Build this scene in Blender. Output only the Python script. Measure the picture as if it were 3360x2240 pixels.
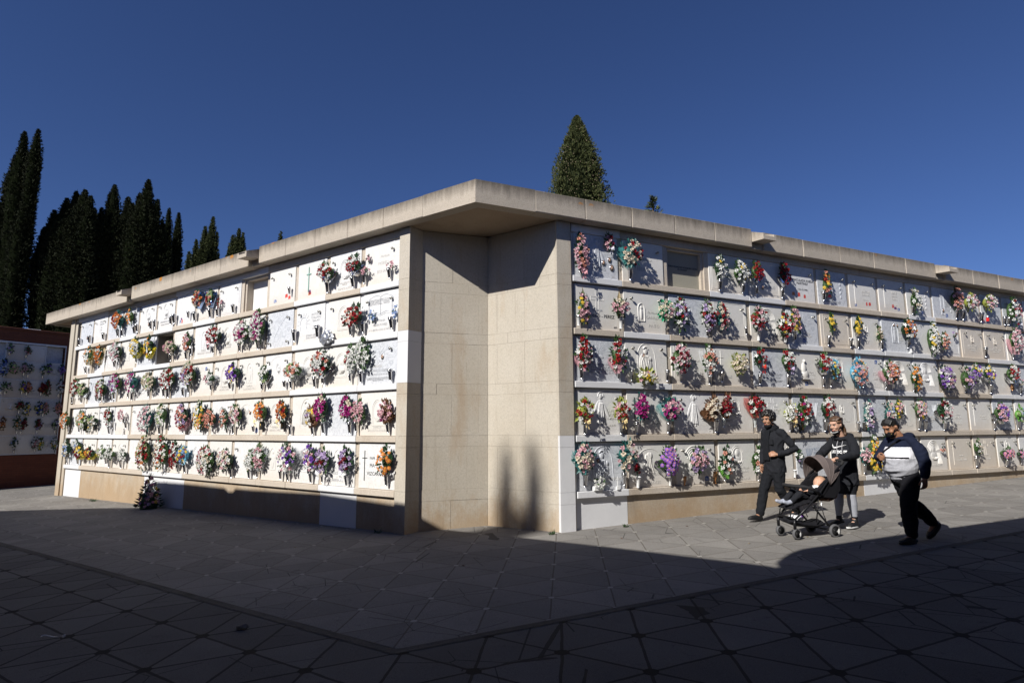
import bpy, bmesh, math, random
from mathutils import Vector, Matrix, noise
from mathutils.bvhtree import BVHTree
R = math.radians
rnd = random.Random(7)
S = bpy.context.scene
for o in list(bpy.data.objects): bpy.data.objects.remove(o)

# ------------------------------------------------------------------ camera
PITCH, ROLL, FOC = 0.14307276, -0.0054173, 1958.7556
cam_d = bpy.data.cameras.new('camera'); cam = bpy.data.objects.new('camera', cam_d)
S.collection.objects.link(cam); S.camera = cam
cp, sp = math.cos(PITCH), math.sin(PITCH)
fw = Vector((0, cp, sp)); up = Vector((0, -sp, cp)); rt = Vector((1, 0, 0))
rt2 = rt*math.cos(ROLL)+up*math.sin(ROLL); up2 = -rt*math.sin(ROLL)+up*math.cos(ROLL)
mw = Matrix((rt2, up2, -fw)).transposed().to_4x4(); mw.translation = Vector((0, 0, 1.6))
cam.matrix_world = mw
cam_d.sensor_width = 36; cam_d.lens = FOC/3360*36
cam_d.clip_start = .05; cam_d.clip_end = 2000

# ------------------------------------------------------------------ sun and sky
SUN = Vector((-.84, -1.0, .93)).normalized()          # towards the sun
sun_el = math.asin(SUN.z); sun_az = math.atan2(SUN.x, SUN.y)
w = bpy.data.worlds.new('World'); S.world = w; w.use_nodes = True
nt = w.node_tree; nt.nodes.clear()
sky = nt.nodes.new('ShaderNodeTexSky'); sky.sky_type = 'NISHITA'; sky.sun_disc = False
sky.sun_elevation = sun_el; sky.sun_rotation = sun_az
sky.altitude = 1500; sky.air_density = 1.0; sky.dust_density = 0.2; sky.ozone_density = 4.0
bg = nt.nodes.new('ShaderNodeBackground'); bg.inputs[1].default_value = 0.05
wo = nt.nodes.new('ShaderNodeOutputWorld')
tn = nt.nodes.new('ShaderNodeMix'); tn.data_type = 'RGBA'; tn.blend_type = 'MULTIPLY'; tn.inputs[0].default_value = 1; tn.inputs[7].default_value = (.74, .86, 1.24, 1)
nt.links.new(sky.outputs[0], tn.inputs[6]); nt.links.new(tn.outputs[2], bg.inputs[0]); nt.links.new(bg.outputs[0], wo.inputs[0])
sl = bpy.data.lights.new('sun', 'SUN'); sl.energy = 4.9; sl.angle = R(.5); sl.color = (1, .965, .905)
so = bpy.data.objects.new('sun', sl); S.collection.objects.link(so)
so.rotation_euler = SUN.to_track_quat('Z', 'Y').to_euler(); so.location = (-10, -12, 14)
S.view_settings.view_transform = 'Standard'; S.view_settings.look = 'None'
S.view_settings.exposure = 0.30; S.cycles.diffuse_bounces = 3; S.view_settings.gamma = 1.0

# ------------------------------------------------------------------ helpers: things and parts
def tag(o, label=None, cat=None, group=None, kind=None):
    if label: o['label'] = label
    if cat: o['category'] = cat
    if group: o['group'] = group
    if kind: o['kind'] = kind
    return o
WM = {}
def place(o, M, parent=None):
    S.collection.objects.link(o); WM[o.name] = M.copy()
    if parent is not None:
        o.parent = parent; o.matrix_local = WM[parent.name].inverted() @ M
    else: o.matrix_world = M
    return o
def empty(name, M):
    o = bpy.data.objects.new(name, None); o.empty_display_size = .2
    return place(o, M)
def T(x=0, y=0, z=0): return Matrix.Translation((x, y, z))
def RZ(a): return Matrix.Rotation(a, 4, 'Z')

class MB:
    """collects shapes into ONE mesh object"""
    def __init__(s, M=None): s.v = []; s.f = []; s.m = []; s.M = M; s.k = 0; s.sm = []
    def pt(s, p):
        p = Vector(p)
        s.v.append(s.M @ p if s.M is not None else p); return len(s.v)-1
    def face(s, idx, smooth=False): s.f.append(tuple(idx)); s.m.append(s.k); s.sm.append(smooth)
    def box(s, a, b, skip=''):
        x0, y0, z0 = a; x1, y1, z1 = b
        if x0 > x1: x0, x1 = x1, x0
        if y0 > y1: y0, y1 = y1, y0
        if z0 > z1: z0, z1 = z1, z0
        i = [s.pt(q) for q in ((x0,y0,z0),(x1,y0,z0),(x1,y1,z0),(x0,y1,z0),(x0,y0,z1),(x1,y0,z1),(x1,y1,z1),(x0,y1,z1))]
        for q in ((0,3,2,1),(4,5,6,7),(0,1,5,4),(1,2,6,5),(2,3,7,6),(3,0,4,7)): s.face([i[j] for j in q])
    def bbox(s, a, b, c=.008):
        """box with chamfered edges"""
        x0, y0, z0 = [min(p, q) for p, q in zip(a, b)]; x1, y1, z1 = [max(p, q) for p, q in zip(a, b)]
        c = min(c, (x1-x0)*.3, (y1-y0)*.3, (z1-z0)*.3)
        bm = bmesh.new(); bmesh.ops.create_cube(bm, size=1)
        for vv in bm.verts: vv.co = Vector(((x0+x1)/2+vv.co.x*(x1-x0), (y0+y1)/2+vv.co.y*(y1-y0), (z0+z1)/2+vv.co.z*(z1-z0)))
        bmesh.ops.bevel(bm, geom=bm.edges[:], offset=c, segments=1, affect='EDGES')
        s.addbm(bm); bm.free()
    def addbm(s, bm, M=None, smooth=False):
        bm.verts.index_update(); o = len(s.v)
        for vv in bm.verts: s.pt(M @ vv.co if M is not None else vv.co)
        for ff in bm.faces: s.face([o+vv.index for vv in ff.verts], smooth)
    def prism(s, poly, z0, z1):
        n = len(poly); a = [s.pt((x, y, z0)) for x, y in poly]; b = [s.pt((x, y, z1)) for x, y in poly]
        s.face(a[::-1]); s.face(b)
        for i in range(n): s.face((a[i], a[(i+1) % n], b[(i+1) % n], b[i]))
    def lathe(s, prof, c=(0, 0, 0), n=12, ax=None, smooth=True, close=True):
        A = ax if ax is not None else Matrix.Identity(3); c = Vector(c); rings = []
        for r, z in prof:
            if r < 1e-6: rings.append([s.pt(c+A @ Vector((0, 0, z)))])
            else: rings.append([s.pt(c+A @ Vector((r*math.cos(2*math.pi*k/n), r*math.sin(2*math.pi*k/n), z))) for k in range(n)])
        for a, b in zip(rings, rings[1:]):
            for k in range(n):
                k2 = (k+1) % n
                if len(a) == 1 and len(b) == 1: continue
                if len(a) == 1: s.face((a[0], b[k], b[k2]), smooth)
                elif len(b) == 1: s.face((a[k], a[k2], b[0]), smooth)
                else: s.face((a[k], a[k2], b[k2], b[k]), smooth)
    def tube(s, pts, rad, n=8, side=None, smooth=True, caps=True, flat=1.0):
        """tube through pts; rad = number or list of r or (a,b): a along 'side', b across"""
        P = [Vector(p) for p in pts]; m = len(P)
        if not isinstance(rad, (list, tuple)) or (isinstance(rad, tuple)): rad = [rad]*m
        rings = []
        prev = None
        for i in range(m):
            d = (P[min(i+1, m-1)]-P[max(i-1, 0)])
            if d.length < 1e-9: d = Vector((0, 0, 1))
            d.normalize()
            sd = Vector(side) if side is not None else (prev if prev is not None else (Vector((1, 0, 0)) if abs(d.x) < .8 else Vector((0, 1, 0))))
            sd = sd-d*sd.dot(d)
            if sd.length < 1e-6: sd = d.orthogonal()
            sd.normalize(); prev = sd
            q = d.cross(sd)
            r = rad[i]; a, b = (r if isinstance(r, (tuple, list)) else (r, r*flat))
            rings.append([s.pt(P[i]+sd*a*math.cos(2*math.pi*k/n)+q*b*math.sin(2*math.pi*k/n)) for k in range(n)])
        for a, b in zip(rings, rings[1:]):
            for k in range(n): s.face((a[k], a[(k+1) % n], b[(k+1) % n], b[k]), smooth)
        if caps:
            s.face(rings[0][::-1], smooth); s.face(rings[-1], smooth)
    def ell(s, c, r, M=None, n=12, m=8):
        if not isinstance(r, (tuple, list)): r = (r, r, r)
        c = Vector(c); rings = []
        for i in range(m+1):
            t = math.pi*i/m; ring = []
            if i in (0, m):
                v = Vector((0, 0, r[2]*math.cos(t))); v = M @ v if M is not None else v
                rings.append([s.pt(c+v)]); continue
            for k in range(n):
                u = 2*math.pi*k/n; v = Vector((r[0]*math.sin(t)*math.cos(u), r[1]*math.sin(t)*math.sin(u), r[2]*math.cos(t)))
                v = M @ v if M is not None else v
                ring.append(s.pt(c+v))
            rings.append(ring)
        for a, b in zip(rings, rings[1:]):
            for k in range(n):
                k2 = (k+1) % n
                if len(a) == 1: s.face((a[0], b[k], b[k2]), True)
                elif len(b) == 1: s.face((a[k], b[0], a[k2]), True)
                else: s.face((a[k], b[k], b[k2], a[k2]), True)
    def cap(s, pts, rad, n=12, side=None):
        """rounded tube (closed) for blobs"""
        s.tube(pts, rad, n=n, side=side)
        for p, r in ((pts[0], rad[0]), (pts[-1], rad[-1])):
            rr = r if not isinstance(r, (tuple, list)) else min(r)
            s.ell(p, rr*.98, n=n, m=6)
    def mesh(s, name, mats, smooth=None):
        me = bpy.data.meshes.new(name); me.from_pydata([tuple(v) for v in s.v], [], s.f); 
        for m in (mats if isinstance(mats, (list, tuple)) else [mats]): me.materials.append(m)
        if len(me.polygons) == len(s.m):
            me.polygons.foreach_set('material_index', s.m)
            me.polygons.foreach_set('use_smooth', [bool(x) if smooth is None else smooth for x in s.sm])
        me.update(); return me
    def build(s, name, mats, M, parent=None, smooth=None):
        o = bpy.data.objects.new(name, s.mesh(name, mats, smooth)); return place(o, M, parent)

def remesh(mb, voxel, smooth=2, fac=.5):
    """one continuous surface from overlapping closed shapes"""
    me = mb.mesh('tmp', []); o = bpy.data.objects.new('tmp', me); S.collection.objects.link(o)
    m = o.modifiers.new('r', 'REMESH'); m.mode = 'VOXEL'; m.voxel_size = voxel
    if smooth:
        q = o.modifiers.new('s', 'SMOOTH'); q.iterations = smooth; q.factor = fac
    dg = bpy.context.evaluated_depsgraph_get(); e = o.evaluated_get(dg)
    out = bpy.data.meshes.new_from_object(e); bpy.data.objects.remove(o); bpy.data.meshes.remove(me)
    out.polygons.foreach_set('use_smooth', [True]*len(out.polygons))
    return out
def folds(me, amp, fx, fz, seed=0, zlo=-9, zhi=9):
    """cloth creases pushed into the surface"""
    me.update(); ns = [v.normal.copy() for v in me.vertices]
    for v, n in zip(me.vertices, ns):
        c = v.co
        if zlo < c.z < zhi:
            c = c+Vector((0, 0, .35*c.x+.12*c.y)); a = noise.noise(Vector((c.x*fx*1.6+seed, c.y*fx*1.6, c.z*fz*3.2+c.x*3)))
            b = noise.noise(Vector((c.x*fx*2.1, c.y*fx*2.1+seed, c.z*fz*2.3)))
            v.co = v.co+n*amp*(.45-1.5*abs(a)+.35*b)
    me.update()

# ------------------------------------------------------------------ node materials
class NT:
    def __init__(s, name):
        s.mat = bpy.data.materials.new(name); s.mat.use_nodes = True; s.t = s.mat.node_tree
        s.b = s.t.nodes['Principled BSDF']; s.n = s.t.nodes; s.l = s.t.links
        s._co = None
    def co(s, kind='Object'):
        if s._co is None: s._co = s.n.new('ShaderNodeTexCoord')
        return s._co.outputs[kind]
    def link(s, a, b): s.l.new(a, b)
    def set(s, sock, v):
        if hasattr(v, 'is_linked') or hasattr(v, 'links'): s.l.new(v, sock)
        else: sock.default_value = v
    def math(s, op, a, b=None, c=None, clamp=False):
        n = s.n.new('ShaderNodeMath'); n.operation = op; n.use_clamp = clamp; s.set(n.inputs[0], a)
        if b is not None: s.set(n.inputs[1], b)
        if c is not None: s.set(n.inputs[2], c)
        return n.outputs[0]
    def noise(s, scale, detail=4, rough=.5, vec=None, dist=0):
        n = s.n.new('ShaderNodeTexNoise'); n.inputs['Scale'].default_value = scale; n.inputs['Detail'].default_value = detail
        n.inputs['Roughness'].default_value = rough; n.inputs['Distortion'].default_value = dist
        s.link(vec if vec is not None else s.co(), n.inputs['Vector']); return n.outputs['Fac']
    def map(s, vec, scale=(1, 1, 1), loc=(0, 0, 0), rot=(0, 0, 0)):
        n = s.n.new('ShaderNodeMapping'); s.link(vec, n.inputs['Vector']); n.inputs['Scale'].default_value = scale
        n.inputs['Location'].default_value = loc; n.inputs['Rotation'].default_value = rot; return n.outputs[0]
    def ramp(s, fac, stops, interp='LINEAR'):
        n = s.n.new('ShaderNodeValToRGB'); s.link(fac, n.inputs[0]); r = n.color_ramp; r.interpolation = interp
        while len(r.elements) < len(stops): r.elements.new(.5)
        for e, (p, c) in zip(r.elements, stops):
            e.position = p; e.color = (c, c, c, 1) if isinstance(c, (int, float)) else (*c, 1)
        return n.outputs[0]
    def mix(s, fac, a, b, mode='MIX'):
        n = s.n.new('ShaderNodeMix'); n.data_type = 'RGBA'; n.blend_type = mode
        s.set(n.inputs[0], fac)
        for sock, v in ((n.inputs[6], a), (n.inputs[7], b)):
            if isinstance(v, tuple): sock.default_value = (*v, 1)
            else: s.link(v, sock)
        return n.outputs[2]
    def col(s, v):
        if isinstance(v, tuple): s.b.inputs['Base Color'].default_value = (*v, 1)
        else: s.link(v, s.b.inputs['Base Color'])
    def bump(s, h, strength=.3, dist=.01):
        n = s.n.new('ShaderNodeBump'); n.inputs['Strength'].default_value = strength; n.inputs['Distance'].default_value = dist
        s.link(h, n.inputs['Height']); s.link(n.outputs[0], s.b.inputs['Normal'])
    def p(s, rough=.8, metal=0, spec=.5):
        s.b.inputs['Roughness'].default_value = rough; s.b.inputs['Metallic'].default_value = metal
        s.b.inputs['Specular IOR Level'].default_value = spec
        return s.mat
def simple(name, c, rough=.7, metal=0, spec=.4, var=.25, sc=30, bump=0):
    m = NT(name); n = m.noise(sc, 3)
    m.col(m.mix(n, tuple(x*(1-var) for x in c), tuple(min(1, x*(1+var)) for x in c)))
    if bump: m.bump(m.noise(sc*3, 3), bump, .004)
    return m.p(rough, metal, spec)

def stone(name, c1, c2, speck=.3, bump=.5, stain=(.25, .17, .10), stain_amt=.35, foot=False):
    m = NT(name)
    big = m.ramp(m.noise(1.1, 4, .6), [(.35, 0.0), (.68, 1.0)])
    base = m.mix(big, c1, c2)
    grit = m.math('MULTIPLY', m.ramp(m.noise(95, 2, .7), [(.36, 0.0), (.5, 1.0)]), m.ramp(m.noise(34, 3, .8), [(.34, .25), (.50, 1.0)]))
    base = m.mix(m.math('MULTIPLY', m.math('SUBTRACT', 1.0, grit), speck), base, tuple(x*.45 for x in c1))
    st = m.ramp(m.noise(1.0, 5, .65, m.map(m.co(), (1.6, 1.6, .55))), [(.55, 0.0), (.75, 1.0)])
    base = m.mix(m.math('MULTIPLY', st, stain_amt), base, stain)
    if foot:
        sz = m.n.new('ShaderNodeSeparateXYZ'); m.link(m.co(), sz.inputs[0]); dn = m.noise(2.3, 6, .75, m.map(m.co(), (1.5, 1.5, .8)))
        lo = m.ramp(m.math('ADD', sz.outputs[2], m.math('MULTIPLY', m.math('SUBTRACT', dn, .5), 1.7)), [(.05, 1.0), (.55, 0.0)])
        base = m.mix(m.math('MULTIPLY', lo, .6), base, (.34, .225, .12))
        dr = m.ramp(m.noise(3.2, 6, .8, m.map(m.co(), (3.5, 3.5, .16))), [(.56, 0.0), (.72, 1.0)])
        base = m.mix(m.math('MULTIPLY', dr, .38), base, (.22, .16, .10))
    m.col(base)
    h = m.math('ADD', m.noise(70, 4, .7), m.math('MULTIPLY', m.noise(260, 2), .5))
    m.bump(h, bump, .006); return m.p(.92, 0, .25)
M_STONE = stone('limestone_block', (.52, .45, .37), (.56, .495, .42), .42)
M_STONE2 = stone('dressed_limestone', (.47, .42, .345), (.515, .47, .40), .38, .5, (.36, .25, .15), .6, True)
M_PLINTH = stone('plinth_limestone', (.49, .395, .29), (.43, .37, .295), .45, .6, (.2, .17, .14), .7, True)
def paint_mat(name, c=(.68, .68, .69)):
    m = NT(name)
    n = m.ramp(m.noise(2.5, 4, .6), [(.3, 0.0), (.7, 1.0)])
    b = m.mix(n, c, tuple(x*.93 for x in c))
    chip = m.ramp(m.noise(16, 5, .7), [(.69, 0.0), (.73, 1.0)])
    m.col(m.mix(m.math('MULTIPLY', chip, .55), b, (.52, .44, .35)))
    m.bump(m.math('ADD', m.noise(55, 4, .7), m.math('MULTIPLY', m.noise(9, 3), .8)), .45, .006); return m.p(.75, 0, .3)
M_PAINT = paint_mat('whitewash')
def fascia_mat():
    m = NT('weathered_concrete'); sx = m.n.new('ShaderNodeSeparateXYZ'); m.link(m.co(), sx.inputs[0])
    base = m.mix(m.noise(2.2, 5, .6), (.50, .435, .355), (.41, .36, .30))
    grit = m.ramp(m.noise(80, 2, .7), [(.38, 0.0), (.5, 1.0)])
    base = m.mix(m.math('MULTIPLY', m.math('SUBTRACT', 1.0, grit), .4), base, (.2, .165, .13))
    # dark soiling that hangs from the top arris, in streaks
    h = m.math('MULTIPLY', m.math('SUBTRACT', sx.outputs[2], 4.98), 4.5)
    stk = m.noise(5, 5, .7, m.map(m.co(), (2.2, 2.2, .35)))
    soil = m.ramp(m.math('ADD', m.math('MULTIPLY', h, .75), m.math('SUBTRACT', stk, .5)), [(.05, 0.0), (.72, 1.0)])
    base = m.mix(m.math('MULTIPLY', soil, .8), base, (.085, .072, .058))
    v = m.n.new('ShaderNodeTexVoronoi'); v.inputs['Scale'].default_value = 3.1; m.link(m.co(), v.inputs['Vector'])
    vd = m.math('ADD', v.outputs['Distance'], m.math('MULTIPLY', m.noise(26, 4, .7), .14))
    lich = m.ramp(vd, [(.27, 1.0), (.30, 0.0)])
    hi = m.ramp(m.math('ADD', h, m.math('MULTIPLY', m.math('SUBTRACT', m.noise(.8, 2), .5), 1.5)), [(.45, 0.0), (.7, 1.0)])
    base = m.mix(m.math('MULTIPLY', m.math('MULTIPLY', lich, hi), .9), base, (.42, .17, .02))
    m.col(base); m.bump(m.math('ADD', m.noise(60, 4, .7), m.noise(8, 3)), .6, .008); return m.p(.95, 0, .2)
M_FASCIA = fascia_mat()
M_SOFFIT = stone('soffit_concrete', (.36, .27, .19), (.44, .345, .25), .3, .4, (.2, .14, .09), .5)
def marble(name, c, vein, amt, sc=3.0, grad=(.58, .48, .38), gamt=.3):
    m = NT(name)
    n1 = m.noise(sc, 6, .65, dist=2.2)
    v = m.ramp(n1, [(.46, 0.0), (.5, 1.0), (.54, 0.0)])
    base = m.mix(m.math('MULTIPLY', v, amt), c, vein)
    base = m.mix(m.math('MULTIPLY', m.noise(1.4, 4), .25), base, tuple(x*.85 for x in c))
    sx = m.n.new('ShaderNodeSeparateXYZ'); m.link(m.co(), sx.inputs[0])
    lo = m.ramp(m.math('ADD', sx.outputs[2], m.math('MULTIPLY', m.noise(5, 4), .25)), [(.1, 1.0), (.38, 0.0)])   # tan tint growing towards the foot, edge broken by noise
    base = m.mix(m.math('MULTIPLY', lo, gamt), base, grad)
    m.col(base); m.bump(m.noise(40, 3), .05, .002); return m.p(.55, 0, .35)
M_SLAB = {'w': marble('white_marble', (.71, .705, .70), (.42, .43, .45), .45),
          'c': marble('cream_marble', (.69, .675, .645), (.5, .48, .44), .3, gamt=.5),
          'g': marble('grey_marble', (.60, .62, .655), (.33, .35, .39), .7, 4.0, gamt=.1),
          't': marble('tan_marble', (.62, .57, .505), (.46, .40, .33), .3, gamt=.6)}
M_PLASTER = stone('raw_plaster', (.30, .285, .235), (.34, .32, .26), .15, .3, (.2, .19, .15), .3)
M_DARKHOLE = stone('bare_concrete', (.17, .15, .13), (.26, .235, .2), .3, .7, (.08, .07, .06), .6)
M_STEEL = simple('brushed_steel', (.62, .62, .63), .22, 1, .5, .12, 8)
M_BRASS = simple('aged_knob_metal', (.34, .33, .30), .28, 1, .5, .2, 20)
M_IRON = simple('dark_metal', (.07, .07, .07), .45, .6, .4)
M_WHITEPL = simple('white_plastic', (.78, .78, .77), .4, 0, .5, .04)
M_AMBER = simple('amber_glass', (.30, .13, .04), .15, 0, .7, .3)
M_GLASS = simple('clear_glass', (.55, .58, .58), .08, .3, .8, .1)
M_COPPER = simple('copper', (.5, .27, .13), .3, 1, .5, .1)
M_RED = simple('red_plastic', (.55, .02, .02), .3)
M_GOLD = simple('gold_metal', (.6, .42, .15), .35, 1)
M_INK = {'k': simple('black_lettering', (.03, .03, .035), .5), 'g': simple('grey_lettering', (.33, .34, .36), .6),
         'e': simple('engraved_letter_shade', (.50, .485, .46), .7, var=.05), 'o': simple('gilt_lettering', (.62, .45, .2), .5), 'b': simple('blue_grey_inlay', (.25, .29, .36), .6)}  # 'e': shade inside cut letters put into the ink colour
M_BLUE = simple('blue_sticker', (.03, .09, .33), .5)
M_STRED = simple('red_sticker', (.6, .08, .06), .5); M_STVIO = simple('purple_sticker', (.13, .04, .16), .5); M_STOR = simple('orange_sticker', (.65, .22, .07), .5)
M_PHOTO = simple('photo_enamel', (.25, .17, .13), .2, 0, .6, .8, 60)

# ------------------------------------------------------------------ ground
GX, GY = .02528645, .00510842
def gz(x, y): return GX*x+GY*y
def paving(name, a, c1, c2, line, node, lw, nr, wob=.0, crack=.5, dark=None, line0=None):
    """equilateral-triangle paving with pointed joints and a small boss at every crossing"""
    m = NT(name); co = m.co(); h = a*math.sqrt(3)/2
    w1 = m.n.new('ShaderNodeTexNoise'); w1.inputs['Scale'].default_value = 3; m.link(co, w1.inputs['Vector'])
    vm = m.n.new('ShaderNodeVectorMath'); vm.operation = 'MULTIPLY_ADD'; m.link(w1.outputs['Color'], vm.inputs[0])
    vm.inputs[1].default_value = (wob, wob, 0); vm.inputs[2].default_value = (-wob/2, -wob/2, 0)
    va = m.n.new('ShaderNodeVectorMath'); va.operation = 'ADD'; m.link(vm.outputs[0], va.inputs[0]); m.link(co, va.inputs[1])
    sx = m.n.new('ShaderNodeSeparateXYZ'); m.link(va.outputs[0], sx.inputs[0])
    ds = []; fl = []
    for ang in (0, 60, 120):
        t = m.math('ADD', m.math('MULTIPLY', sx.outputs[0], -math.sin(R(ang))/h), m.math('MULTIPLY', sx.outputs[1], math.cos(R(ang))/h))
        fl.append(m.math('FLOOR', t))
        fr = m.math('FRACT', m.math('ADD', t, .5))
        ds.append(m.math('MULTIPLY', m.math('ABSOLUTE', m.math('SUBTRACT', fr, .5)), h))
    cid = m.n.new('ShaderNodeCombineXYZ')
    for i in range(3): m.link(fl[i], cid.inputs[i])
    wn = m.n.new('ShaderNodeTexWhiteNoise'); wn.noise_dimensions = '3D'; m.link(cid.outputs[0], wn.inputs['Vector'])
    dm = m.math('MINIMUM', m.math('MINIMUM', ds[0], ds[1]), ds[2])
    dx = m.math('MAXIMUM', m.math('MAXIMUM', ds[0], ds[1]), ds[2])
    lwn = m.math('ADD', lw*.55, m.math('MULTIPLY', m.noise(7, 3, .7), lw*.9))
    lm = m.math('LESS_THAN', dm, lwn); l0 = m.math('LESS_THAN', ds[0], m.math('MULTIPLY', lwn, .8))
    nm = m.math('LESS_THAN', m.math('ADD', dx, m.math('MULTIPLY', m.noise(20, 2), nr*.5)), nr*1.25)
    base = m.mix(m.math('MULTIPLY', wn.outputs['Value'], .85), c1, c2)
    base = m.mix(m.math('MULTIPLY', m.ramp(m.noise(.9, 5, .65), [(.35, 0.0), (.75, 1.0)]), .38), base, tuple(x*.5 for x in c1))
    spt = m.ramp(m.noise(5, 6, .8), [(.60, 0.0), (.68, 1.0)]); base = m.mix(m.math('MULTIPLY', spt, .45), base, tuple(x*.35 for x in c1))
    gr = m.ramp(m.noise(150, 2, .7), [(.3, .55), (.6, 1.15)])
    base = m.mix(1.0, base, gr, 'MULTIPLY')
    vo = m.n.new('ShaderNodeTexVoronoi'); vo.feature = 'DISTANCE_TO_EDGE'; vo.inputs['Scale'].default_value = 1.6; m.link(m.map(co, rot=(0, 0, .6)), vo.inputs['Vector'])
    ck = m.math('MULTIPLY', m.math('LESS_THAN', vo.outputs['Distance'], m.math('MULTIPLY', m.noise(4, 4), .012)), m.math('GREATER_THAN', m.noise(.8, 2), .53))
    base = m.mix(m.math('MULTIPLY', ck, crack), base, tuple(x*.25 for x in c1))
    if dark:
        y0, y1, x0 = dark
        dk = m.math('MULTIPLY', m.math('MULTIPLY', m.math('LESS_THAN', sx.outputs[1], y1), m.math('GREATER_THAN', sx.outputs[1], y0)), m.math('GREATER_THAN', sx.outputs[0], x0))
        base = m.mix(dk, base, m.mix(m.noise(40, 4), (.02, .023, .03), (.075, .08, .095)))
    base = m.mix(m.math('MULTIPLY', lm, .85), base, line)
    if line0: base = m.mix(m.math('MULTIPLY', l0, m.ramp(m.noise(6, 3), [(.35, .2), (.6, 1.0)])), base, line0)
    base = m.mix(nm, base, node)
    m.col(base)
    hh = m.math('ADD', m.math('MULTIPLY', m.math('SUBTRACT', 1.0, m.math('MAXIMUM', lm, ck)), 1.2), m.math('MULTIPLY', m.noise(90, 3, .7), .5))
    hh = m.math('ADD', hh, m.math('MULTIPLY', wn.outputs['Value'], .4))
    m.bump(hh, .55, .008); return m.p(.9, 0, .25)
AR = 0.43658576; AL = 2.52277924-math.pi                # viewer's-right angle of the right and left wings
M_R = T(1, 9.22583773, 0) @ RZ(AR); M_L = T(-1, 8.87952102, 0) @ RZ(AL)
FA = R(54.5); M_F = T(-16.2, 21.6, 0) @ RZ(FA)
def tilt(M):
    """object frame for sheets: keeps flat material coordinates"""
    return M
M_APR = paving('apron_paving', .655, (.21, .198, .183), (.285, .27, .248), (.105, .092, .075), (.36, .34, .31), .0075, .028, .012, .8, None, (.15, .132, .105))
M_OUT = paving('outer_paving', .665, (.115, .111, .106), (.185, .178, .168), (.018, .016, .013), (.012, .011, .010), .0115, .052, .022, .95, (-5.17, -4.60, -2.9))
M_KERB = stone('exposed_aggregate_kerb', (.085, .079, .07), (.14, .13, .115), .6, 1.0, (.03, .035, .018), .8)
M_EARTH = stone('packed_earth', (.22, .19, .15), (.28, .25, .2), .4, .6)
def sheet(name, poly, mat, M, dz):
    Mi = M.inverted(); mb = MB()
    ids = []
    for x, y in poly:
        q = Mi @ Vector((x, y, gz(x, y)+dz)); ids.append(mb.pt(q))
    mb.face(ids); o = mb.build(name, mat, M); o['kind'] = 'structure'; return o
def LP(M, x, y): q = M @ Vector((x, y, 0)); return (q.x, q.y)
def isect(p, d, q, e):
    den = d[0]*e[1]-d[1]*e[0]; t = ((q[0]-p[0])*e[1]-(q[1]-p[1])*e[0])/den; return (p[0]+d[0]*t, p[1]+d[1]*t)
dR = (math.cos(AR), math.sin(AR)); dL = (math.cos(AL), math.sin(AL))
def cornerp(n):                                   # crossing of the two lines n metres in front of both wings
    return isect(LP(M_R, 0, -n), dR, LP(M_L, 0, -n), dL)
M_lat = T(*LP(M_R, .27, .03), 0) @ RZ(AR); M_lat2 = T(*LP(M_R, .06, -4.01), 0) @ RZ(AR)
BIGN = 400
sheet('ground', [(-BIGN, -BIGN), (BIGN, -BIGN), (BIGN, BIGN), (-BIGN, BIGN)], M_EARTH, Matrix.Identity(4), -.012)
c34 = cornerp(3.36); c36 = cornerp(3.45)
La, Ra = LP(M_L, -45, -3.36), LP(M_R, 45, -3.36); Lb, Rb = LP(M_L, -45, -3.45), LP(M_R, 45, -3.45)
sheet('paved_apron', [La, c34, Ra, LP(M_R, 45, 12), (0, 40), LP(M_L, -45, 14)], M_APR, M_lat, 0)
sheet('kerb_strip', [Lb, c36, Rb, Ra, c34, La], M_KERB, Matrix.Identity(4), -.001)
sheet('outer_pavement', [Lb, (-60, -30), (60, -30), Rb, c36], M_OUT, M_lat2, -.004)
# ------------------------------------------------------------------ the niche block
ZL = [3.989, 3.142, 2.309, 1.476, .636]                 # tops of the five ledges
ROOF_B, ROOF_T, OV = 4.85, 5.20, .19
W_L, W_R, S0_L, S0_R = .9454, .942, 1.026, -.029
NL, NR = 14, 18
blk = empty('niche_block', T(-.5, 9.0, 0))
tag(blk, 'long pale stone wall of burial niches with a recessed corner and flat overhanging roof', 'burial niche block')
def bounds(side, k):
    """left and right edge (viewer's x) of column k"""
    if side == 'L': b = -(S0_L+W_L*k); return b-W_L, b
    a = S0_R+W_R*k; return a, a+W_R
WL_led = {1: (0, 2, 6, 8, 10, 13), 2: (0, 1, 2, 8, 9, 12), 3: (0, 1, 2, 12), 4: (1, 2, 6, 10, 11, 12, 13), 5: (1, 7, 8, 13)}
WR_led = {1: (0, 3, 4, 9, 14), 2: (1, 5, 7, 8, 9, 12, 13), 3: (0, 1, 7, 8, 9, 12, 13, 14), 4: (0, 7), 5: (0, 7, 8)}
WL_pl = (1, 7, 8, 13); WR_pl = (0, 7, 8)
PITS = {('L', 1, 4), ('L', 2, 8), ('R', 1, 2), ('L', 2, 12)}   # niches without a flush slab
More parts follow.
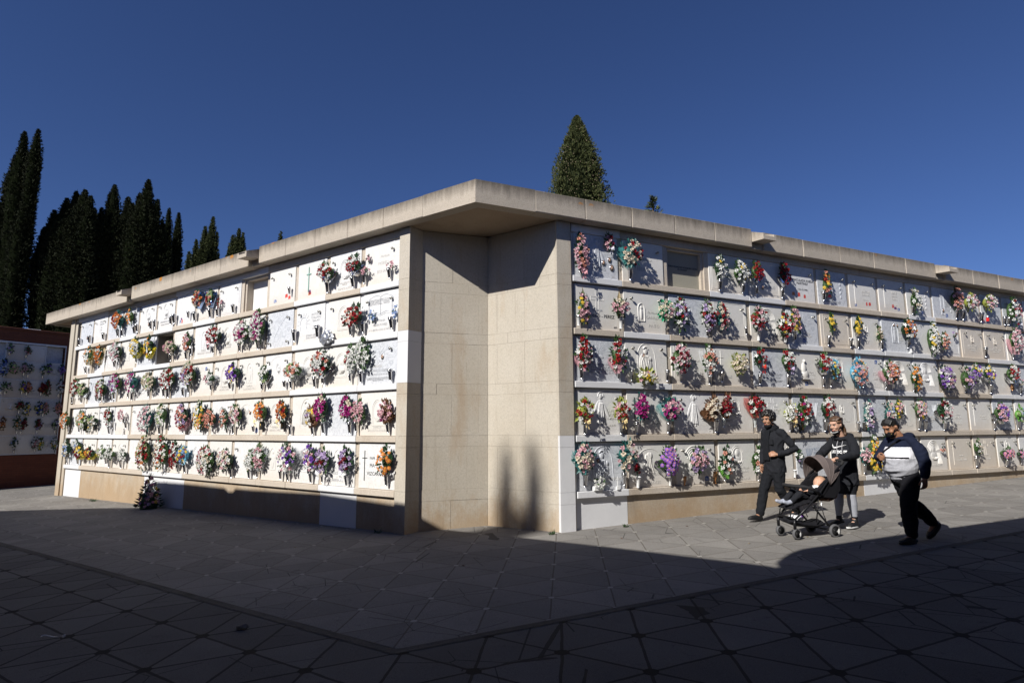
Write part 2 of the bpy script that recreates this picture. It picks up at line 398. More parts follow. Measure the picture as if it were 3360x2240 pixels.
def wing(side, M, n, wled, wpl, x0, x1):
    dk = 7.0
    # core behind the slabs, with real openings where a niche stands open
    mb = MB()
    zt = [4.72]+[z-.10 for z in ZL]
    mb.box((x0, .45, -1), (x1, dk, 4.84))
    for r in range(1, 6):
        zb = ZL[r-1]; ztop = (4.72 if r == 1 else ZL[r-2]-.10)
        for k in range(n):
            a, b = bounds(side, k)
            if (side, r, k) in PITS: continue
            mb.box((a+.04, .085, zb-.05), (b-.04, .44, ztop+.05))
    mb.build('core_wall', M_DARKHOLE, M, blk)
    # partitions between the columns
    for k in range(n+1):
        mb = MB()
        for r in range(1, 6):
            zb = ZL[r-1]; ztop = (4.72 if r == 1 else ZL[r-2])
            b = bounds(side, k)[1] if side == 'L' else bounds(side, k)[0]
            h = .05
            mb.k = 0
            if k < n and k in wled[r] and (k == 0 or (k-1) in wled[r]): mb.k = 1
            mb.box((b-h, .068, zb), (b+h, .44, ztop))
        mb.build('partition', [M_STONE, M_PAINT], M, blk)
    # ledges, in lengths one or two niches long
    for j in range(1, 6):
        mb = MB(); z = ZL[j-1]; k = 0
        while k < n:
            step = 1
            if k+1 < n and ((k in wled[j]) == ((k+1) in wled[j])) and rnd.random() < .35: step = 2
            a = min(bounds(side, k)[0], bounds(side, k+step-1)[0]); b = max(bounds(side, k)[1], bounds(side, k+step-1)[1])
            if side == 'L' and k+step >= n: a = x0+.42
            mb.k = 1 if k in wled[j] else 0
            dy = rnd.uniform(-.003, .003)
            mb.bbox((a+.002, dy, z-.10), (b-.002, .44, z), .007)
            k += step
        mb.build('ledge', [M_STONE, M_PAINT], M, blk)
    # plinth
    mb = MB()
    for k in range(n):
        a, b = bounds(side, k)
        if side == 'L' and k == n-1: a = x0+.42
        mb.k = 1 if k in wpl else 0
        mb.box((a, .062+(.004 if mb.k == 0 else 0), -1), (b, .44, ZL[4]-.095))
    mb.build('plinth', [M_PLINTH, M_PAINT], M, blk)
    # lintel above the top row
    mb = MB(); k = 0
    while k < n:
        a = min(bounds(side, k)[0], bounds(side, min(n-1, k+1))[0]); b = max(bounds(side, k)[1], bounds(side, min(n-1, k+1))[1])
        if side == 'L' and k+2 >= n: a = x0+.42
        mb.k = 1 if (side, k) in (('R', 0), ('L', 4), ('L', 6), ('L', 12)) else 0
        if mb.k and side == 'R': b = bounds(side, k)[1]; st = 1
        else: st = 2
        mb.box((a+.002, .03, 4.715), (b-.002, .44, 4.845)); k += st
    mb.build('lintel', [M_STONE, M_PAINT], M, blk)
xL0, xL1 = -14.85, -1.02; xR0, xR1 = -.03, S0_R+W_R*NR
wing('L', M_L, NL, WL_led, WL_pl, xL0+.02, xL1)
wing('R', M_R, NR, WR_led, WR_pl, xR0, xR1)
# end pillar of the left wing, stepped
mb = MB(M_L)
mb.box((xL0, -.004, -1), (xL0+.28, 7.0, 4.845)); mb.box((xL0+.28, .03, -1), (xL0+.44, .44, 4.845))
mb.build('end_pillar', [M_STONE2], Matrix.Identity(4), blk)
# corner pillars in courses
def course_list():
    zs = [(-1, .46)]
    for z in reversed(ZL): zs.append((z-.175, z)); 
    out = [(-1, ZL[4]-.175)]
    lv = list(reversed(ZL))
    for i, z in enumerate(lv):
        out.append((z-.175, z)); out.append((z, (lv[i+1]-.175) if i+1 < len(lv) else 4.845))
    return out
CO = course_list()
mb = MB(M_L)
for a, b in CO:
    mb.k = 1 if 2.2 < a < 3.1 and b < 3.2 else 0
    mb.box((-1.022, 0, a+.0015), (-.79, .30, b-.0015))
mb.build('corner_pillar', [M_STONE2, M_PAINT], Matrix.Identity(4), blk)
mb = MB(M_R)
for a, b in CO:
    mb.k = 1 if b < 1.5 else 0
    mb.box((-.32, 0, a+.0015), (-.065, .34, b-.0015))
mb.box((-.066, .058, -1), (-.02, .34, 4.845))
mb.build('corner_pillar', [M_STONE2, M_PAINT], Matrix.Identity(4), blk)
# walls of the recess, ashlar in tall and narrow courses
IN = Vector((-.406, 9.942)); LPp = Vector((M_L @ Vector((-.80, .29, 0))).xy); RPp = Vector((M_R @ Vector((-.30, .02, 0))).xy)
def ashlar(a, b, name, flip):
    d = (b-a); Ln = d.length; ang = math.atan2(d.y, d.x); M = T(a.x, a.y, 0) @ RZ(ang)
    mb = MB(M)
    for i, (z0, z1) in enumerate(CO):
        tall = (z1-z0) > .3
        cuts = [0, Ln*.46, Ln*.86, Ln] if tall else [0, Ln*.24, Ln*.70, Ln]
        if flip: cuts = [Ln-c for c in reversed(cuts)]
        for c0, c1 in zip(cuts, cuts[1:]):
            dy = rnd.uniform(-.0025, .0025)
            mb.bbox((c0+.0007, dy, z0+.0007), (c1-.0007, .2, z1-.0007), .0018)
    mb.box((0, .007, -1), (Ln, .19, 4.84))
    mb.build(name, [M_STONE2], Matrix.Identity(4), blk)
ashlar(LPp, IN, 'recess_wall', False); ashlar(IN, RPp, 'recess_wall', True)
# rear mass behind the recess
mb = MB(); A = M_L @ Vector((-1.3, .5, 0)); B = M_R @ Vector((.2, .5, 0))
mb.prism([(A.x, A.y), (IN.x, IN.y+.25), (B.x, B.y), (M_R @ Vector((.2, 6, 0))).xy[:], (M_L @ Vector((-1.3, 6, 0))).xy[:]], -1, 4.84)
mb.build('rear_wall', M_DARKHOLE, Matrix.Identity(4), blk)
# roof: soffit slab plus fascia lengths
apex = cornerp(OV)
def rp(M, x, y): q = M @ Vector((x, y, 0)); return (q.x, q.y)
mb = MB()
innerc = cornerp(-7.2)
XE = xR1+.3
mb.k = 0
mb.prism([cornerp(OV-.10), rp(M_R, XE, -OV+.10), rp(M_R, XE, 7.2), innerc, rp(M_L, -16.3, 7.2), rp(M_L, -16.3, -OV+.10)], ROOF_B+.004, ROOF_T-.03)
mb.build('roof_slab', [M_SOFFIT], Matrix.Identity(4), blk)
def fascia(side, M, cuts, sgn):
    mb = MB(M)
    for i, (a, b, dz, dy) in enumerate(cuts):
        n = max(1, round(abs(b-a)/.98)); 
        for q in range(n):
            x0 = a+(b-a)*q/n; x1 = a+(b-a)*(q+1)/n
            lo, hi = min(x0, x1), max(x0, x1)
            j = rnd.uniform(-.004, .004)
            mb.bbox((lo+.0015, -OV+dy+j, ROOF_B+dz), (hi-.0015, .02, ROOF_T+dz+j), .012)
    return mb.build('fascia', [M_FASCIA], Matrix.Identity(4), blk)
def loc(M, p): q = M.inverted() @ Vector((p[0], p[1], 0)); return q.x, q.y
# mitred corner stones
for M, sg, ln in ((M_L, -1, 1.05), (M_R, 1, .98)):
    ax, ay = loc(M, apex); bx, by = loc(M, cornerp(OV-.2))
    mb = MB(M); x2 = ax+sg*ln
    poly = [(ax, ay), (x2, ay), (x2, ay+.2), (bx, by)]
    if sg < 0: poly = poly[::-1]
    mb.prism(poly, ROOF_B, ROOF_T); mb.build('fascia', [M_FASCIA], Matrix.Identity(4), blk)
axL = loc(M_L, apex)[0]-1.05; axR = loc(M_R, apex)[0]+.98
SPL, SPR = [-4.98, -10.55], [3.86, 9.45, 15.1]
fascia('L', M_L, [(axL, SPL[0]+.16, 0, 0), (SPL[0]-.16, SPL[1]+.16, -.018, -.035), (SPL[1]-.16, -16.35, -.03, -.012)], -1)
fascia('R', M_R, [(axR, SPR[0]-.16, 0, 0), (SPR[0]+.16, SPR[1]-.16, -.01, .03), (SPR[1]+.16, SPR[2]-.16, -.02, .0), (SPR[2]+.16, XE+.02, -.02, .01)], 1)
mb = MB(M_L); mb.box((-16.35, -OV, ROOF_B-.03), (-16.2, 7.0, ROOF_T-.03)); mb.build('fascia', [M_FASCIA], Matrix.Identity(4), blk)
# rainwater spouts
for M, xs in ((M_L, SPL), (M_R, SPR)):
    for x in xs:
        mb = MB(M @ T(x, 0, 0))
        # solid filling of the gap, set back, then the projecting trough
        mb.box((-.158, -OV+.06, ROOF_B-.0), (.158, .02, ROOF_T-.07))
        pr = [(-.16, .0), (-.16, .20), (-.11, .20), (-.11, .07), (.11, .07), (.11, .20), (.16, .20), (.16, 0)]
        def ring(y, dz, cut): return [mb.pt((a, y, ROOF_B+.09+b*(1 if not (cut and b > .1) else .55)+dz)) for a, b in pr]
        r0 = ring(-OV+.03, .02, False); r1 = ring(-OV-.26, -.0, True)
        for i in range(8): mb.face((r0[i], r0[(i+1) % 8], r1[(i+1) % 8], r1[i]))
        for rr in (r0, r1):
            for q in ((0, 1, 2, 3), (0, 3, 4, 7), (4, 5, 6, 7)): mb.face([rr[i] for i in q])
        mb.build('rainwater_spout', [M_FASCIA], Matrix.Identity(4), blk)

# ------------------------------------------------------------------ memorial slabs
def inkmesh(txt, size, ink, M, parent, name='inscription', ax='CENTER', depth=.0012, sx=1.0):
    c = bpy.data.curves.new('t', 'FONT'); c.body = txt; c.size = size; c.align_x = ax; c.extrude = depth; c.space_line = .95
    c.resolution_u = 2
    o = bpy.data.objects.new('t', c); S.collection.objects.link(o)
    dg = bpy.context.evaluated_depsgraph_get(); me = bpy.data.meshes.new_from_object(o.evaluated_get(dg))
    bpy.data.objects.remove(o); bpy.data.curves.remove(c)
    me.transform(Matrix.Diagonal((sx, 1, 1, 1))); me.name = name
    me.materials.clear(); me.materials.append(M_INK[ink] if isinstance(ink, str) else ink)
    ob = bpy.data.objects.new(name, me); return place(ob, M @ Matrix.Rotation(R(90), 4, 'X'), parent)
def ridge(mb, pts, wd=.010, h=.006, closed=False):
    """raised line on the slab face (y = 0 plane, outward = -y)"""
    P = [Vector((x, 0, z)) for x, z in pts]; n = len(P); L_ = []; C = []; Rr = []
    for i in range(n):
        a = P[(i-1) % n] if (closed or i) else P[i]; b = P[(i+1) % n] if (closed or i < n-1) else P[i]
        d = (b-a).normalized(); q = Vector((-d.z, 0, d.x))*wd/2
        L_.append(mb.pt(P[i]+q)); C.append(mb.pt(P[i]+Vector((0, -h, 0)))); Rr.append(mb.pt(P[i]-q))
    for i in range(n if closed else n-1):
        j = (i+1) % n
        mb.face((L_[i], C[i], C[j], L_[j])); mb.face((C[i], Rr[i], Rr[j], C[j]))
def arc(cx, cz, rx, rz, a0, a1, n=12): return [(cx+rx*math.cos(R(a0+(a1-a0)*i/n)), cz+rz*math.sin(R(a0+(a1-a0)*i/n))) for i in range(n+1)]
def blobf(mb, cx, cz, rx, rz, d=.012, rot=0):
    mb.ell((cx, 0, cz), (rx, d*.75, rz), Matrix.Rotation(R(rot), 3, 'Y'), 12, 8)
RELD = .75
def rel_bust(mb, cx, cz, s):
    blobf(mb, cx, cz+.07*s, .042*s, .055*s, .016); blobf(mb, cx+.012*s, cz+.075*s, .055*s, .075*s, .010)
    blobf(mb, cx, cz-.05*s, .085*s, .06*s, .012)
    for i in range(4): ridge(mb, arc(cx-.02*s+i*.02*s, cz-.05*s, .05*s, .06*s, 200, 340, 6), .008, .017)
def rel(kind):
    mb = MB()
    if kind == 'arch':
        ridge(mb, [(-.15, .16)]+arc(0, .42, .15, .17, 180, 0)+[(.15, .16)], .016, .008, True)
        ridge(mb, [(-.12, .18)]+arc(0, .42, .12, .14, 180, 0)+[(.12, .18)], .008, .006, True); rel_bust(mb, 0, .36, 1.15)
    elif kind == 'niche':
        ridge(mb, [(-.10, .2)]+arc(0, .46, .10, .14, 180, 0)+[(.10, .2)], .012, .008, True)
        blobf(mb, 0, .36, .045, .14); blobf(mb, 0, .52, .028, .036, .016)
    elif kind == 'oval':
        ridge(mb, arc(0, .44, .115, .155, 0, 360, 24), .016, .009); ridge(mb, arc(0, .44, .145, .185, 20, 160, 10), .010, .006); ridge(mb, arc(0, .44, .145, .185, 200, 340, 10), .010, .006)
        rel_bust(mb, 0, .43, .95)
    elif kind == 'ovalframe':
        ridge(mb, arc(0, .43, .06, .085, 0, 360, 20), .010, .008); ridge(mb, arc(0, .43, .08, .11, 30, 150, 8), .008, .005); ridge(mb, arc(0, .43, .08, .11, 210, 330, 8), .008, .005); rel_bust(mb, 0, .42, .5)
        ridge(mb, [(-.36, .08), (-.36, .58), (-.22, .58), (-.2, .62)]+arc(0, .60, .2, .06, 170, 10, 8)+[(.22, .58), (.36, .58), (.36, .08)], .008, .004)
    elif kind == 'cross':
        ridge(mb, [(-.26, .10), (-.26, .62)], .012, .008); ridge(mb, [(-.32, .5), (-.20, .5)], .012, .008)
    elif kind == 'latin':
        for w_ in (0,): ridge(mb, [(-.03, .28), (-.03, .48), (-.12, .48), (-.12, .54), (-.03, .54), (-.03, .63), (.03, .63), (.03, .54), (.12, .54), (.12, .48), (.03, .48), (.03, .28)], .007, .005, True)
    elif kind == 'robe':
        blobf(mb, 0, .36, .075, .20, .016); blobf(mb, 0, .60, .038, .05, .02); ridge(mb, arc(0, .6, .05, .07, 0, 180, 8), .012, .014)
        blobf(mb, -.09, .40, .03, .15, .014, 22); blobf(mb, .10, .38, .03, .15, .014, -25)
        for x in (-.045, -.02, .01, .04): ridge(mb, [(x*.6, .5), (x, .34), (x*1.3, .17)], .012, .022)
        blobf(mb, -.15, .27, .022, .014); blobf(mb, .17, .26, .022, .014); blobf(mb, -.03, .14, .02, .02); blobf(mb, .03, .14, .02, .02)
    elif kind == 'mother':
        ridge(mb, [(-.19, .13), (-.18, .35)]+arc(-.0, .42, .18, .24, 170, 10)+[(.19, .35), (.20, .13)], .012, .008)
        blobf(mb, -.01, .52, .042, .055, .022); ridge(mb, arc(-.01, .55, .05, .05, 20, 160, 6), .03, .02); blobf(mb, -.04, .33, .11, .17, .018); blobf(mb, .08, .40, .036, .04, .022); blobf(mb, .07, .30, .05, .09, .02)
        for i in range(5): ridge(mb, [(-.12+i*.03, .2), (-.10+i*.035, .36), (-.05+i*.02, .46)], .012, .022)
    elif kind == 'profile':
        ridge(mb, arc(-.03, .43, .23, .18, 160, 20, 14), .012, .007); blobf(mb, -.04, .47, .06, .085, .018, 10); blobf(mb, -.06, .34, .09, .12, .014, -12); blobf(mb, .0, .5, .03, .05, .02)
        for i in range(5): ridge(mb, [(-.10+i*.022, .52-.01*i), (-.13+i*.03, .38), (-.16+i*.05, .22)], .011, .018)
        for i in range(5): blobf(mb, .14+.015*i, .33+.02*i, .008, .05, .008, -40+i*15)
    elif kind == 'veil':
        for i in range(4): ridge(mb, arc(-.02, .40, .10+.035*i, .13+.035*i, 175-i*6, 10, 12), .018, .012)
        rel_bust(mb, -.02, .38, 1.3)
        for i in range(5): ridge(mb, [(.10+.02*i, .38), (.13+.025*i, .25), (.10+.04*i, .14)], .012, .010)
    elif kind == 'dove':
        for i in range(9): ridge(mb, [(-.02+.06*math.cos(R(20*i)), .44+.06*math.sin(R(20*i))), (-.02+.27*math.cos(R(20*i)), .44+.2*math.sin(R(20*i)))], .004, .003)
        blobf(mb, -.04, .46, .035, .12, .008, -12); blobf(mb, .03, .40, .06, .03, .008, 20)
    elif kind == 'frame':
        ridge(mb, [(-.36, .07), (.36, .07), (.36, .65), (-.36, .65)], .008, .005, True)
    elif kind == 'double':
        for q in (.0, .03): ridge(mb, [(-.39+q, .04+q), (.39-q, .04+q), (.39-q, .69-q), (-.39+q, .69-q)], .007, .005, True)
    elif kind == 'panel':
        ridge(mb, [(-.14, .1), (-.14, .6)]+[(-.02, .6), (-.02, .1)], .010, .007, True)
        for i in range(5): blobf(mb, .24, .2+i*.09, .03, .035, .01, i*30)
    elif kind == 'lily':
        for sx_ in (-1, 1):
            for i in range(4): ridge(mb, [(.16*sx_, .25), (.16*sx_+.05*math.cos(R(60+i*25)), .40), (.16*sx_+.09*math.cos(R(40+i*32)), .56)], .012, .008)
    elif kind == 'branch':
        ridge(mb, [(-.2, .2), (-.05, .4), (.2, .62)], .006, .004)
        for i in range(9): blobf(mb, -.18+.045*i, .22+.05*i+(.03 if i % 2 else -.03), .045, .012, .004, -20-(50 if i % 2 else -50))
    elif kind == 'medallion':
        ridge(mb, [(-.16, .2), (-.16, .42)]+arc(-.095, .42, .065, .08, 180, 0, 8)+[(-.03, .2)], .02, .012, True); blobf(mb, -.095, .32, .03, .1, .02); blobf(mb, -.095, .43, .02, .025, .02)
    elif kind == 'virgin':
        mb2 = mb; blobf(mb, -.06, .38, .06, .12, .045); blobf(mb, -.04, .52, .03, .035, .05); blobf(mb, -.03, .27, .09, .08, .05); mb.box((-.14, -.06, .17), (.07, 0, .19))
    return mb
REL_INK = {}
def rel_lines(kind):
    mb = MB()
    if kind == 'book':
        for sx_ in (-1, 1):
            ridge(mb, [(0, .33), (0, .63)]+[(sx_*.06, .66), (sx_*.15, .66), (sx_*.27, .62)]+[(sx_*.27, .34), (sx_*.14, .38), (sx_*.03, .35)], .008, .004, True)
            ridge(mb, [(sx_*.29, .62), (sx_*.29, .31), (sx_*.14, .35), (0, .31)], .007, .004)
    elif kind == 'sun':
        ridge(mb, arc(-.2, .40, .10, .11, -20, 200, 16), .010, .004)
        for i in range(9):
            a = R(-10+i*25); ridge(mb, [(-.2+.12*math.cos(a), .40+.13*math.sin(a)), (-.2+.19*math.cos(a), .40+.2*math.sin(a))], .006, .004)
        ridge(mb, [(-.29, .34), (-.29, .26)], .006, .004); ridge(mb, [(-.11, .34), (-.10, .28)], .006, .004)
    elif kind == 'tree':
        ridge(mb, [(-.06, .28), (-.05, .40), (-.07, .5)], .03, .003); ridge(mb, [(-.05, .40), (.0, .48)], .02, .003)
        for i in range(60):
            a = rnd.uniform(0, 6.28); r_ = math.sqrt(rnd.random()); x = -.05+.11*r_*math.cos(a); z = .53+.085*r_*math.sin(a)
            ridge(mb, [(x, z), (x+.02*math.cos(a*3), z+.02*math.sin(a*3))], .006, .002)
    elif kind == 'flower':
        ridge(mb, [(-.12, .2), (-.10, .36), (-.12, .5)], .012, .003)
        for i in range(5): ridge(mb, [(-.11, .34), (-.14+.03*i, .44), (-.15+.045*i, .54)], .02, .003)
    elif kind == 'crossk':
        ridge(mb, [(-.28, .12), (-.28, .60)], .014, .012); ridge(mb, [(-.34, .48), (-.22, .48)], .014, .012)
    return mb
_relc = {}
SLW, SLH, SLD = .848, .722, .035
ORD = ['first', 'second', 'third', 'fourth', 'fifth', 'sixth', 'seventh', 'eighth', 'ninth', 'tenth', 'eleventh', 'twelfth', 'thirteenth', 'fourteenth', 'fifteenth', 'sixteenth', 'seventeenth', 'eighteenth']
RW = ['', 'top', 'second', 'third', 'fourth', 'bottom']
def cellname(side, r, k):
    return '%s row, %s %s of recess' % (RW[r], ORD[k], 'left' if side == 'L' else 'right')
MATW = {'w': 'white marble', 'c': 'cream marble', 'g': 'grey veined marble', 't': 'tan marble'}
RELW = {'arch': 'arched bust relief', 'niche': 'narrow arched relief', 'oval': 'oval portrait relief', 'ovalframe': 'small oval relief', 'cross': 'thin long cross', 'latin': 'outlined cross',
 'robe': 'robed figure relief', 'mother': 'mother and child relief', 'profile': 'profile head relief', 'veil': 'veiled head relief', 'dove': 'dove and rays', 'frame': 'line border', 'double': 'double line border', 'panel': 'carved panel',
 'lily': 'carved lilies', 'branch': 'carved branch', 'medallion': 'small arched medallion', 'virgin': 'small stone figure', 'book': 'open book drawing', 'sun': 'sun drawing', 'tree': 'tree drawing', 'flower': 'blue flower drawing', 'crossk': 'dark metal cross', '': 'plain face'}
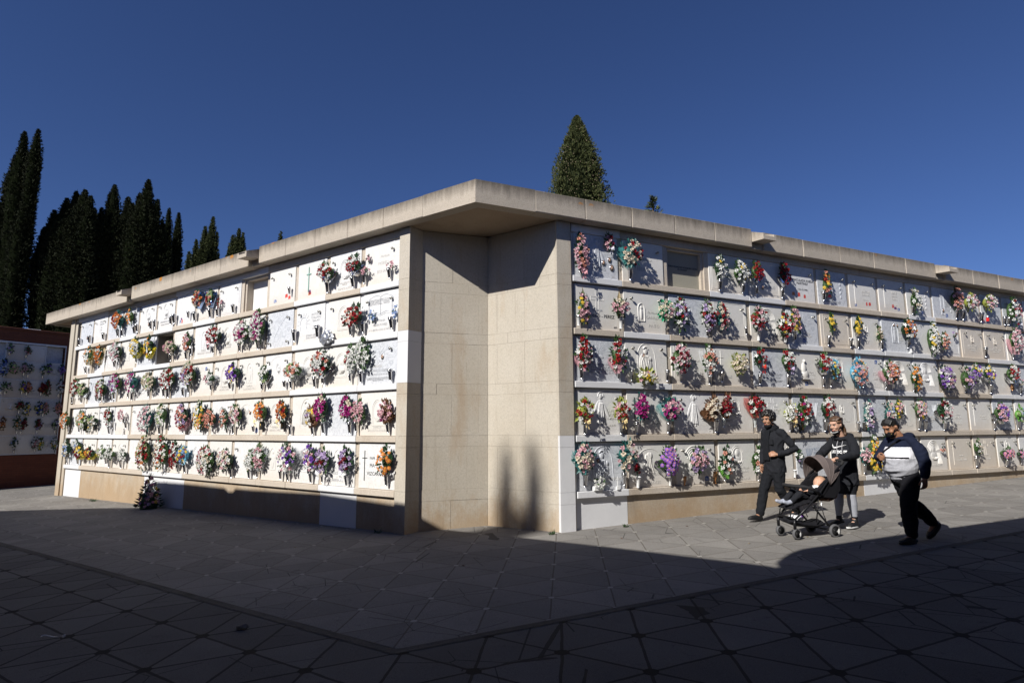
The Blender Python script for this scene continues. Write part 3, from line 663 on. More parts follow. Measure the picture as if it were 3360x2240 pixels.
# (side,row,col): (marble, relief, [(text, size, x, z, ink)], extras)  extras: K knobs  k one knob  P photo  B blue sticker  S stickers  n none
SP = {
('L',1,0): ('c','',[('FAMILIA',.06,.08,.46,'e'),('MORELL',.075,.05,.34,'e'),('BONALES',.075,.05,.2,'e')],'k'),
('L',1,1): ('w','arch',[('FAMILIA',.04,0,.12,'e'),('RAMOS-AYET',.06,0,.04,'e')],'K'),
('L',1,2): ('c','crossg',[],'S'),
('L',1,3): ('c','',[],'KS'),
('L',1,5): ('w','double',[],'K'), ('L',1,6): ('c','double',[],'K'), ('L',1,7): ('w','',[],'S'),
('L',1,8): ('w','oval',[('FAMILIA',.05,0,.24,'e'),('MARTINEZ-ALVAREZ',.055,0,.16,'g'),('EDELMIRO ALVAREZ AVILES',.036,0,.1,'g')],'K'),
('L',1,9): ('w','oval',[],'KP'), ('L',1,10): ('g','',[],'k'), ('L',1,11): ('g','branch',[],'k'),
('L',1,12): ('w','latin',[('ANGEL RUIZ',.05,.08,.56,'g'),('MARIN PEREZ',.045,.08,.49,'g'),('1956\n- - -\n2014',.04,.05,.4,'g')],'K'), ('L',1,13): ('g','',[],'KP'),
('L',2,0): ('w','book',[('AUNQUE ANDE EN EL VALLE\nDE SOMBRA TENEBROSA,\nNO TEMO NINGUN MAL\nPORQUE TU ESTAS CONMIGO',.026,-.135,.58,'g'),('TU VARA Y TU CAYADO SON\nLAS COSAS QUE ME\nCONSUELAN\n  SALMOS 23,4',.026,.135,.58,'g'),('ANTONIA',.055,0,.21,'g'),('RIDER FLORES',.055,0,.14,'g'),('31-1-2014 A LOS 61 AÑOS',.05,0,.06,'g')],'K'),
('L',2,1): ('c','arch',[],'K'),
('L',2,2): ('w','sun',[('ANTONIA\nCOLLADO\nGALAN',.062,.17,.52,'g'),('* 4-7-1945\n+ 24-7-2018',.042,.17,.30,'g'),('ESTARAS SIEMPRE\nCON NOSOTROS',.048,.08,.14,'g')],'K'),
('L',2,3): ('g','branch',[],'4'), ('L',2,4): ('c','frame',[],'k'),
('L',2,5): ('c','arch',[('FAMILIA\nCLASI',.05,.1,.2,'e')],''), ('L',2,6): ('w','niche',[('FAMILIA\nHERNANDEZ GARCIA',.055,0,.15,'e')],''),
('L',2,7): ('c','frame',[],'k'),
('L',2,10): ('c','niche',[],'k'), ('L',2,13): ('w','branch',[],'k'),
('L',3,0): ('g','dove',[('MONICA',.06,-.05,.28,'e'),('CARRILLO LOPEZ',.06,0,.21,'g'),('+22-11-2012 A LOS 41 AÑOS',.045,0,.15,'g'),('TE ECHAREMOS DE MENOS CADA DIA DE NUESTRA VIDA\nSIEMPRE ESTARAS EN EL RECUERDO DE TUS PADRES\nHERMANOS Y SOBRINOS',.022,-.02,.1,'g')],'kP'),
('L',3,1): ('c','arch',[],'P'), ('L',3,2): ('c','arch',[('FAMILIA\nALFARO\n-\nVALLE',.06,.12,.25,'g')],'kP'),
('L',3,3): ('w','ovalframe',[],'K'), ('L',3,4): ('c','niche',[('FAMILIA\nCANOVAS-COLL',.06,0,.12,'e')],'K'), ('L',3,5): ('c','arch',[('FAMILIA\nVALERO-LOPEZ',.055,0,.14,'e')],'K'),
('L',3,6): ('c','latin',[],'kB'), ('L',3,12): ('g','lily',[],'K'),
('L',4,0): ('c','arch',[('FAMILIA\nBALLESTA-SEGURA',.055,0,.12,'e')],'k'), ('L',4,1): ('g','',[],''), ('L',4,2): ('c','mother',[],'kP'),
('L',4,3): ('c','arch',[('FAMILIA\nSARRIA-LOPEZ',.055,0,.13,'e')],'P'), ('L',4,4): ('c','profile',[],'PB'), ('L',4,5): ('w','arch',[],'k'),
('L',4,6): ('w','crossk',[],'k'), ('L',4,7): ('w','latin',[],'K'), ('L',4,8): ('c','arch',[],'kB'), ('L',4,9): ('w','frame',[],'K'), ('L',4,10): ('c','oval',[],''), ('L',4,11): ('w','',[],'K'),
('L',4,12): ('c','arch',[],'k'), ('L',4,13): ('w','niche',[],''),
('L',5,0): ('w','crossk',[('FAM',.065,-.1,.46,'k'),('MA',.08,-.1,.34,'k'),('VIZCARRA',.08,-.03,.21,'k')],'k'),
('L',5,1): ('w','niche',[('FAM.',.05,-.1,.28,'g'),('MARTINEZ\n-\nCARBONELL',.06,-.03,.19,'g'),('676',.045,.3,.05,'g')],''),
('L',5,2): ('w','niche',[],'P'), ('L',5,3): ('c','niche',[],''), ('L',5,4): ('w','',[],'K'), ('L',5,5): ('c','arch',[],'k'), ('L',5,6): ('w','arch',[],'k'), ('L',5,7): ('c','arch',[],'k'),
('L',5,8): ('c','',[],''), ('L',5,9): ('w','',[],'k'), ('L',5,10): ('c','niche',[],'KP'), ('L',5,11): ('w','',[],'k'), ('L',5,12): ('c','niche',[],'K'), ('L',5,13): ('g','',[],''),
('R',1,0): ('g','robe',[('SANTA\nMARTA',.05,.22,.56,'o'),('PUERTA\nROMERO',.065,.05,.2,'g'),('670',.045,.33,.03,'e')],'3'),
('R',1,1): ('c','',[('FAMILIA',.065,.08,.4,'e'),('FELIX-VELA',.085,.08,.22,'e')],'k'),
('R',1,3): ('c','double',[('FAMILIA\nRIBERA\nLUBA',.06,.1,.38,'e')],''),
('R',1,4): ('c','frame',[('FAMILIA',.055,.08,.3,'g'),('CAÑUELO',.075,.1,.19,'g'),('692',.04,.33,.04,'g')],'P'),
('R',1,5): ('w','',[('IMMACULADA RUEDA\nMARTINEZ',.065,.08,.42,'k'),('+ 21-12-1996',.05,.08,.24,'k')],'kS'),
('R',1,6): ('g','panel',[('FAM\nMATEO-MINGUEZ',.055,0,.12,'g')],'kP'),
('R',1,7): ('c','cross',[('ANTONI\nGIRONES',.065,.1,.36,'e'),('+ 22-12-1981',.035,.08,.2,'e')],'KS'),
('R',1,8): ('c','cross',[('IRENE\nSERRA\nRIERA',.07,.1,.42,'e'),('+ 4-10-1969',.035,.08,.16,'e')],'KS'),
('R',1,9): ('w','panel',[('FAMILIA\nTELLEZ-OLIVERO',.045,.1,.2,'e')],'KB'), ('R',1,10): ('g','panel',[('JOSE\nATIENZA\nCERDO\nGUSTAVO',.045,.12,.42,'g')],'kPB'),
('R',1,11): ('w','',[('FTE',.05,-.1,.3,'e')],'k'), ('R',1,12): ('g','',[],'KB'),
('R',2,0): ('c','latin',[('FAMILIA',.055,0,.3,'g'),('ESCUDERO - PEREZ',.075,0,.2,'k'),('669',.045,.34,.04,'k')],''),
('R',2,1): ('c','medallion',[('FAMILIA',.06,.16,.34,'e'),('GARRIDO\n-\nPINTO',.075,.18,.25,'e')],'K'),
('R',2,2): ('g','ovalframe',[('FAMILIA\nVICENTE\nGOMEZ',.05,0,.25,'e')],''), ('R',2,3): ('c','double',[('FAMILIA',.05,.05,.35,'e'),('IZQUIERDO',.06,.05,.27,'e')],'k'),
('R',2,4): ('c','veil',[('GONZALEZ\nMUÑOZ',.055,.15,.14,'g')],''), ('R',2,5): ('g','dove',[('MARTA\nCALZADA',.06,.1,.22,'e')],'kB'),
('R',2,6): ('t','frame',[('FELIX\nLUNA\nLOPEZ',.055,0,.4,'e')],'K'), ('R',2,7): ('c','ovalframe',[('FAMILIA\nRUIZ',.05,0,.18,'e')],'k'),
('R',2,8): ('g','niche',[('MOISES\nPEREZ\nLUNA',.045,.18,.5,'e'),('JOSEFA\nGARCIA',.045,.18,.3,'e')],'kQ'), ('R',2,9): ('w','',[],''),
('R',2,10): ('w','frame',[('DOLORES\nORTEGA',.055,.05,.3,'e')],''), ('R',2,11): ('t','ovalframe',[('JUAN MORALES\nHERNANDEZ\nCAMBRA',.055,0,.26,'e')],'K'), ('R',2,12): ('t','ovalframe',[('MARIA\nMONTSERRAT SOLA\nSALOMON',.05,0,.26,'e')],'K'),
('R',3,0): ('g','dove',[('JOSE MONON PAULINA\n+ 8-6-1977 A LOS 80 AÑOS\nJULIA LOPEZ SANCHEZ\n+ 25-9-1996 A LOS 82 AÑOS',.045,.08,.26,'g')],''),
('R',3,1): ('c','mother',[('CORBELLA-TARRASA',.06,0,.05,'e')],'KP'), ('R',3,2): ('c','frame',[('FAMILIA\nEL\n-\nRUIZ',.055,.1,.4,'e')],''), ('R',3,3): ('c','cross',[('VALLS',.065,-.1,.14,'g')],'k'),
('R',3,4): ('g','tree',[('OSCAR VERON PLAZA',.055,.03,.22,'g'),('19-10-1966 - 12-8-2020',.045,.03,.165,'g'),('VIVISTE DISFRUTANDO LA VIDA Y CONTAGIANDO FELICIDAD,\nTE FUISTE DEMASIADO PRONTO PERO HASTA SIEMPRE,\nTU MADRE, MUJER E HIJOS.',.02,.03,.12,'g'),('648',.05,.33,.03,'g')],''),
('R',3,5): ('c','virgin',[('FAMILIA\nMERINO-GIL\n-\nGALINDO',.05,.12,.3,'e')],'kB'), ('R',3,6): ('c','oval',[('FAMILIA\nRUIZ SALAS\nJIMENEZ',.045,0,.2,'e')],''),
('R',3,7): ('w','frame',[('LUIS\nGOMEZ\nY\nPEREZ',.05,.16,.36,'e')],'kB'), ('R',3,8): ('c','veil',[],'k'), ('R',3,9): ('w','veil',[],'K'),
('R',3,10): ('t','cross',[('FAMILIA',.05,.03,.3,'e'),('HIERRO\n-\nSALA',.07,.03,.23,'e')],'k'), ('R',3,11): ('c','arch',[],''), ('R',3,12): ('c','',[],''), 
('R',3,13): ('g','',[('FAMILIA\nQUESADA TORRES',.05,-.05,.22,'g'),('PEDRO Y CARIDAD',.035,-.05,.1,'g')],'I'),
('R',4,0): ('w','robe',[('LUPE\nCRESPO\nESTEBAN',.06,.2,.35,'e'),('16-9-72',.045,.22,.13,'e')],'K'), ('R',4,1): ('c','crossk',[('EMILIO FERNANDEZ\nMENDEZ',.065,.08,.44,'e'),('TU ESPOSA E HIJOS\nNO TE OLVIDAN',.042,.08,.2,'e')],'k'),
('R',4,2): ('w','robe',[('FAMILIA',.045,.24,.38,'e'),('MALLAFRE\n-\nSALA',.05,.24,.31,'e'),('667',.035,.35,.03,'e')],'K'), ('R',4,3): ('c','oval',[('FAMILIA',.05,-.15,.2,'e'),('GIMENEZ',.07,-.05,.1,'e')],''),
('R',4,4): ('w','latin',[('FAMILIA\nVIVES',.055,.1,.4,'e')],'K'), ('R',4,5): ('g','lily',[('FAMILIA\nCOLLADA',.06,.1,.26,'e')],'P'),
('R',4,6): ('c','ovalframe',[('MIGUEL\nLUNA COLOMINA',.05,0,.24,'e')],'K'), ('R',4,7): ('g','dove',[('FAMILIA\nGIL MUÑOZ',.04,.05,.25,'e')],'K'),
('R',4,8): ('c','oval',[('TORRES',.06,.2,.1,'e')],'k'), ('R',4,9): ('g','lily',[('ROMAN\nPILAR ZUERA\nBEYSIE',.05,.0,.28,'e')],'k'),
('R',4,10): ('c','cross',[('FAMILIA',.05,.06,.34,'e'),('PERICH\n-\nMIRAN',.07,.06,.26,'e')],'K'), ('R',4,11): ('c','cross',[('EDUARDO\nY FAMILIA',.055,.1,.3,'e')],'K'),
('R',4,12): ('g','cross',[('FAMILIA\nPASTOR',.05,.2,.26,'e')],'k'),
('R',5,0): ('g','mother',[('FRANCISCO ESPINOSA\nGARCIA',.06,.05,.14,'e')],'P'), ('R',5,1): ('c','profile',[('FAMILIA',.055,.05,.25,'e'),('LLORENS\n-\nFRANCES',.07,.05,.18,'e')],'k'),
('R',5,2): ('c','veil',[('DIAZ - RIOS',.075,.0,.15,'g')],'KB'), ('R',5,3): ('c','oval',[('FAMILIA\nMARIN\n-\nMOLINA',.065,.15,.22,'e')],''),
('R',5,4): ('c','',[],'K'), ('R',5,5): ('g','flower',[('ROSA\nPEREZ',.075,.15,.5,'b')],'k'), ('R',5,6): ('c','frame',[],''), ('R',5,7): ('w','robe',[('FAMILIA\nMORON',.05,.15,.3,'e')],''),
('R',5,9): ('c','veil',[('FAMILIA',.045,0,.2,'e'),('SALA VAZQUEZ',.065,0,.1,'e')],'k'), ('R',5,10): ('t','cross',[('FAMILIA',.045,.02,.28,'e'),('PONS - VILA',.065,.05,.18,'e')],'K'),
('R',5,11): ('t','latin',[('FAMILIA',.045,.05,.28,'e'),('MARTI-PEIRO',.06,.05,.18,'e')],'K'), ('R',5,12): ('c','niche',[('BIBA',.06,.2,.12,'e')],'K'), ('R',5,8): ('c','arch',[],'K'),
}
def knob(t, x, z):
    mb = MB(); ax = Matrix.Rotation(R(90), 3, 'X')
    mb.lathe([(.016, 0), (.016, .006), (.006, .010), (.006, .028), (.019, .034), (.024, .045), (.019, .057), (0, .062)], (0, 0, 0), 10, ax)
    mb.build('knob', M_BRASS, slabM @ T(x, -SLD, z), t)
photo_mats = None
def slab(side, r, k):
    global slabM
    if (side, r, k) in PITS: return None
    M = M_L if side == 'L' else M_R
    a, b = bounds(side, k); xc = (a+b)/2; z = ZL[r-1]
    sp = SP.get((side, r, k))
    if sp is None:
        q = rnd.random()
        sp = (rnd.choice('wwccg'), rnd.choice(['arch', 'niche', 'oval', 'frame', 'cross', 'ovalframe', '', 'arch']), [], rnd.choice(['K', 'K', 'k', '']))
    mt, rl, tx, ex = sp
    hh = (4.72-ZL[0]-.012) if r == 1 else SLH
    slabM = M @ T(xc, .085, z+.004)
    mb = MB(); mb.bbox((-SLW/2, -SLD, 0), (SLW/2, .0, hh), .004)
    o = mb.build('memorial_plaque', M_SLAB[mt], slabM)
    rn = RELW.get(rl if rl != 'crossg' else 'crossk', 'plain face')
    if rl == 'crossg': rn = 'thin green metal cross'
    tag(o, '%s plaque with %s, %s' % (MATW[mt], rn, cellname(side, r, k)), 'memorial plaque', 'memorial plaques closing the niches')
    if rl == 'crossg':
        q = MB(); q.box((-.105, -.012, .14), (-.085, -.004, .62)); q.box((-.16, -.012, .47), (-.03, -.0041, .49)); q.build('cross', simple('verdigris', (.25, .42, .36)), slabM @ T(0, -SLD, 0), o)
    elif rl in ('book', 'sun', 'tree', 'flower', 'crossk'):
        key = 'i'+rl
        if key not in _relc: _relc[key] = rel_lines(rl).mesh('line_drawing', M_INK['b'] if rl != 'crossk' else M_IRON)
        place(bpy.data.objects.new('engraving' if rl != 'crossk' else 'cross', _relc[key]), slabM @ T(0, -SLD-.0005, 0), o)
    elif rl:
        key = rl+mt
        if key not in _relc: _relc[key] = rel(rl).mesh('relief', M_SLAB[mt])
        place(bpy.data.objects.new('relief', _relc[key]), slabM @ T(rnd.uniform(-.02, .02), -SLD+.0005, 0), o)
    for (s_, sz, x, zz, ink) in tx:
        inkmesh(s_, sz, ink, slabM @ T(x, -SLD-.0016, zz), o)
    kz = hh-.155
    if 'K' in ex or 'k' in ex or '4' in ex:
        if 'K' in ex or '4' in ex: knob(o, -.29, kz)
        knob(o, .29, kz)
    if '4' in ex: knob(o, -.29, .1); knob(o, .29, .1)
    def oval(x, z, s=1):
        q = MB(); q.ell((0, 0, 0), (.038*s, .010, .05*s), None, 14, 8); e = q.build('photo_frame', M_STEEL, slabM @ T(x, -SLD-.004, z), o)
        q = MB(); q.ell((0, 0, 0), (.029*s, .006, .041*s), None, 14, 8); q.k = 1; q.ell((0, -.003, -.0*s), (.016*s, .006, .02*s), None, 8, 6); q.k = 2; q.ell((0, -.001, -.028*s), (.022*s, .006, .012*s), None, 8, 6)
        q.build('photo', [M_PHOTO, SKIN_PH, M_IRON], slabM @ T(x, -SLD-.011, z), e)
    if 'P' in ex: oval(.08 if side == 'L' else -.06, hh*.62 if r != 1 else .2)
    if '3' in ex: oval(.30, .20, 1.2); oval(.14, .27, 1.0); oval(.26, .33, 1.0)
    if 'Q' in ex: oval(-.02, .58, .8); oval(.09, .58, .8)
    def stick(x, z, w_, h_, m, nm='sticker'):
        q = MB(); q.v = [Vector((0, 0, 0)), Vector((w_, 0, .006)), Vector((w_*.94, 0, h_)), Vector((w_*.4, 0, h_*1.08)), Vector((.003, 0, h_*.93))]; q.face((0, 1, 2, 3, 4)); 
        st_ = q.build(nm, m, slabM @ T(x, -SLD-.0012, z), o)
        if m is M_BLUE:
            q = MB()
            for i in range(3): q.box((w_*.15, -.0006, h_*(.25+.2*i)), (w_*(.8-.1*i), -.0002, h_*(.25+.2*i)+.006))
            q.build('print_line', M_WHITEPL, slabM @ T(x, -SLD-.0013, z), st_)
    if 'B' in ex: stick(.05+rnd.uniform(-.1, .25), .05 if rnd.random() < .6 else .55, .085, .075, M_BLUE)
    if 'S' in ex:
        for m in rnd.sample([M_BLUE, M_STRED, M_STVIO, M_STOR, M_STRED], 3): stick(rnd.uniform(-.3, .25), rnd.uniform(.04, .14), rnd.uniform(.05, .09), rnd.uniform(.05, .08), m)
    return o
SKIN_PH = simple('photo_skin', (.5, .33, .24))
for side, n in (('L', NL), ('R', NR)):
    for r in range(1, 6):
        for k in range(n):
            slab(side, r, k)
# niches that stand open or are only plastered shut
def pit(side, r, k, mat, depth, name):
    M = M_L if side == 'L' else M_R; a, b = bounds(side, k); z = ZL[r-1]; hh = 4.72-z if r == 1 else .74
    jw = .10 if name == 'niche_back' else .062; mb = MB(); mb.box((a+.04, depth, z-.04), (b-.04, .45, z+hh+.04)); mb.k = 1 if name == 'niche_back' else 0
    mb.box((a+.05, .10, z+.0005), (a+jw, depth, z+hh)); mb.box((b-jw, .10, z+.0005), (b-.05, depth, z+hh)); mb.box((a+jw, .10, z+hh-(jw-.05)), (b-jw, depth, z+hh+.001))
    mb.build(name, [mat, M_STONE], M, blk)
pit('L', 1, 4, paint_mat('whitewash_panel', (.70, .69, .66)), .24, 'niche_back'); pit('L', 2, 8, M_DARKHOLE, .34, 'open_niche'); pit('R', 1, 2, M_PLASTER, .16, 'niche_back')
pit('L', 2, 12, M_PAINT, .13, 'niche_back')
inkmesh('PEDRO ELEAZAR MONJORE LEON\n01-05/2020', .045, 'k', M_R @ T(sum(bounds('R', 2))/2, .1585, ZL[0]+.4), blk)
BQ= [('L',11.38,4.44,0.47,0.45,'ooor','teal'),('L',10.79,4.47,0.27,0.42,'ooo',''),('L',7.34,4.48,0.32,0.36,'rsoc','foilb'),('L',6.85,4.44,0.25,0.35,'rsg','foilb'),('L',6.49,4.3,0.16,0.23,'rrp','small'),('L',13.14,3.65,0.35,0.49,'owo','gold'),('L',12.44,3.62,0.31,0.5,'owo','gold'),('L',11.35,3.6,0.49,0.49,'wwp','dark'),('L',10.22,3.63,0.43,0.48,'ywy','yelwrap'),('L',9.55,3.59,0.33,0.51,'yoy','yelwrap'),('L',8.41,3.48,0.42,0.26,'pcc','dry'),('L',7.74,3.55,0.24,0.38,'ssp','foil'),('L',6.5,3.58,0.48,0.36,'rrw','ribbonp'),('L',13.77,2.77,0.49,0.45,'rrw',''),('L',13.29,2.69,0.34,0.33,'cg','foil'),('L',12.04,2.65,0.42,0.5,'rwrg',''),('L',11.19,2.78,0.49,0.49,'mwwl','palm'),('L',10.27,2.75,0.49,0.47,'mplm','teal'),('L',9.33,2.73,0.49,0.41,'ccg','palm'),('L',8.41,2.75,0.55,0.46,'rwwr','palm'),('L',7.47,2.79,0.5,0.47,'rwlc','palm'),('L',6.59,2.66,0.32,0.22,'pww','cello'),('L',14.3,1.86,0.41,0.42,'oocw',''),('L',13.09,1.87,0.58,0.45,'owcg','palm'),('L',12.4,1.84,0.36,0.23,'wgc','dark'),('L',12.75,1.63,0.19,0.1,'yw','small'),('L',11.6,1.94,0.24,0.44,'rrw',''),('L',10.75,1.96,0.27,0.31,'ppp','small'),('L',9.37,1.84,0.6,0.65,'pwwp','teal'),('L',8.63,1.94,0.35,0.48,'cwg',''),('L',7.64,1.88,0.36,0.56,'splr','babys'),('L',6.94,1.89,0.32,0.61,'yowy','palm'),('L',6.47,1.81,0.35,0.36,'ssss','dark'),('L',14.04,1.1,0.36,0.49,'wwb',''),('L',13.4,1.2,0.31,0.25,'wwb','dark'),('L',13.07,1.0,0.44,0.31,'ddyy','yelwrap'),('L',12.39,0.99,0.37,0.28,'ddyo','yelwrap'),('L',11.67,1.03,0.33,0.29,'wcg','cello'),('L',11.16,0.99,0.35,0.23,'www',''),('L',10.53,1.0,0.29,0.21,'www',''),('L',9.33,1.07,0.5,0.79,'rdoccg','big'),('L',8.47,1.07,0.52,0.8,'rwwcor','big'),('L',7.9,1.04,0.29,0.59,'rwr',''),('L',7.48,1.05,0.35,0.36,'yyrb','blueleaf'),('L',6.5,0.96,0.6,0.57,'wpcwr','palm'),('L',6.0,1.81,0.22,0.4,'ssss','dark'),('L',5.49,1.89,0.33,0.37,'ppwc','dry'),('L',4.64,1.92,0.33,0.37,'ooro','ribbonc'),('L',3.99,1.92,0.26,0.38,'ooro','ribbonc'),('L',3.11,1.81,0.26,0.33,'ywly','brown'),('L',2.8,1.96,0.32,0.46,'mmmc','dark'),('L',2.16,1.94,0.27,0.39,'mmmc','dark'),('L',1.83,1.87,0.3,0.34,'pppp',''),('L',1.21,1.87,0.27,0.34,'pppm','brown'),('L',5.75,0.99,0.46,0.38,'cpwc',''),('L',4.94,1.01,0.26,0.37,'wwwc',''),('L',4.62,1.07,0.28,0.45,'ppwp','cello'),('L',3.69,1.08,0.49,0.48,'vwpwv','cello'),('L',3.11,1.09,0.25,0.45,'vpwv','foil'),('L',2.71,1.06,0.32,0.41,'lldl','ribbonw'),('L',2.13,1.07,0.28,0.41,'lldl','ribbonw'),('L',1.16,1.11,0.33,0.45,'oooo','dark'),('L',2.79,4.38,0.38,0.32,'rwwr','foil'),('L',2.05,4.39,0.34,0.32,'rwwr','foil'),('L',1.79,4.24,0.21,0.11,'ppp','small'),('L',1.17,4.25,0.19,0.11,'ppp','small'),('L',1.77,4.48,0.09,0.09,'pp','small'),('L',5.43,3.53,0.41,0.46,'mwwp',''),('L',4.87,3.61,0.41,0.62,'mwwp',''),('L',2.01,3.49,0.46,0.35,'rrrs','dark'),('L',1.63,3.47,0.12,0.21,'bbb','small'),('L',1.09,3.47,0.11,0.19,'bbb','small'),('L',5.66,2.73,0.36,0.35,'vvyv',''),('L',4.63,2.64,0.27,0.31,'wwwg','foil'),('L',3.62,2.65,0.48,0.28,'swsg','cello'),('L',2.83,2.73,0.48,0.44,'wwrws','foil'),('L',2.1,2.77,0.23,0.43,'wwrw','cello'),('L',1.79,2.82,0.29,0.51,'wwww','palm'),('R',0.11,4.34,0.23,0.66,'sppp','ribbonp'),('R',0.67,4.61,0.15,0.26,'ppd','ribbonw'),('R',1.05,4.45,0.36,0.44,'ccrc','tealcello'),('R',3.01,4.42,0.25,0.45,'wwyw',''),('R',0.12,3.46,0.2,0.45,'pppy','dry'),('R',0.8,3.51,0.3,0.27,'pppc','dry'),('R',1.73,3.54,0.28,0.33,'ccpc','mint'),('R',2.06,3.51,0.26,0.55,'rllw',''),('R',2.66,3.52,0.26,0.55,'rllw',''),('R',2.99,3.53,0.26,0.48,'ccpr','teal'),('R',0.11,2.75,0.24,0.51,'wrpr','babys'),('R',0.74,2.75,0.26,0.54,'wrpr','babys'),('R',1.27,2.4,0.33,0.22,'ycpw','yelleaf'),('R',1.98,2.73,0.36,0.5,'pwpd',''),('R',2.64,2.73,0.27,0.49,'swsw','cello'),('R',0.07,1.84,0.3,0.34,'rwpr','yelleaf'),('R',0.76,1.85,0.27,0.34,'rwpr','yelleaf'),('R',1.17,1.9,0.23,0.42,'mmpm','teal'),('R',1.73,1.89,0.38,0.32,'pmpm','tealcello'),('R',2.62,1.91,0.32,0.38,'cc','brown'),('R',3.0,1.97,0.22,0.39,'drwd','brown'),('R',0.06,1.14,0.3,0.42,'cpcp','tealcello'),('R',0.35,0.76,0.22,0.16,'www','small'),('R',0.82,1.16,0.34,0.44,'cpcp','teal'),('R',1.08,0.93,0.11,0.16,'rr','small'),('R',1.64,1.05,0.36,0.45,'VVVV','foil'),('R',2.25,1.06,0.36,0.38,'pllp',''),('R',2.92,1.0,0.24,0.49,'wwsw','yelwrap2'),('R',3.48,4.38,0.32,0.4,'wwyw',''),('R',3.91,4.46,0.25,0.38,'rrrr','foil'),('R',4.65,4.48,0.23,0.42,'rrrr','foil'),('R',5.84,4.41,0.21,0.52,'rsoy',''),('R',3.83,3.55,0.35,0.42,'prwr',''),('R',4.52,3.47,0.3,0.48,'rryw',''),('R',4.85,3.61,0.22,0.49,'yppy','cello'),('R',5.91,3.61,0.16,0.41,'yyyy',''),('R',6.69,3.62,0.2,0.37,'yyyy','foil'),('R',7.36,3.48,0.14,0.3,'cc','dry'),('R',3.31,2.68,0.33,0.35,'ccc','palmy'),('R',3.85,2.82,0.25,0.33,'rwrw','ribbonr'),('R',4.54,2.82,0.29,0.36,'rwrw','ribbonl'),('R',5.55,2.8,0.29,0.37,'rwrw','foil'),('R',5.89,2.69,0.18,0.39,'yygr','blueleaf'),('R',6.47,2.65,0.47,0.53,'socpy','blueleaf'),('R',7.47,2.69,0.43,0.42,'sopws','pinkwrap'),('R',3.65,1.95,0.34,0.34,'rwrd','redwrap'),('R',4.5,1.83,0.3,0.32,'wwws','yelleaf'),('R',4.86,1.88,0.33,0.54,'rwrmwr',''),('R',5.52,1.94,0.3,0.43,'rwrw',''),('R',6.73,1.82,0.23,0.55,'wlpw','teal'),('R',3.64,1.0,0.33,0.45,'wwsw',''),('R',4.71,1.05,0.16,0.18,'wwl',''),('R',6.5,1.02,0.27,0.3,'ppwp','teal'),('R',6.74,1.04,0.38,0.74,'yyoyw',''),('R',7.25,1.23,0.16,0.43,'yyo',''),('R',8.63,4.29,0.28,0.54,'wwcw','dry'),('R',10.14,4.47,0.31,0.53,'spps',''),('R',10.66,4.43,0.37,0.36,'wpwp','palmy'),('R',11.42,4.49,0.36,0.37,'wpwp','palmy'),('R',12.44,4.35,0.43,0.7,'rwpw','ribbonw'),('R',8.22,3.63,0.4,0.39,'oowl','palm'),('R',9.09,3.49,0.31,0.72,'wwyw',''),('R',9.54,3.45,0.24,0.39,'sssw','foil'),('R',10.03,3.65,0.12,0.12,'dl','small'),('R',12.36,3.63,0.36,0.61,'ppwp','pinkwrap'),('R',8.37,2.59,0.27,0.53,'oowo','palm'),('R',9.38,2.63,0.52,0.48,'lwplv','palm'),('R',10.19,2.65,0.37,0.49,'lpvl',''),('R',10.6,2.81,0.29,0.32,'vwyv','cello'),('R',11.1,2.79,0.3,0.34,'vwyw','foil'),('R',12.07,2.81,0.33,0.39,'rwrw','foil'),('R',12.47,2.62,0.18,0.17,'cp','small'),('R',7.4,1.83,0.22,0.47,'wpbc','teal'),('R',7.71,1.95,0.2,0.37,'pypy',''),('R',8.39,1.94,0.3,0.38,'ppyw',''),('R',9.18,1.91,0.37,0.46,'wpdw','foil'),('R',11.37,1.87,0.43,0.42,'plvp','foil'),('R',12.21,1.84,0.29,0.36,'bg','big'),('R',9.14,1.08,0.11,0.07,'ss','small'),('R',10.37,1.11,0.22,0.34,'wwcc',''),('R',11.41,0.95,0.42,0.23,'DDDD',''),('R',12.07,0.92,0.26,0.16,'DDDD',''),('F',1.67,4.36,0.12,0.3,'lg',''),('F',1.19,4.32,0.16,0.27,'pd','dry'),('F',1.79,3.7,0.21,0.55,'Bbwb',''),('F',1.55,3.71,0.25,0.32,'gpg',''),('F',1.24,3.71,0.19,0.31,'ppc',''),('F',1.05,3.7,0.15,0.24,'ccg',''),('F',0.68,3.67,0.22,0.24,'wwcg',''),('F',0.53,3.75,0.14,0.34,'gvl',''),('F',0.15,3.75,0.19,0.32,'vvl',''),('F',1.69,3.04,0.3,0.25,'cpg',''),('F',1.21,3.07,0.15,0.34,'yyv',''),('F',1.07,3.07,0.16,0.33,'oss','brown'),('F',0.67,3.06,0.19,0.31,'odd','brown'),('F',0.53,3.08,0.18,0.52,'ddr',''),('F',0.14,3.13,0.21,0.47,'wdw',''),('F',1.25,2.44,0.22,0.2,'ddd',''),('F',1.05,2.33,0.18,0.44,'wyBy',''),('F',0.71,2.35,0.21,0.41,'yBwy',''),('F',0.51,2.37,0.14,0.39,'ssp',''),('F',0.14,2.38,0.24,0.39,'sps',''),('F',1.66,1.82,0.14,0.37,'occ','brown'),('F',1.28,1.85,0.21,0.43,'cco',''),('F',1.09,1.81,0.16,0.36,'dd','dark'),('F',0.68,1.8,0.18,0.34,'dld',''),('F',0.16,1.78,0.16,0.31,'lwg','dark'),('F',1.3,1.19,0.15,0.29,'wwb','dark'),('F',0.71,1.15,0.17,0.4,'ppw',''),('F',0.55,1.14,0.14,0.4,'wyg',''),('F',0.15,1.13,0.2,0.37,'wwyg','dark')]
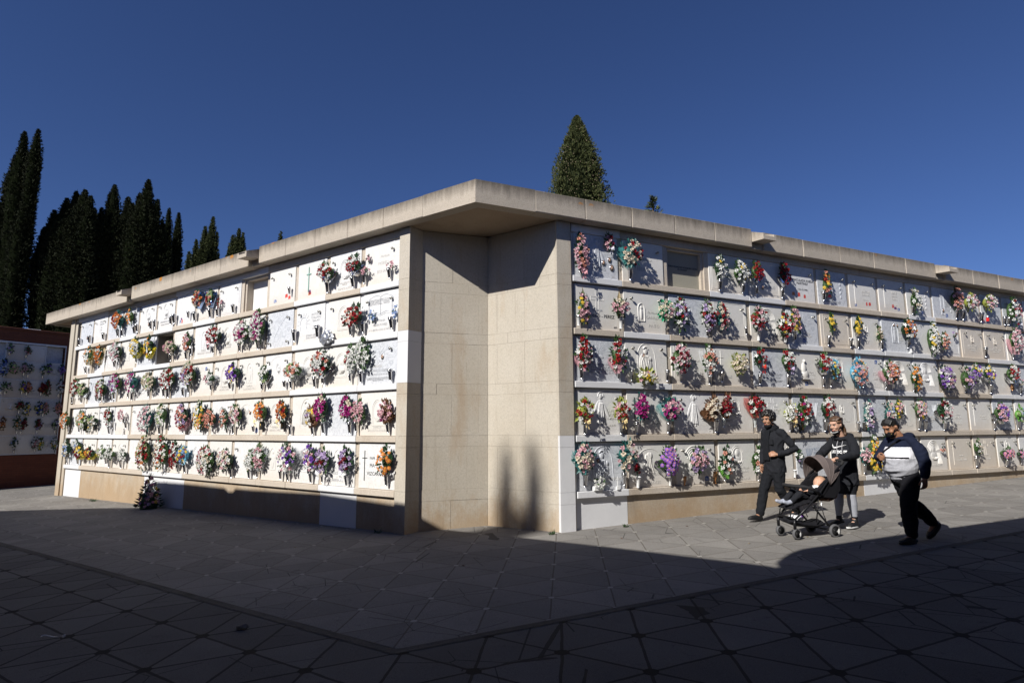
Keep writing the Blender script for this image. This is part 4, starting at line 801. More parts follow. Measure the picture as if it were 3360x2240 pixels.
VA= [('L',11.53,4.22,0.19,'s'),('L',11.25,4.21,0.19,'s'),('L',10.56,4.22,0.2,'s'),('L',10.41,4.24,0.19,'s'),('L',14.07,4.19,0.19,'s'),('L',13.37,4.2,0.21,'s'),('L',12.45,4.22,0.19,'s'),('L',9.67,4.24,0.19,'s'),('L',9.46,4.25,0.19,'s'),('L',8.67,4.25,0.19,'s'),('L',8.49,4.28,0.22,'s'),('L',7.85,4.27,0.15,'s'),('L',7.54,4.22,0.21,'s'),('L',6.87,4.22,0.21,'s'),('L',6.58,4.2,0.19,'s'),('L',13.42,3.35,0.18,'s'),('L',12.54,3.4,0.15,'s'),('L',11.57,3.4,0.18,'s'),('L',11.29,3.34,0.15,'w'),('L',10.32,3.41,0.14,'s'),('L',9.61,3.42,0.16,'s'),('L',8.53,3.35,0.16,'s'),('L',7.8,3.35,0.18,'s'),('L',7.6,3.44,0.18,'s'),('L',6.87,3.43,0.17,'b'),('L',6.65,3.36,0.15,'s'),('L',14.18,2.53,0.16,'s'),('L',13.53,2.53,0.17,'s'),('L',12.52,2.54,0.17,'s'),('L',12.26,2.51,0.15,'s'),('L',11.59,2.54,0.18,'s'),('L',11.43,2.56,0.17,'s'),('L',10.61,2.53,0.14,'s'),('L',10.37,2.52,0.19,'s'),('L',9.5,2.55,0.17,'s'),('L',8.74,2.56,0.19,'s'),('L',8.51,2.54,0.2,'s'),('L',7.83,2.53,0.18,'s'),('L',7.59,2.59,0.18,'s'),('L',6.64,2.54,0.15,'b'),('L',14.25,1.69,0.14,'s'),('L',13.5,1.71,0.16,'s'),('L',13.18,1.71,0.16,'f'),('L',12.52,1.74,0.18,'f'),('L',12.8,1.58,0.08,'w'),('L',11.53,1.7,0.19,'s'),('L',11.34,1.81,0.17,'s'),('L',10.58,1.81,0.17,'s'),('L',9.44,1.65,0.16,'s'),('L',8.8,1.7,0.2,'s'),('L',7.73,1.64,0.11,'s'),('L',6.86,1.67,0.12,'f'),('L',6.67,1.65,0.13,'b'),('L',14.14,0.85,0.17,'s'),('L',13.37,0.84,0.16,'s'),('L',12.58,0.86,0.15,'s'),('L',11.57,0.9,0.16,'s'),('L',11.35,0.87,0.2,'s'),('L',10.68,0.87,0.19,'s'),('L',7.8,0.85,0.11,'b'),('L',7.51,0.88,0.2,'s'),('L',6.88,0.82,0.16,'w'),('L',6.59,0.83,0.14,'b'),('L',5.91,1.63,0.13,'b'),('L',5.67,1.68,0.17,'s'),('L',4.72,1.73,0.17,'f'),('L',4.02,1.73,0.16,'f'),('L',4.96,1.66,0.14,'b'),('L',3.76,1.65,0.17,'s'),('L',3.1,1.66,0.18,'s'),('L',2.8,1.72,0.19,'s'),('L',2.11,1.71,0.18,'s'),('L',1.95,1.71,0.16,'s'),('L',1.19,1.7,0.16,'s'),('L',5.95,0.81,0.12,'b'),('L',5.65,0.82,0.16,'s'),('L',5.02,0.83,0.16,'s'),('L',4.75,0.84,0.14,'s'),('L',4.0,0.85,0.15,'s'),('L',3.77,0.84,0.16,'s'),('L',3.1,0.84,0.16,'s'),('L',2.79,0.81,0.11,'s'),('L',2.15,0.83,0.15,'s'),('L',1.2,0.89,0.17,'s'),('L',5.95,4.19,0.18,'s'),('L',4.0,4.29,0.13,'s'),('L',2.84,4.22,0.21,'s'),('L',2.14,4.22,0.2,'s'),('L',1.86,4.22,0.17,'s'),('L',1.24,4.22,0.17,'s'),('L',5.62,3.34,0.16,'s'),('L',4.97,3.34,0.16,'s'),('L',3.77,3.44,0.22,'s'),('L',3.08,3.45,0.22,'s'),('L',2.17,3.37,0.18,'s'),('L',1.85,3.39,0.2,'s'),('L',1.16,3.39,0.19,'s'),('L',5.9,2.56,0.17,'b'),('L',4.74,2.48,0.16,'b'),('L',4.01,2.49,0.16,'b'),('L',3.8,2.51,0.17,'s'),('L',3.1,2.52,0.18,'s'),('L',2.88,2.55,0.16,'s'),('L',2.14,2.53,0.14,'s'),('L',1.86,2.55,0.19,'s'),('L',1.16,2.54,0.18,'s'),('R',0.09,4.21,0.16,'s'),('R',1.07,4.22,0.2,'s'),('R',3.02,4.22,0.2,'s'),('R',0.05,3.35,0.16,'w'),('R',0.85,3.35,0.16,'w'),('R',1.78,3.38,0.12,'s'),('R',2.06,3.28,0.13,'s'),('R',2.67,3.26,0.11,'s'),('R',0.08,2.52,0.17,'s'),('R',0.77,2.48,0.12,'s'),('R',1.03,2.53,0.18,'s'),('R',1.75,2.54,0.18,'s'),('R',2.04,2.48,0.13,'s'),('R',2.67,2.49,0.16,'s'),('R',2.95,2.57,0.19,'s'),('R',0.12,1.67,0.19,'s'),('R',0.79,1.68,0.19,'s'),('R',1.09,1.68,0.18,'s'),('R',1.72,1.69,0.18,'s'),('R',2.75,1.73,0.22,'s'),('R',2.94,1.74,0.15,'g'),('R',0.1,0.93,0.21,'s'),('R',0.82,0.89,0.18,'s'),('R',1.08,0.83,0.17,'w'),('R',1.72,0.78,0.12,'w'),('R',2.02,0.78,0.14,'a'),('R',2.67,0.82,0.19,'a'),('R',2.9,0.86,0.16,'s'),('R',3.58,4.2,0.18,'s'),('R',3.92,4.18,0.16,'s'),('R',4.59,4.2,0.18,'s'),('R',5.75,4.25,0.18,'s'),('R',3.9,3.34,0.17,'w'),('R',3.6,3.39,0.13,'s'),('R',4.59,3.34,0.17,'w'),('R',4.85,3.39,0.17,'s'),('R',5.78,3.35,0.19,'s'),('R',6.44,3.34,0.18,'s'),('R',6.67,3.34,0.18,'s'),('R',7.41,3.34,0.19,'s'),('R',3.86,2.54,0.18,'s'),('R',4.58,2.55,0.2,'s'),('R',5.55,2.54,0.17,'s'),('R',5.75,2.53,0.16,'s'),('R',6.71,2.54,0.17,'s'),('R',7.42,2.52,0.15,'s'),('R',7.65,2.48,0.14,'s'),('R',3.68,1.73,0.14,'g'),('R',4.55,1.66,0.14,'s'),('R',4.87,1.59,0.09,'f'),('R',5.49,1.73,0.22,'s'),('R',6.45,1.67,0.18,'s'),('R',6.69,1.59,0.09,'f'),('R',3.68,0.79,0.13,'s'),('R',4.59,0.81,0.13,'w'),('R',6.52,0.87,0.18,'s'),('R',6.71,0.87,0.17,'f'),('R',8.57,4.18,0.18,'s'),('R',10.18,4.23,0.22,'s'),('R',10.44,4.23,0.22,'s'),('R',11.17,4.24,0.22,'s'),('R',11.44,4.2,0.16,'r'),('R',12.15,4.2,0.2,'s'),('R',12.34,4.22,0.19,'s'),('R',8.29,3.43,0.18,'s'),('R',9.22,3.26,0.11,'s'),('R',11.18,3.41,0.22,'s'),('R',12.35,3.36,0.15,'s'),('R',8.34,2.49,0.16,'s'),('R',9.58,2.45,0.1,'s'),('R',10.2,2.5,0.16,'s'),('R',11.2,2.55,0.22,'s'),('R',12.14,2.58,0.18,'c'),('R',12.48,2.54,0.2,'s'),('R',8.38,1.75,0.22,'s'),('R',8.59,1.7,0.2,'s'),('R',9.27,1.7,0.2,'s'),('R',11.19,1.68,0.18,'s'),('R',12.2,1.72,0.22,'s'),('R',10.32,0.92,0.22,'s'),('R',11.51,0.82,0.17,'s'),('F',1.7,4.24,0.14,'s'),('F',1.23,4.19,0.13,'s'),('F',1.7,3.57,0.12,'s'),('F',1.24,3.57,0.14,'s'),('F',1.12,3.52,0.13,'s'),('F',0.7,3.52,0.15,'s'),('F',0.15,3.52,0.13,'s'),('F',1.8,2.91,0.12,'s'),('F',1.69,2.92,0.12,'s'),('F',1.23,2.94,0.16,'s'),('F',1.1,2.91,0.14,'s'),('F',0.7,2.91,0.15,'s'),('F',0.18,2.89,0.09,'s'),('F',1.26,2.28,0.14,'s'),('F',1.13,2.26,0.14,'s'),('F',0.57,2.19,0.07,'s'),('F',1.25,1.61,0.12,'s'),('F',1.14,1.61,0.14,'s'),('F',0.69,1.63,0.16,'s'),('F',0.17,1.62,0.12,'s'),('F',1.27,0.98,0.14,'s'),('F',0.7,0.99,0.14,'s')]
# ------------------------------------------------------------------ vases
def vase_mesh(ty):
    mb = MB()
    if ty == 's':   # steel cone
        mb.lathe([(0, 0), (.021, .001), (.026, .03), (.040, .185), (.043, .187), (.043, .20), (.039, .20), (.036, .17), (.0, .16)], n=14); mt = [M_STEEL]
    elif ty == 'b':  # steel bullet
        mb.lathe([(0, 0), (.014, .005), (.027, .03), (.035, .07), (.038, .14), (.041, .142), (.041, .155), (.036, .155), (0, .12)], n=14); mt = [M_STEEL]
    elif ty == 'w':
        mb.lathe([(0, 0), (.024, .001), (.026, .02), (.040, .175), (.044, .177), (.044, .195), (.038, .19), (0, .16)], n=14); mt = [M_WHITEPL]
    elif ty in 'ag':
        mb.lathe([(0, 0), (.03, .001), (.03, .01), (.016, .025), (.024, .06), (.036, .12), (.034, .17), (.040, .19), (.036, .19), (0, .15)], n=14); mt = [M_AMBER if ty == 'a' else M_GLASS]
    elif ty == 'c':
        mb.lathe([(0, 0), (.02, .002), (.042, .04), (.04, .08), (.028, .12), (.034, .17), (.03, .17), (0, .14)], n=14); mt = [M_COPPER]
    elif ty == 'r':
        mb.lathe([(0, 0), (.036, .001), (.036, .10), (0, .10)], n=14); mb.k = 1; mb.lathe([(.039, .10), (.039, .17), (.03, .175), (0, .175)], n=14); mt = [M_RED, M_STEEL]
    elif ty == 'f':
        mb.bbox((-.045, -.03, 0), (.045, .03, .16), .006); mb.k = 1; mb.ell((0, -.032, .07), (.018, .008, .045)); mb.ell((0, -.032, .122), (.011, .008, .014)); mt = [M_IRON, M_GOLD]
    return mb.mesh('vase', mt)
VM = {t: vase_mesh(t) for t in 'sbwagcrf'}
mb = MB(); mb.tube([(0, 0, .165), (0, .045, .168)], .005, 6); mb.lathe([(.044, .158), (.047, .165), (.044, .172)], n=14); CLIP = mb.mesh('clip', [M_STEEL])
VN = {'s': ('steel cone vase', 'steel_vase'), 'b': ('rounded steel vase', 'steel_vase'), 'w': ('white plastic vase', 'plastic_vase'), 'a': ('amber glass vase', 'glass_vase'), 'g': ('clear glass vase', 'glass_vase'),
      'c': ('copper coloured vase', 'copper_vase'), 'r': ('red candle holder', 'candle_holder'), 'f': ('dark lantern vase', 'lantern_vase')}
def cell_of(side, s, z):
    k = int(math.floor((s-S0_L)/W_L)) if side == 'L' else int(math.floor((s-S0_R)/W_R))
    r = 1+sum(1 for q in ZL if z < q-.03)
    return max(1, min(5, r)), max(0, min((NL if side == 'L' else NR)-1, k))
FZ = [4.56, 3.955, 3.32, 2.685, 2.05, 1.42, .79]; FW = .56; FS0 = .085; FROW = ['top', 'second', 'third', 'fourth', 'fifth', 'bottom']
def where(side, s, z):
    if side == 'F':
        k = max(0, int((s-FS0)//FW)); r = max(0, min(5, sum(1 for q in FZ[1:] if z < q-.02))); return 'far brick block, %s row, %s column' % (FROW[r], ORD[k])
    r, k = cell_of(side, s, z); return cellname(side, r, k)
def halfof(side, s):
    k = (s-(S0_L if side == 'L' else S0_R))/(W_L if side == 'L' else W_R) if side != 'F' else (s-FS0)/FW
    f = k-math.floor(k)
    if side == 'R': f = f
    else: f = 1-f
    return 'left side' if f < .4 else ('right side' if f > .6 else 'middle')
used = {}
def uniq(lb):
    """labels must differ: when two agree, say which is nearer the edge by a true ordinal"""
    used.setdefault(lb, 0); used[lb] += 1
    return lb
def frame_of(side): return {'L': (M_L, -1), 'R': (M_R, 1), 'F': (M_F, -1)}[side]
items_v = []
for (side, s, z, h, ty) in VA:
    M, sg = frame_of(side)
    sc = max(.55, min(1.25, h/.185)) if side != 'F' else .72
    zt = z; zb = zt-{'s': .2, 'b': .155, 'w': .195, 'a': .19, 'g': .19, 'c': .17, 'r': .175, 'f': .16}[ty]*sc
    if side != 'F':
        r, k = cell_of(side, s, z); zb = max(zb, ZL[r-1]+.012)
    tl = rnd.uniform(-.05, .05)
    Mv = M @ T(sg*s, -.004-(.02 if side == 'F' else 0), zb) @ Matrix.Rotation(R(rnd.uniform(4, 9)), 4, 'X') @ Matrix.Rotation(tl, 4, 'Y') @ RZ(rnd.uniform(-.4, .4)) @ Matrix.Scale(sc, 4)
    if ty == 'f': Mv = M @ T(sg*s, .012, zb)
    nm = VN[ty]
    o = place(bpy.data.objects.new(nm[1], VM[ty]), Mv)
    if ty in 'sbw' and side != 'F':
        place(bpy.data.objects.new('clip', CLIP), Mv @ T(0, 0, 0 if ty != 'b' else -.03), o)
    items_v.append((o, side, s, z, ty))
    tag(o, None, 'vase' if ty != 'r' else 'candle holder', 'vases on the burial niches')
lab = {}
for o, side, s, z, ty in items_v:
    lb = '%s, %s, %s' % (VN[ty][0], where(side, s, z), halfof(side, s)); lab.setdefault(lb, []).append((s, z, o))
for lb, L_ in lab.items():
    if len(L_) == 1: L_[0][2]['label'] = lb; continue
    L_.sort(key=lambda q: (q[0] if q[2].matrix_world is None else q[0], q[1]))
    for i, q in enumerate(L_): q[2]['label'] = lb+', '+['first out', 'second out', 'third out', 'fourth out'][min(3, i)]

# ------------------------------------------------------------------ bouquets
FC = {'r': (.32, .010, .018), 'd': (.20, .006, .02), 'w': (.74, .74, .71), 'c': (.68, .60, .48), 'p': (.66, .40, .44), 'm': (.38, .02, .20), 'v': (.24, .09, .48), 'l': (.42, .32, .52), 'V': (.36, .15, .60),
      'o': (.64, .22, .05), 'y': (.68, .50, .06), 's': (.66, .32, .24), 'b': (.30, .42, .68), 'B': (.03, .07, .45), 'g': (.38, .48, .22), 'D': (.55, .22, .42)}
CN = {'r': 'red', 'd': 'dark red', 'w': 'white', 'c': 'cream', 'p': 'pink', 'm': 'magenta', 'v': 'violet', 'l': 'lilac', 'V': 'violet daisy', 'o': 'orange', 'y': 'yellow', 's': 'salmon', 'b': 'pale blue', 'B': 'deep blue', 'g': 'pale green', 'D': 'mauve daisy'}
FM = {k: simple('petal_'+CN[k].replace(' ', '_'), c, .6, 0, .3, .22, 40) for k, c in FC.items()}
M_LEAF = simple('leaf_green', (.04, .085, .022), .5, 0, .4, .5, 20); M_LEAFD = simple('leaf_dark', (.018, .05, .018), .45, 0, .4, .4, 20)
M_LEAFT = simple('leaf_teal', (.02, .11, .10), .5, 0, .4, .3, 20); M_LEAFY = simple('leaf_yellow_green', (.25, .28, .05), .5, 0, .4, .35, 20)
M_LEAFM = simple('leaf_mint', (.02, .28, .13), .5, 0, .4, .3, 20); M_LEAFB = simple('leaf_sky_blue', (.10, .32, .45), .5, 0, .4, .3, 20); M_LEAFN = simple('leaf_brown', (.12, .055, .025), .6, 0, .4, .4, 20)
M_LEAFG = simple('leaf_fresh', (.10, .26, .04), .5, 0, .4, .3, 20)
M_DRY = simple('dry_stem', (.28, .22, .12), .8); M_YC = simple('flower_centre', (.75, .40, .03), .7)
M_FOIL = simple('silver_foil', (.75, .77, .8), .12, 1, .6, .06); M_FOILB = simple('blue_foil', (.35, .48, .75), .16, 1, .6, .1)
def film(name, c, a):
    m = NT(name); m.col(c); m.b.inputs['Alpha'].default_value = a; m.b.inputs['Specular IOR Level'].default_value = .9; return m.p(.12, 0, .9)
M_CELLO = film('cellophane', (.8, .82, .85), .28); M_TEALC = film('teal_film', (.1, .4, .4), .45); M_GOLDT = film('gold_tulle', (.6, .42, .12), .5); M_YELW = film('yellow_wrap', (.75, .62, .04), .85)
M_PINKW = film('pink_tulle', (.75, .4, .45), .6); M_REDW = film('red_net', (.5, .08, .06), .5); M_WHTW = film('white_tulle', (.8, .8, .8), .6)
M_RIBR = simple('red_ribbon', (.7, .06, .03), .2); M_RIBY = simple('cream_ribbon', (.75, .58, .28), .5); M_RIBP = simple('pink_ribbon', (.7, .35, .38), .4); M_RIBW = simple('silver_ribbon', (.7, .7, .74), .3); M_RIBL = simple('lilac_ribbon', (.6, .5, .7), .3)
def rose(mb, c, ax, r, rg):
    """layered cup of petals around axis ax"""
    ax = ax.normalized(); u = ax.orthogonal().normalized(); v = ax.cross(u)
    ph = rg.uniform(0, 6)
    for (n, rr, tilt, w_, h0) in ((5, 1.0, .25, .62, -.15), (5, .72, .75, .55, .0), (3, .42, 1.25, .5, .12)):
        for i in range(n):
            a = ph+2*math.pi*i/n+rg.uniform(-.2, .2); d = u*math.cos(a)+v*math.sin(a); q = ax.cross(d)
            b0 = c+ax*r*h0+d*r*.12; mid = b0+d*r*rr*.55+ax*r*math.sin(tilt)*.45; tip = b0+d*r*rr*.95*math.cos(tilt*.6)+ax*r*(math.sin(tilt)*.8)
            i0 = mb.pt(b0); i1 = mb.pt(mid+q*r*w_*.62); i2 = mb.pt(mid-q*r*w_*.62); i3 = mb.pt(tip+q*r*w_*.3); i4 = mb.pt(tip-q*r*w_*.3)
            mb.face((i0, i1, i2)); mb.face((i1, i3, i4, i2))
        ph += .6
def lilyf(mb, c, ax, r, rg):
    ax = ax.normalized(); u = ax.orthogonal().normalized(); v = ax.cross(u); ph = rg.uniform(0, 6)
    for i in range(5):
        a = ph+2*math.pi*i/5; d = u*math.cos(a)+v*math.sin(a); q = ax.cross(d)
        i0 = mb.pt(c-ax*r*.2); i1 = mb.pt(c+d*r*.6+q*r*.33+ax*r*.18); i2 = mb.pt(c+d*r*.6-q*r*.33+ax*r*.18); i3 = mb.pt(c+d*r*1.15)
        mb.face((i0, i1, i3, i2))
def daisy(mb, c, ax, r, rg, kc):
    ax = ax.normalized(); u = ax.orthogonal().normalized(); v = ax.cross(u); ph = rg.uniform(0, 6); k = mb.k
    for j, (n, rr, h) in enumerate(((10, 1.0, .0), (8, .75, .12))):
        for i in range(n):
            a = ph+2*math.pi*(i+.5*j)/n; d = u*math.cos(a)+v*math.sin(a); q = ax.cross(d)
            i0 = mb.pt(c+ax*r*h); i1 = mb.pt(c+d*r*rr*.7+q*r*.17+ax*r*(h+.1)); i2 = mb.pt(c+d*r*rr*.7-q*r*.17+ax*r*(h+.1)); i3 = mb.pt(c+d*r*rr)
            mb.face((i0, i1, i3, i2))
    mb.k = kc; mb.ell(c+ax*r*.12, r*.25, None, 6, 4); mb.k = k
def leaf(mb, b, d, ln, wd, rg, nrm=None):
    d = d.normalized(); n = nrm if nrm is not None else Vector((rg.uniform(-.6, .6), -1, rg.uniform(-.2, .6)))
    q = d.cross(n)
    if q.length < 1e-4: q = d.orthogonal()
    q.normalize(); n = q.cross(d)
    i0 = mb.pt(b); m1 = b+d*ln*.45; tip = b+d*ln-n*ln*rg.uniform(.0, .18)
    i1 = mb.pt(m1+q*wd+n*wd*.3); i2 = mb.pt(m1-q*wd+n*wd*.3); i3 = mb.pt(tip); ic = mb.pt(m1-n*wd*.15)
    mb.face((i0, i1, ic)); mb.face((i0, ic, i2)); mb.face((ic, i1, i3)); mb.face((i2, ic, i3))
def bow(mb, c, s, rg):
    for sx_ in (-1, 1):
        for a in (.5, -.1):
            d = Vector((sx_*math.cos(a), -.35, math.sin(a))); p0 = c; p1 = c+d*s; p2 = c+d*s*.9+Vector((0, -.25*s, -.35*s)); w_ = Vector((0, .0, .28*s))
            ids = [mb.pt(q) for q in (p0, p1+w_, p1-w_*.4, p2-w_*.5)]; mb.face(ids)
    for sx_ in (-1, 1):
        p0 = c; L_ = s*rg.uniform(1.6, 2.4); w_ = s*.17
        prev = (mb.pt(p0+Vector((-w_, -.01, 0))), mb.pt(p0+Vector((w_, -.01, 0))))
        for t in (.33, .66, 1):
            q = p0+Vector((sx_*.25*L_*t, -.02-.02*math.sin(t*6), -L_*t)); cur = (mb.pt(q+Vector((-w_, 0, 0))), mb.pt(q+Vector((w_, 0, 0)))); mb.face((prev[0], prev[1], cur[1], cur[0])); prev = cur
def bouquet(side, s, z, w_, h, pal, st, idx):
    rg = random.Random(idx*13+5); M, sg = frame_of(side)
    w_ = max(.08, w_*(1.06 if side == 'L' else 1.12)); h = h*1.03; far = side == 'F'
    dep = min(.17, max(.05, w_*.42)); yc = (.05 if not far else .0)-dep*.75
    Mo = M @ T(sg*s, 0, z-h/2)
    small = st == 'small'
    cols = list(dict.fromkeys(pal)); mats = [FM[c] for c in cols]
    leafm = {'teal': M_LEAFT, 'tealcello': M_LEAFT, 'dark': M_LEAFD, 'yelleaf': M_LEAFY, 'mint': M_LEAFM, 'blueleaf': M_LEAFB, 'brown': M_LEAFN, 'palmy': M_LEAFY, 'dry': M_DRY, 'foilb': M_LEAFD, 'big': M_LEAF}.get(st, M_LEAF if idx % 3 else M_LEAFD)
    if pal == 'bg': leafm = M_LEAFG
    mats.append(M_YC); kc = len(mats)-1
    fl = MB(); hw, hh = w_/2, h/2
    fr = (.034 if not small else .027)*(1 if not far else .9)
    n = int(max(4, min(52, w_*h*.78/(math.pi*fr*fr)*(.80 if idx % 4 != 1 else .48))))
    if pal == 'bg': n = 5
    lean = rg.uniform(-.15, .15)
    pts = []
    tall = h > 1.25*w_
    for i in range(n):
        best = None
        for t_ in range(7):
            a = rg.uniform(0, 2*math.pi); rr = math.sqrt(rg.random())*.93; u, v = rr*math.cos(a), rr*math.sin(a)
            # tall sprays narrow towards the tip, round ones bulge
            wx = (1-.45*max(0, v) if tall else 1-.15*abs(v)); c = Vector((u*wx*hw+lean*v*hw, 0, v*hh))
            dd = min([(c-q).length for q in pts] or [9])
            if best is None or dd > best[0]: best = (dd, c, rr, u, v)
        _, c, rr, u, v = best; pts.append(c.copy())
        y = yc-dep*(math.sqrt(max(0, 1-rr*rr))*.75)+rg.uniform(-.012, .012)
        c = Vector((c.x, y, c.z+hh)); ax = Vector((u*.8, -1.0-.3*rg.random(), v*.55+.1))+Vector([rg.uniform(-.25, .25) for _ in range(3)])
        ch = pal[i % len(pal)] if rg.random() < .8 else rg.choice(pal); fl.k = cols.index(ch)
        r = fr*rg.uniform(.78, 1.25)
        if ch in 'VD': daisy(fl, c, ax, r*1.15, rg, kc)
        elif ch in 'y' or (ch == 'o' and idx % 2): daisy(fl, c, ax, r*1.05, rg, kc)
        elif ch in 'wl' and (idx+i) % 6 == 0: lilyf(fl, c, ax, r*1.25, rg)
        else: rose(fl, c, ax, r, rg)
        # filler blossom
        if rg.random() < .5 and not far:
            for q in range(3):
                cc = c+Vector((rg.uniform(-1, 1)*fr*1.4, rg.uniform(-.01, .02), rg.uniform(-1, 1)*fr*1.4)); 
                if 'w' in cols: fl.k = cols.index('w')
                lilyf(fl, cc, ax, r*.35, rg)
    wd = {'': ''}
    root = fl.build('bouquet', mats, Mo)
    # foliage
    sparse = idx % 4 == 1 and not small
    lf = MB(); nl = int(n*(1.9 if not sparse else 3.0))+14
    if small: nl = 6
    for i in range(nl):
        a = rg.uniform(0, 2*math.pi); 
        if rg.random() < .35: a = rg.uniform(.9, 2.2)
        rr = rg.uniform(.45, .95); u, v = math.cos(a), math.sin(a)
        b = Vector((u*hw*rr*(1-.35*max(0, v) if tall else .9)+lean*v*hw, yc-dep*.25*rg.random(), hh+v*hh*rr))
        ln = rg.uniform(.04, .095)*(1.0 if not small else .6)
        leaf(lf, b, Vector((u, -.35*rg.random(), v+.15)), ln*(1.25 if pal == 'bg' else 1), ln*rg.uniform(.2, .34)*(1.6 if pal == 'bg' else 1), rg)
    for i in range(max(3, n)):     # inner leaves between the heads
        a = rg.uniform(0, 6.28); rr = rg.random()*.8; b = Vector((math.cos(a)*rr*hw, yc-dep*.45, hh+math.sin(a)*rr*hh)); leaf(lf, b, Vector((rg.uniform(-1, 1), -.5, rg.uniform(-1, 1))), .05, .016, rg)
    if st in ('palm', 'palmy') or (not small and idx % 5 == 0 and not far):
        for i in range(4 if st else 2):
            a = rg.choice([rg.uniform(.3, 2.8), rg.uniform(-.6, .2), rg.uniform(2.9, 3.8)]); d = Vector((math.cos(a), -.15, math.sin(a))); b = Vector((d.x*hw*.7, yc-.01, hh+d.z*hh*.75))
            L_ = rg.uniform(.09, .14)
            for j in range(7):
                q = b+d*L_*j/7; pn = Vector((-d.z, 0, d.x))
                for sd in (-1, 1): leaf(lf, q, d*.8+pn*sd, .045*(1-j/12), .005, rg)
    # stems and a leafy core so that the wall does not show through
    ns = 5
    for i in range(ns):
        x = rg.uniform(-.3, .3)*hw; lf.tube([(x, yc*.6, hh*.9), (x*.25, -.01, -.03)], .004, 4)
    if not small:
        lf.ell((0, yc*.55, hh*.98), (hw*.62, dep*.45, hh*.62), None, 8, 6)
    lf.build('foliage', leafm if leafm is not M_DRY else M_LEAF, Mo, root)
    if st == 'dry':
        q = MB()
        for i in range(10):
            a = rg.uniform(.3, 2.8); p0 = Vector((0, -.02, 0)); p1 = Vector((math.cos(a)*hw*.8, -.05, hh+math.sin(a)*hh)); p2 = p1+Vector((math.cos(a)*.05, -.01, .03)); q.tube([p0, p1, p2], [.004, .0025, .001], 4)
        if side == 'R' and s < 1.2: leaf(q, Vector((0, -.03, h*.8)), Vector((.12, 0, 1)), .22, .03, rg)
        q.build('dry_twigs', M_DRY, Mo, root)
    wrap = {'foil': (M_FOIL, .55), 'foilb': (M_FOILB, .95), 'cello': (M_CELLO, .9), 'tealcello': (M_TEALC, .8), 'gold': (M_GOLDT, .85), 'yelwrap': (M_YELW, .5), 'yelwrap2': (M_LEAFG, .4), 'pinkwrap': (M_PINKW, .6), 'redwrap': (M_REDW, 1.0), 'babys': (M_PINKW, .45), 'brown': (M_LEAFN, .4)}.get(st)
    if wrap:
        q = MB(); m_, hfrac = wrap; n_ = 16; rings = []
        for j, t in enumerate((0, .3, .65, 1.0)):
            rad = (.02+(hw*1.0-.02)*t**.8); zz = -.03+h*hfrac*t; ring = []
            for i in range(n_+1):
                a = math.pi*(.0+1.0*i/n_) ; cr = 1+(.10*t)*math.sin(i*2.3+j)+(.12*t if i % 2 else 0)
                yy = .0 if True else 0
                ring.append(q.pt(Vector((-math.cos(a)*rad*cr*(1.05), yc*.15*(1-t)+(.02-dep*1.25*(math.sin(a)) * (.30 if t > .5 else .7)), zz+.02*t*math.sin(i*1.7+idx)))))
            rings.append(ring)
        for a_, b_ in zip(rings, rings[1:]):
            for i in range(n_): q.face((a_[i], a_[i+1], b_[i+1], b_[i]))
        # back sheet, seen around the heads
        c0 = q.pt(Vector((0, .012, -.03))); prev = None
        for i in range(15):
            a = math.pi*(-.15+1.3*i/14); cr = 1.12+(.1 if i % 2 else 0)
            p_ = q.pt(Vector((math.cos(a)*hw*cr, .004-.02*(i % 2), (h*max(.45, hfrac)*.62)+math.sin(a)*h*.42*max(.5, hfrac))))
            if prev is not None: q.face((c0, prev, p_))
            prev = p_
        q.build('wrapping', m_, Mo, root)
    rb = {'ribbonr': M_RIBR, 'yelleaf': M_RIBY if side == 'R' and 1.3 < z < 2.2 else None, 'ribbonp': M_RIBP, 'ribbonw': M_RIBW, 'ribbonl': M_RIBL, 'ribbonc': M_RIBY}.get(st)
    if rb is not None:
        q = MB(); bow(q, Vector((0, yc-dep*.7, .02)), .055, rg); q.build('ribbon', rb, Mo, root)
    return root, cols
names = []
for i, (side, s, z, w_, h, pal, st) in enumerate(BQ):
    o, cols = bouquet(side, s, z, w_, h, pal, st, i)
    cnt = sorted(cols, key=lambda c: -pal.count(c))[:3]; cn = ' and '.join(CN[c] for c in cnt[:2]) if len(cnt) > 1 else CN[cnt[0]]
    if len(cnt) > 2 and not st: cn = '%s, %s and %s' % tuple(CN[c] for c in cnt)
    ex = {'foil': ' in silver foil', 'foilb': ' in blue foil', 'cello': ' in cellophane', 'tealcello': ' in teal film', 'gold': ' in gold tulle', 'yelwrap': ' in yellow wrap', 'pinkwrap': ' in pink tulle', 'redwrap': ' in red net', 'dry': ' with dry twigs', 'ribbonr': ' with red bow'}.get(st, '')
    sz = 'small ' if st == 'small' else ('tall ' if h > 1.35*w_ else '')
    lb = '%s%s bouquet%s, %s' % (sz, cn, ex, where(side, s, z))
    tag(o, lb, 'bouquet', 'bouquets on the burial niches'); names.append((o, lb, side, s))
lab = {}
for o, lb, side, s in names: lab.setdefault(lb, []).append((s, o, side))
for lb, L_ in lab.items():
    if len(L_) > 1:
        L_.sort(key=lambda q: q[0])
        for i, (s, o, side) in enumerate(L_): o['label'] = lb+', '+(['nearer', 'farther', 'farthest'] if side != 'F' else ['right', 'left', 'leftmost'])[min(i, 2)]
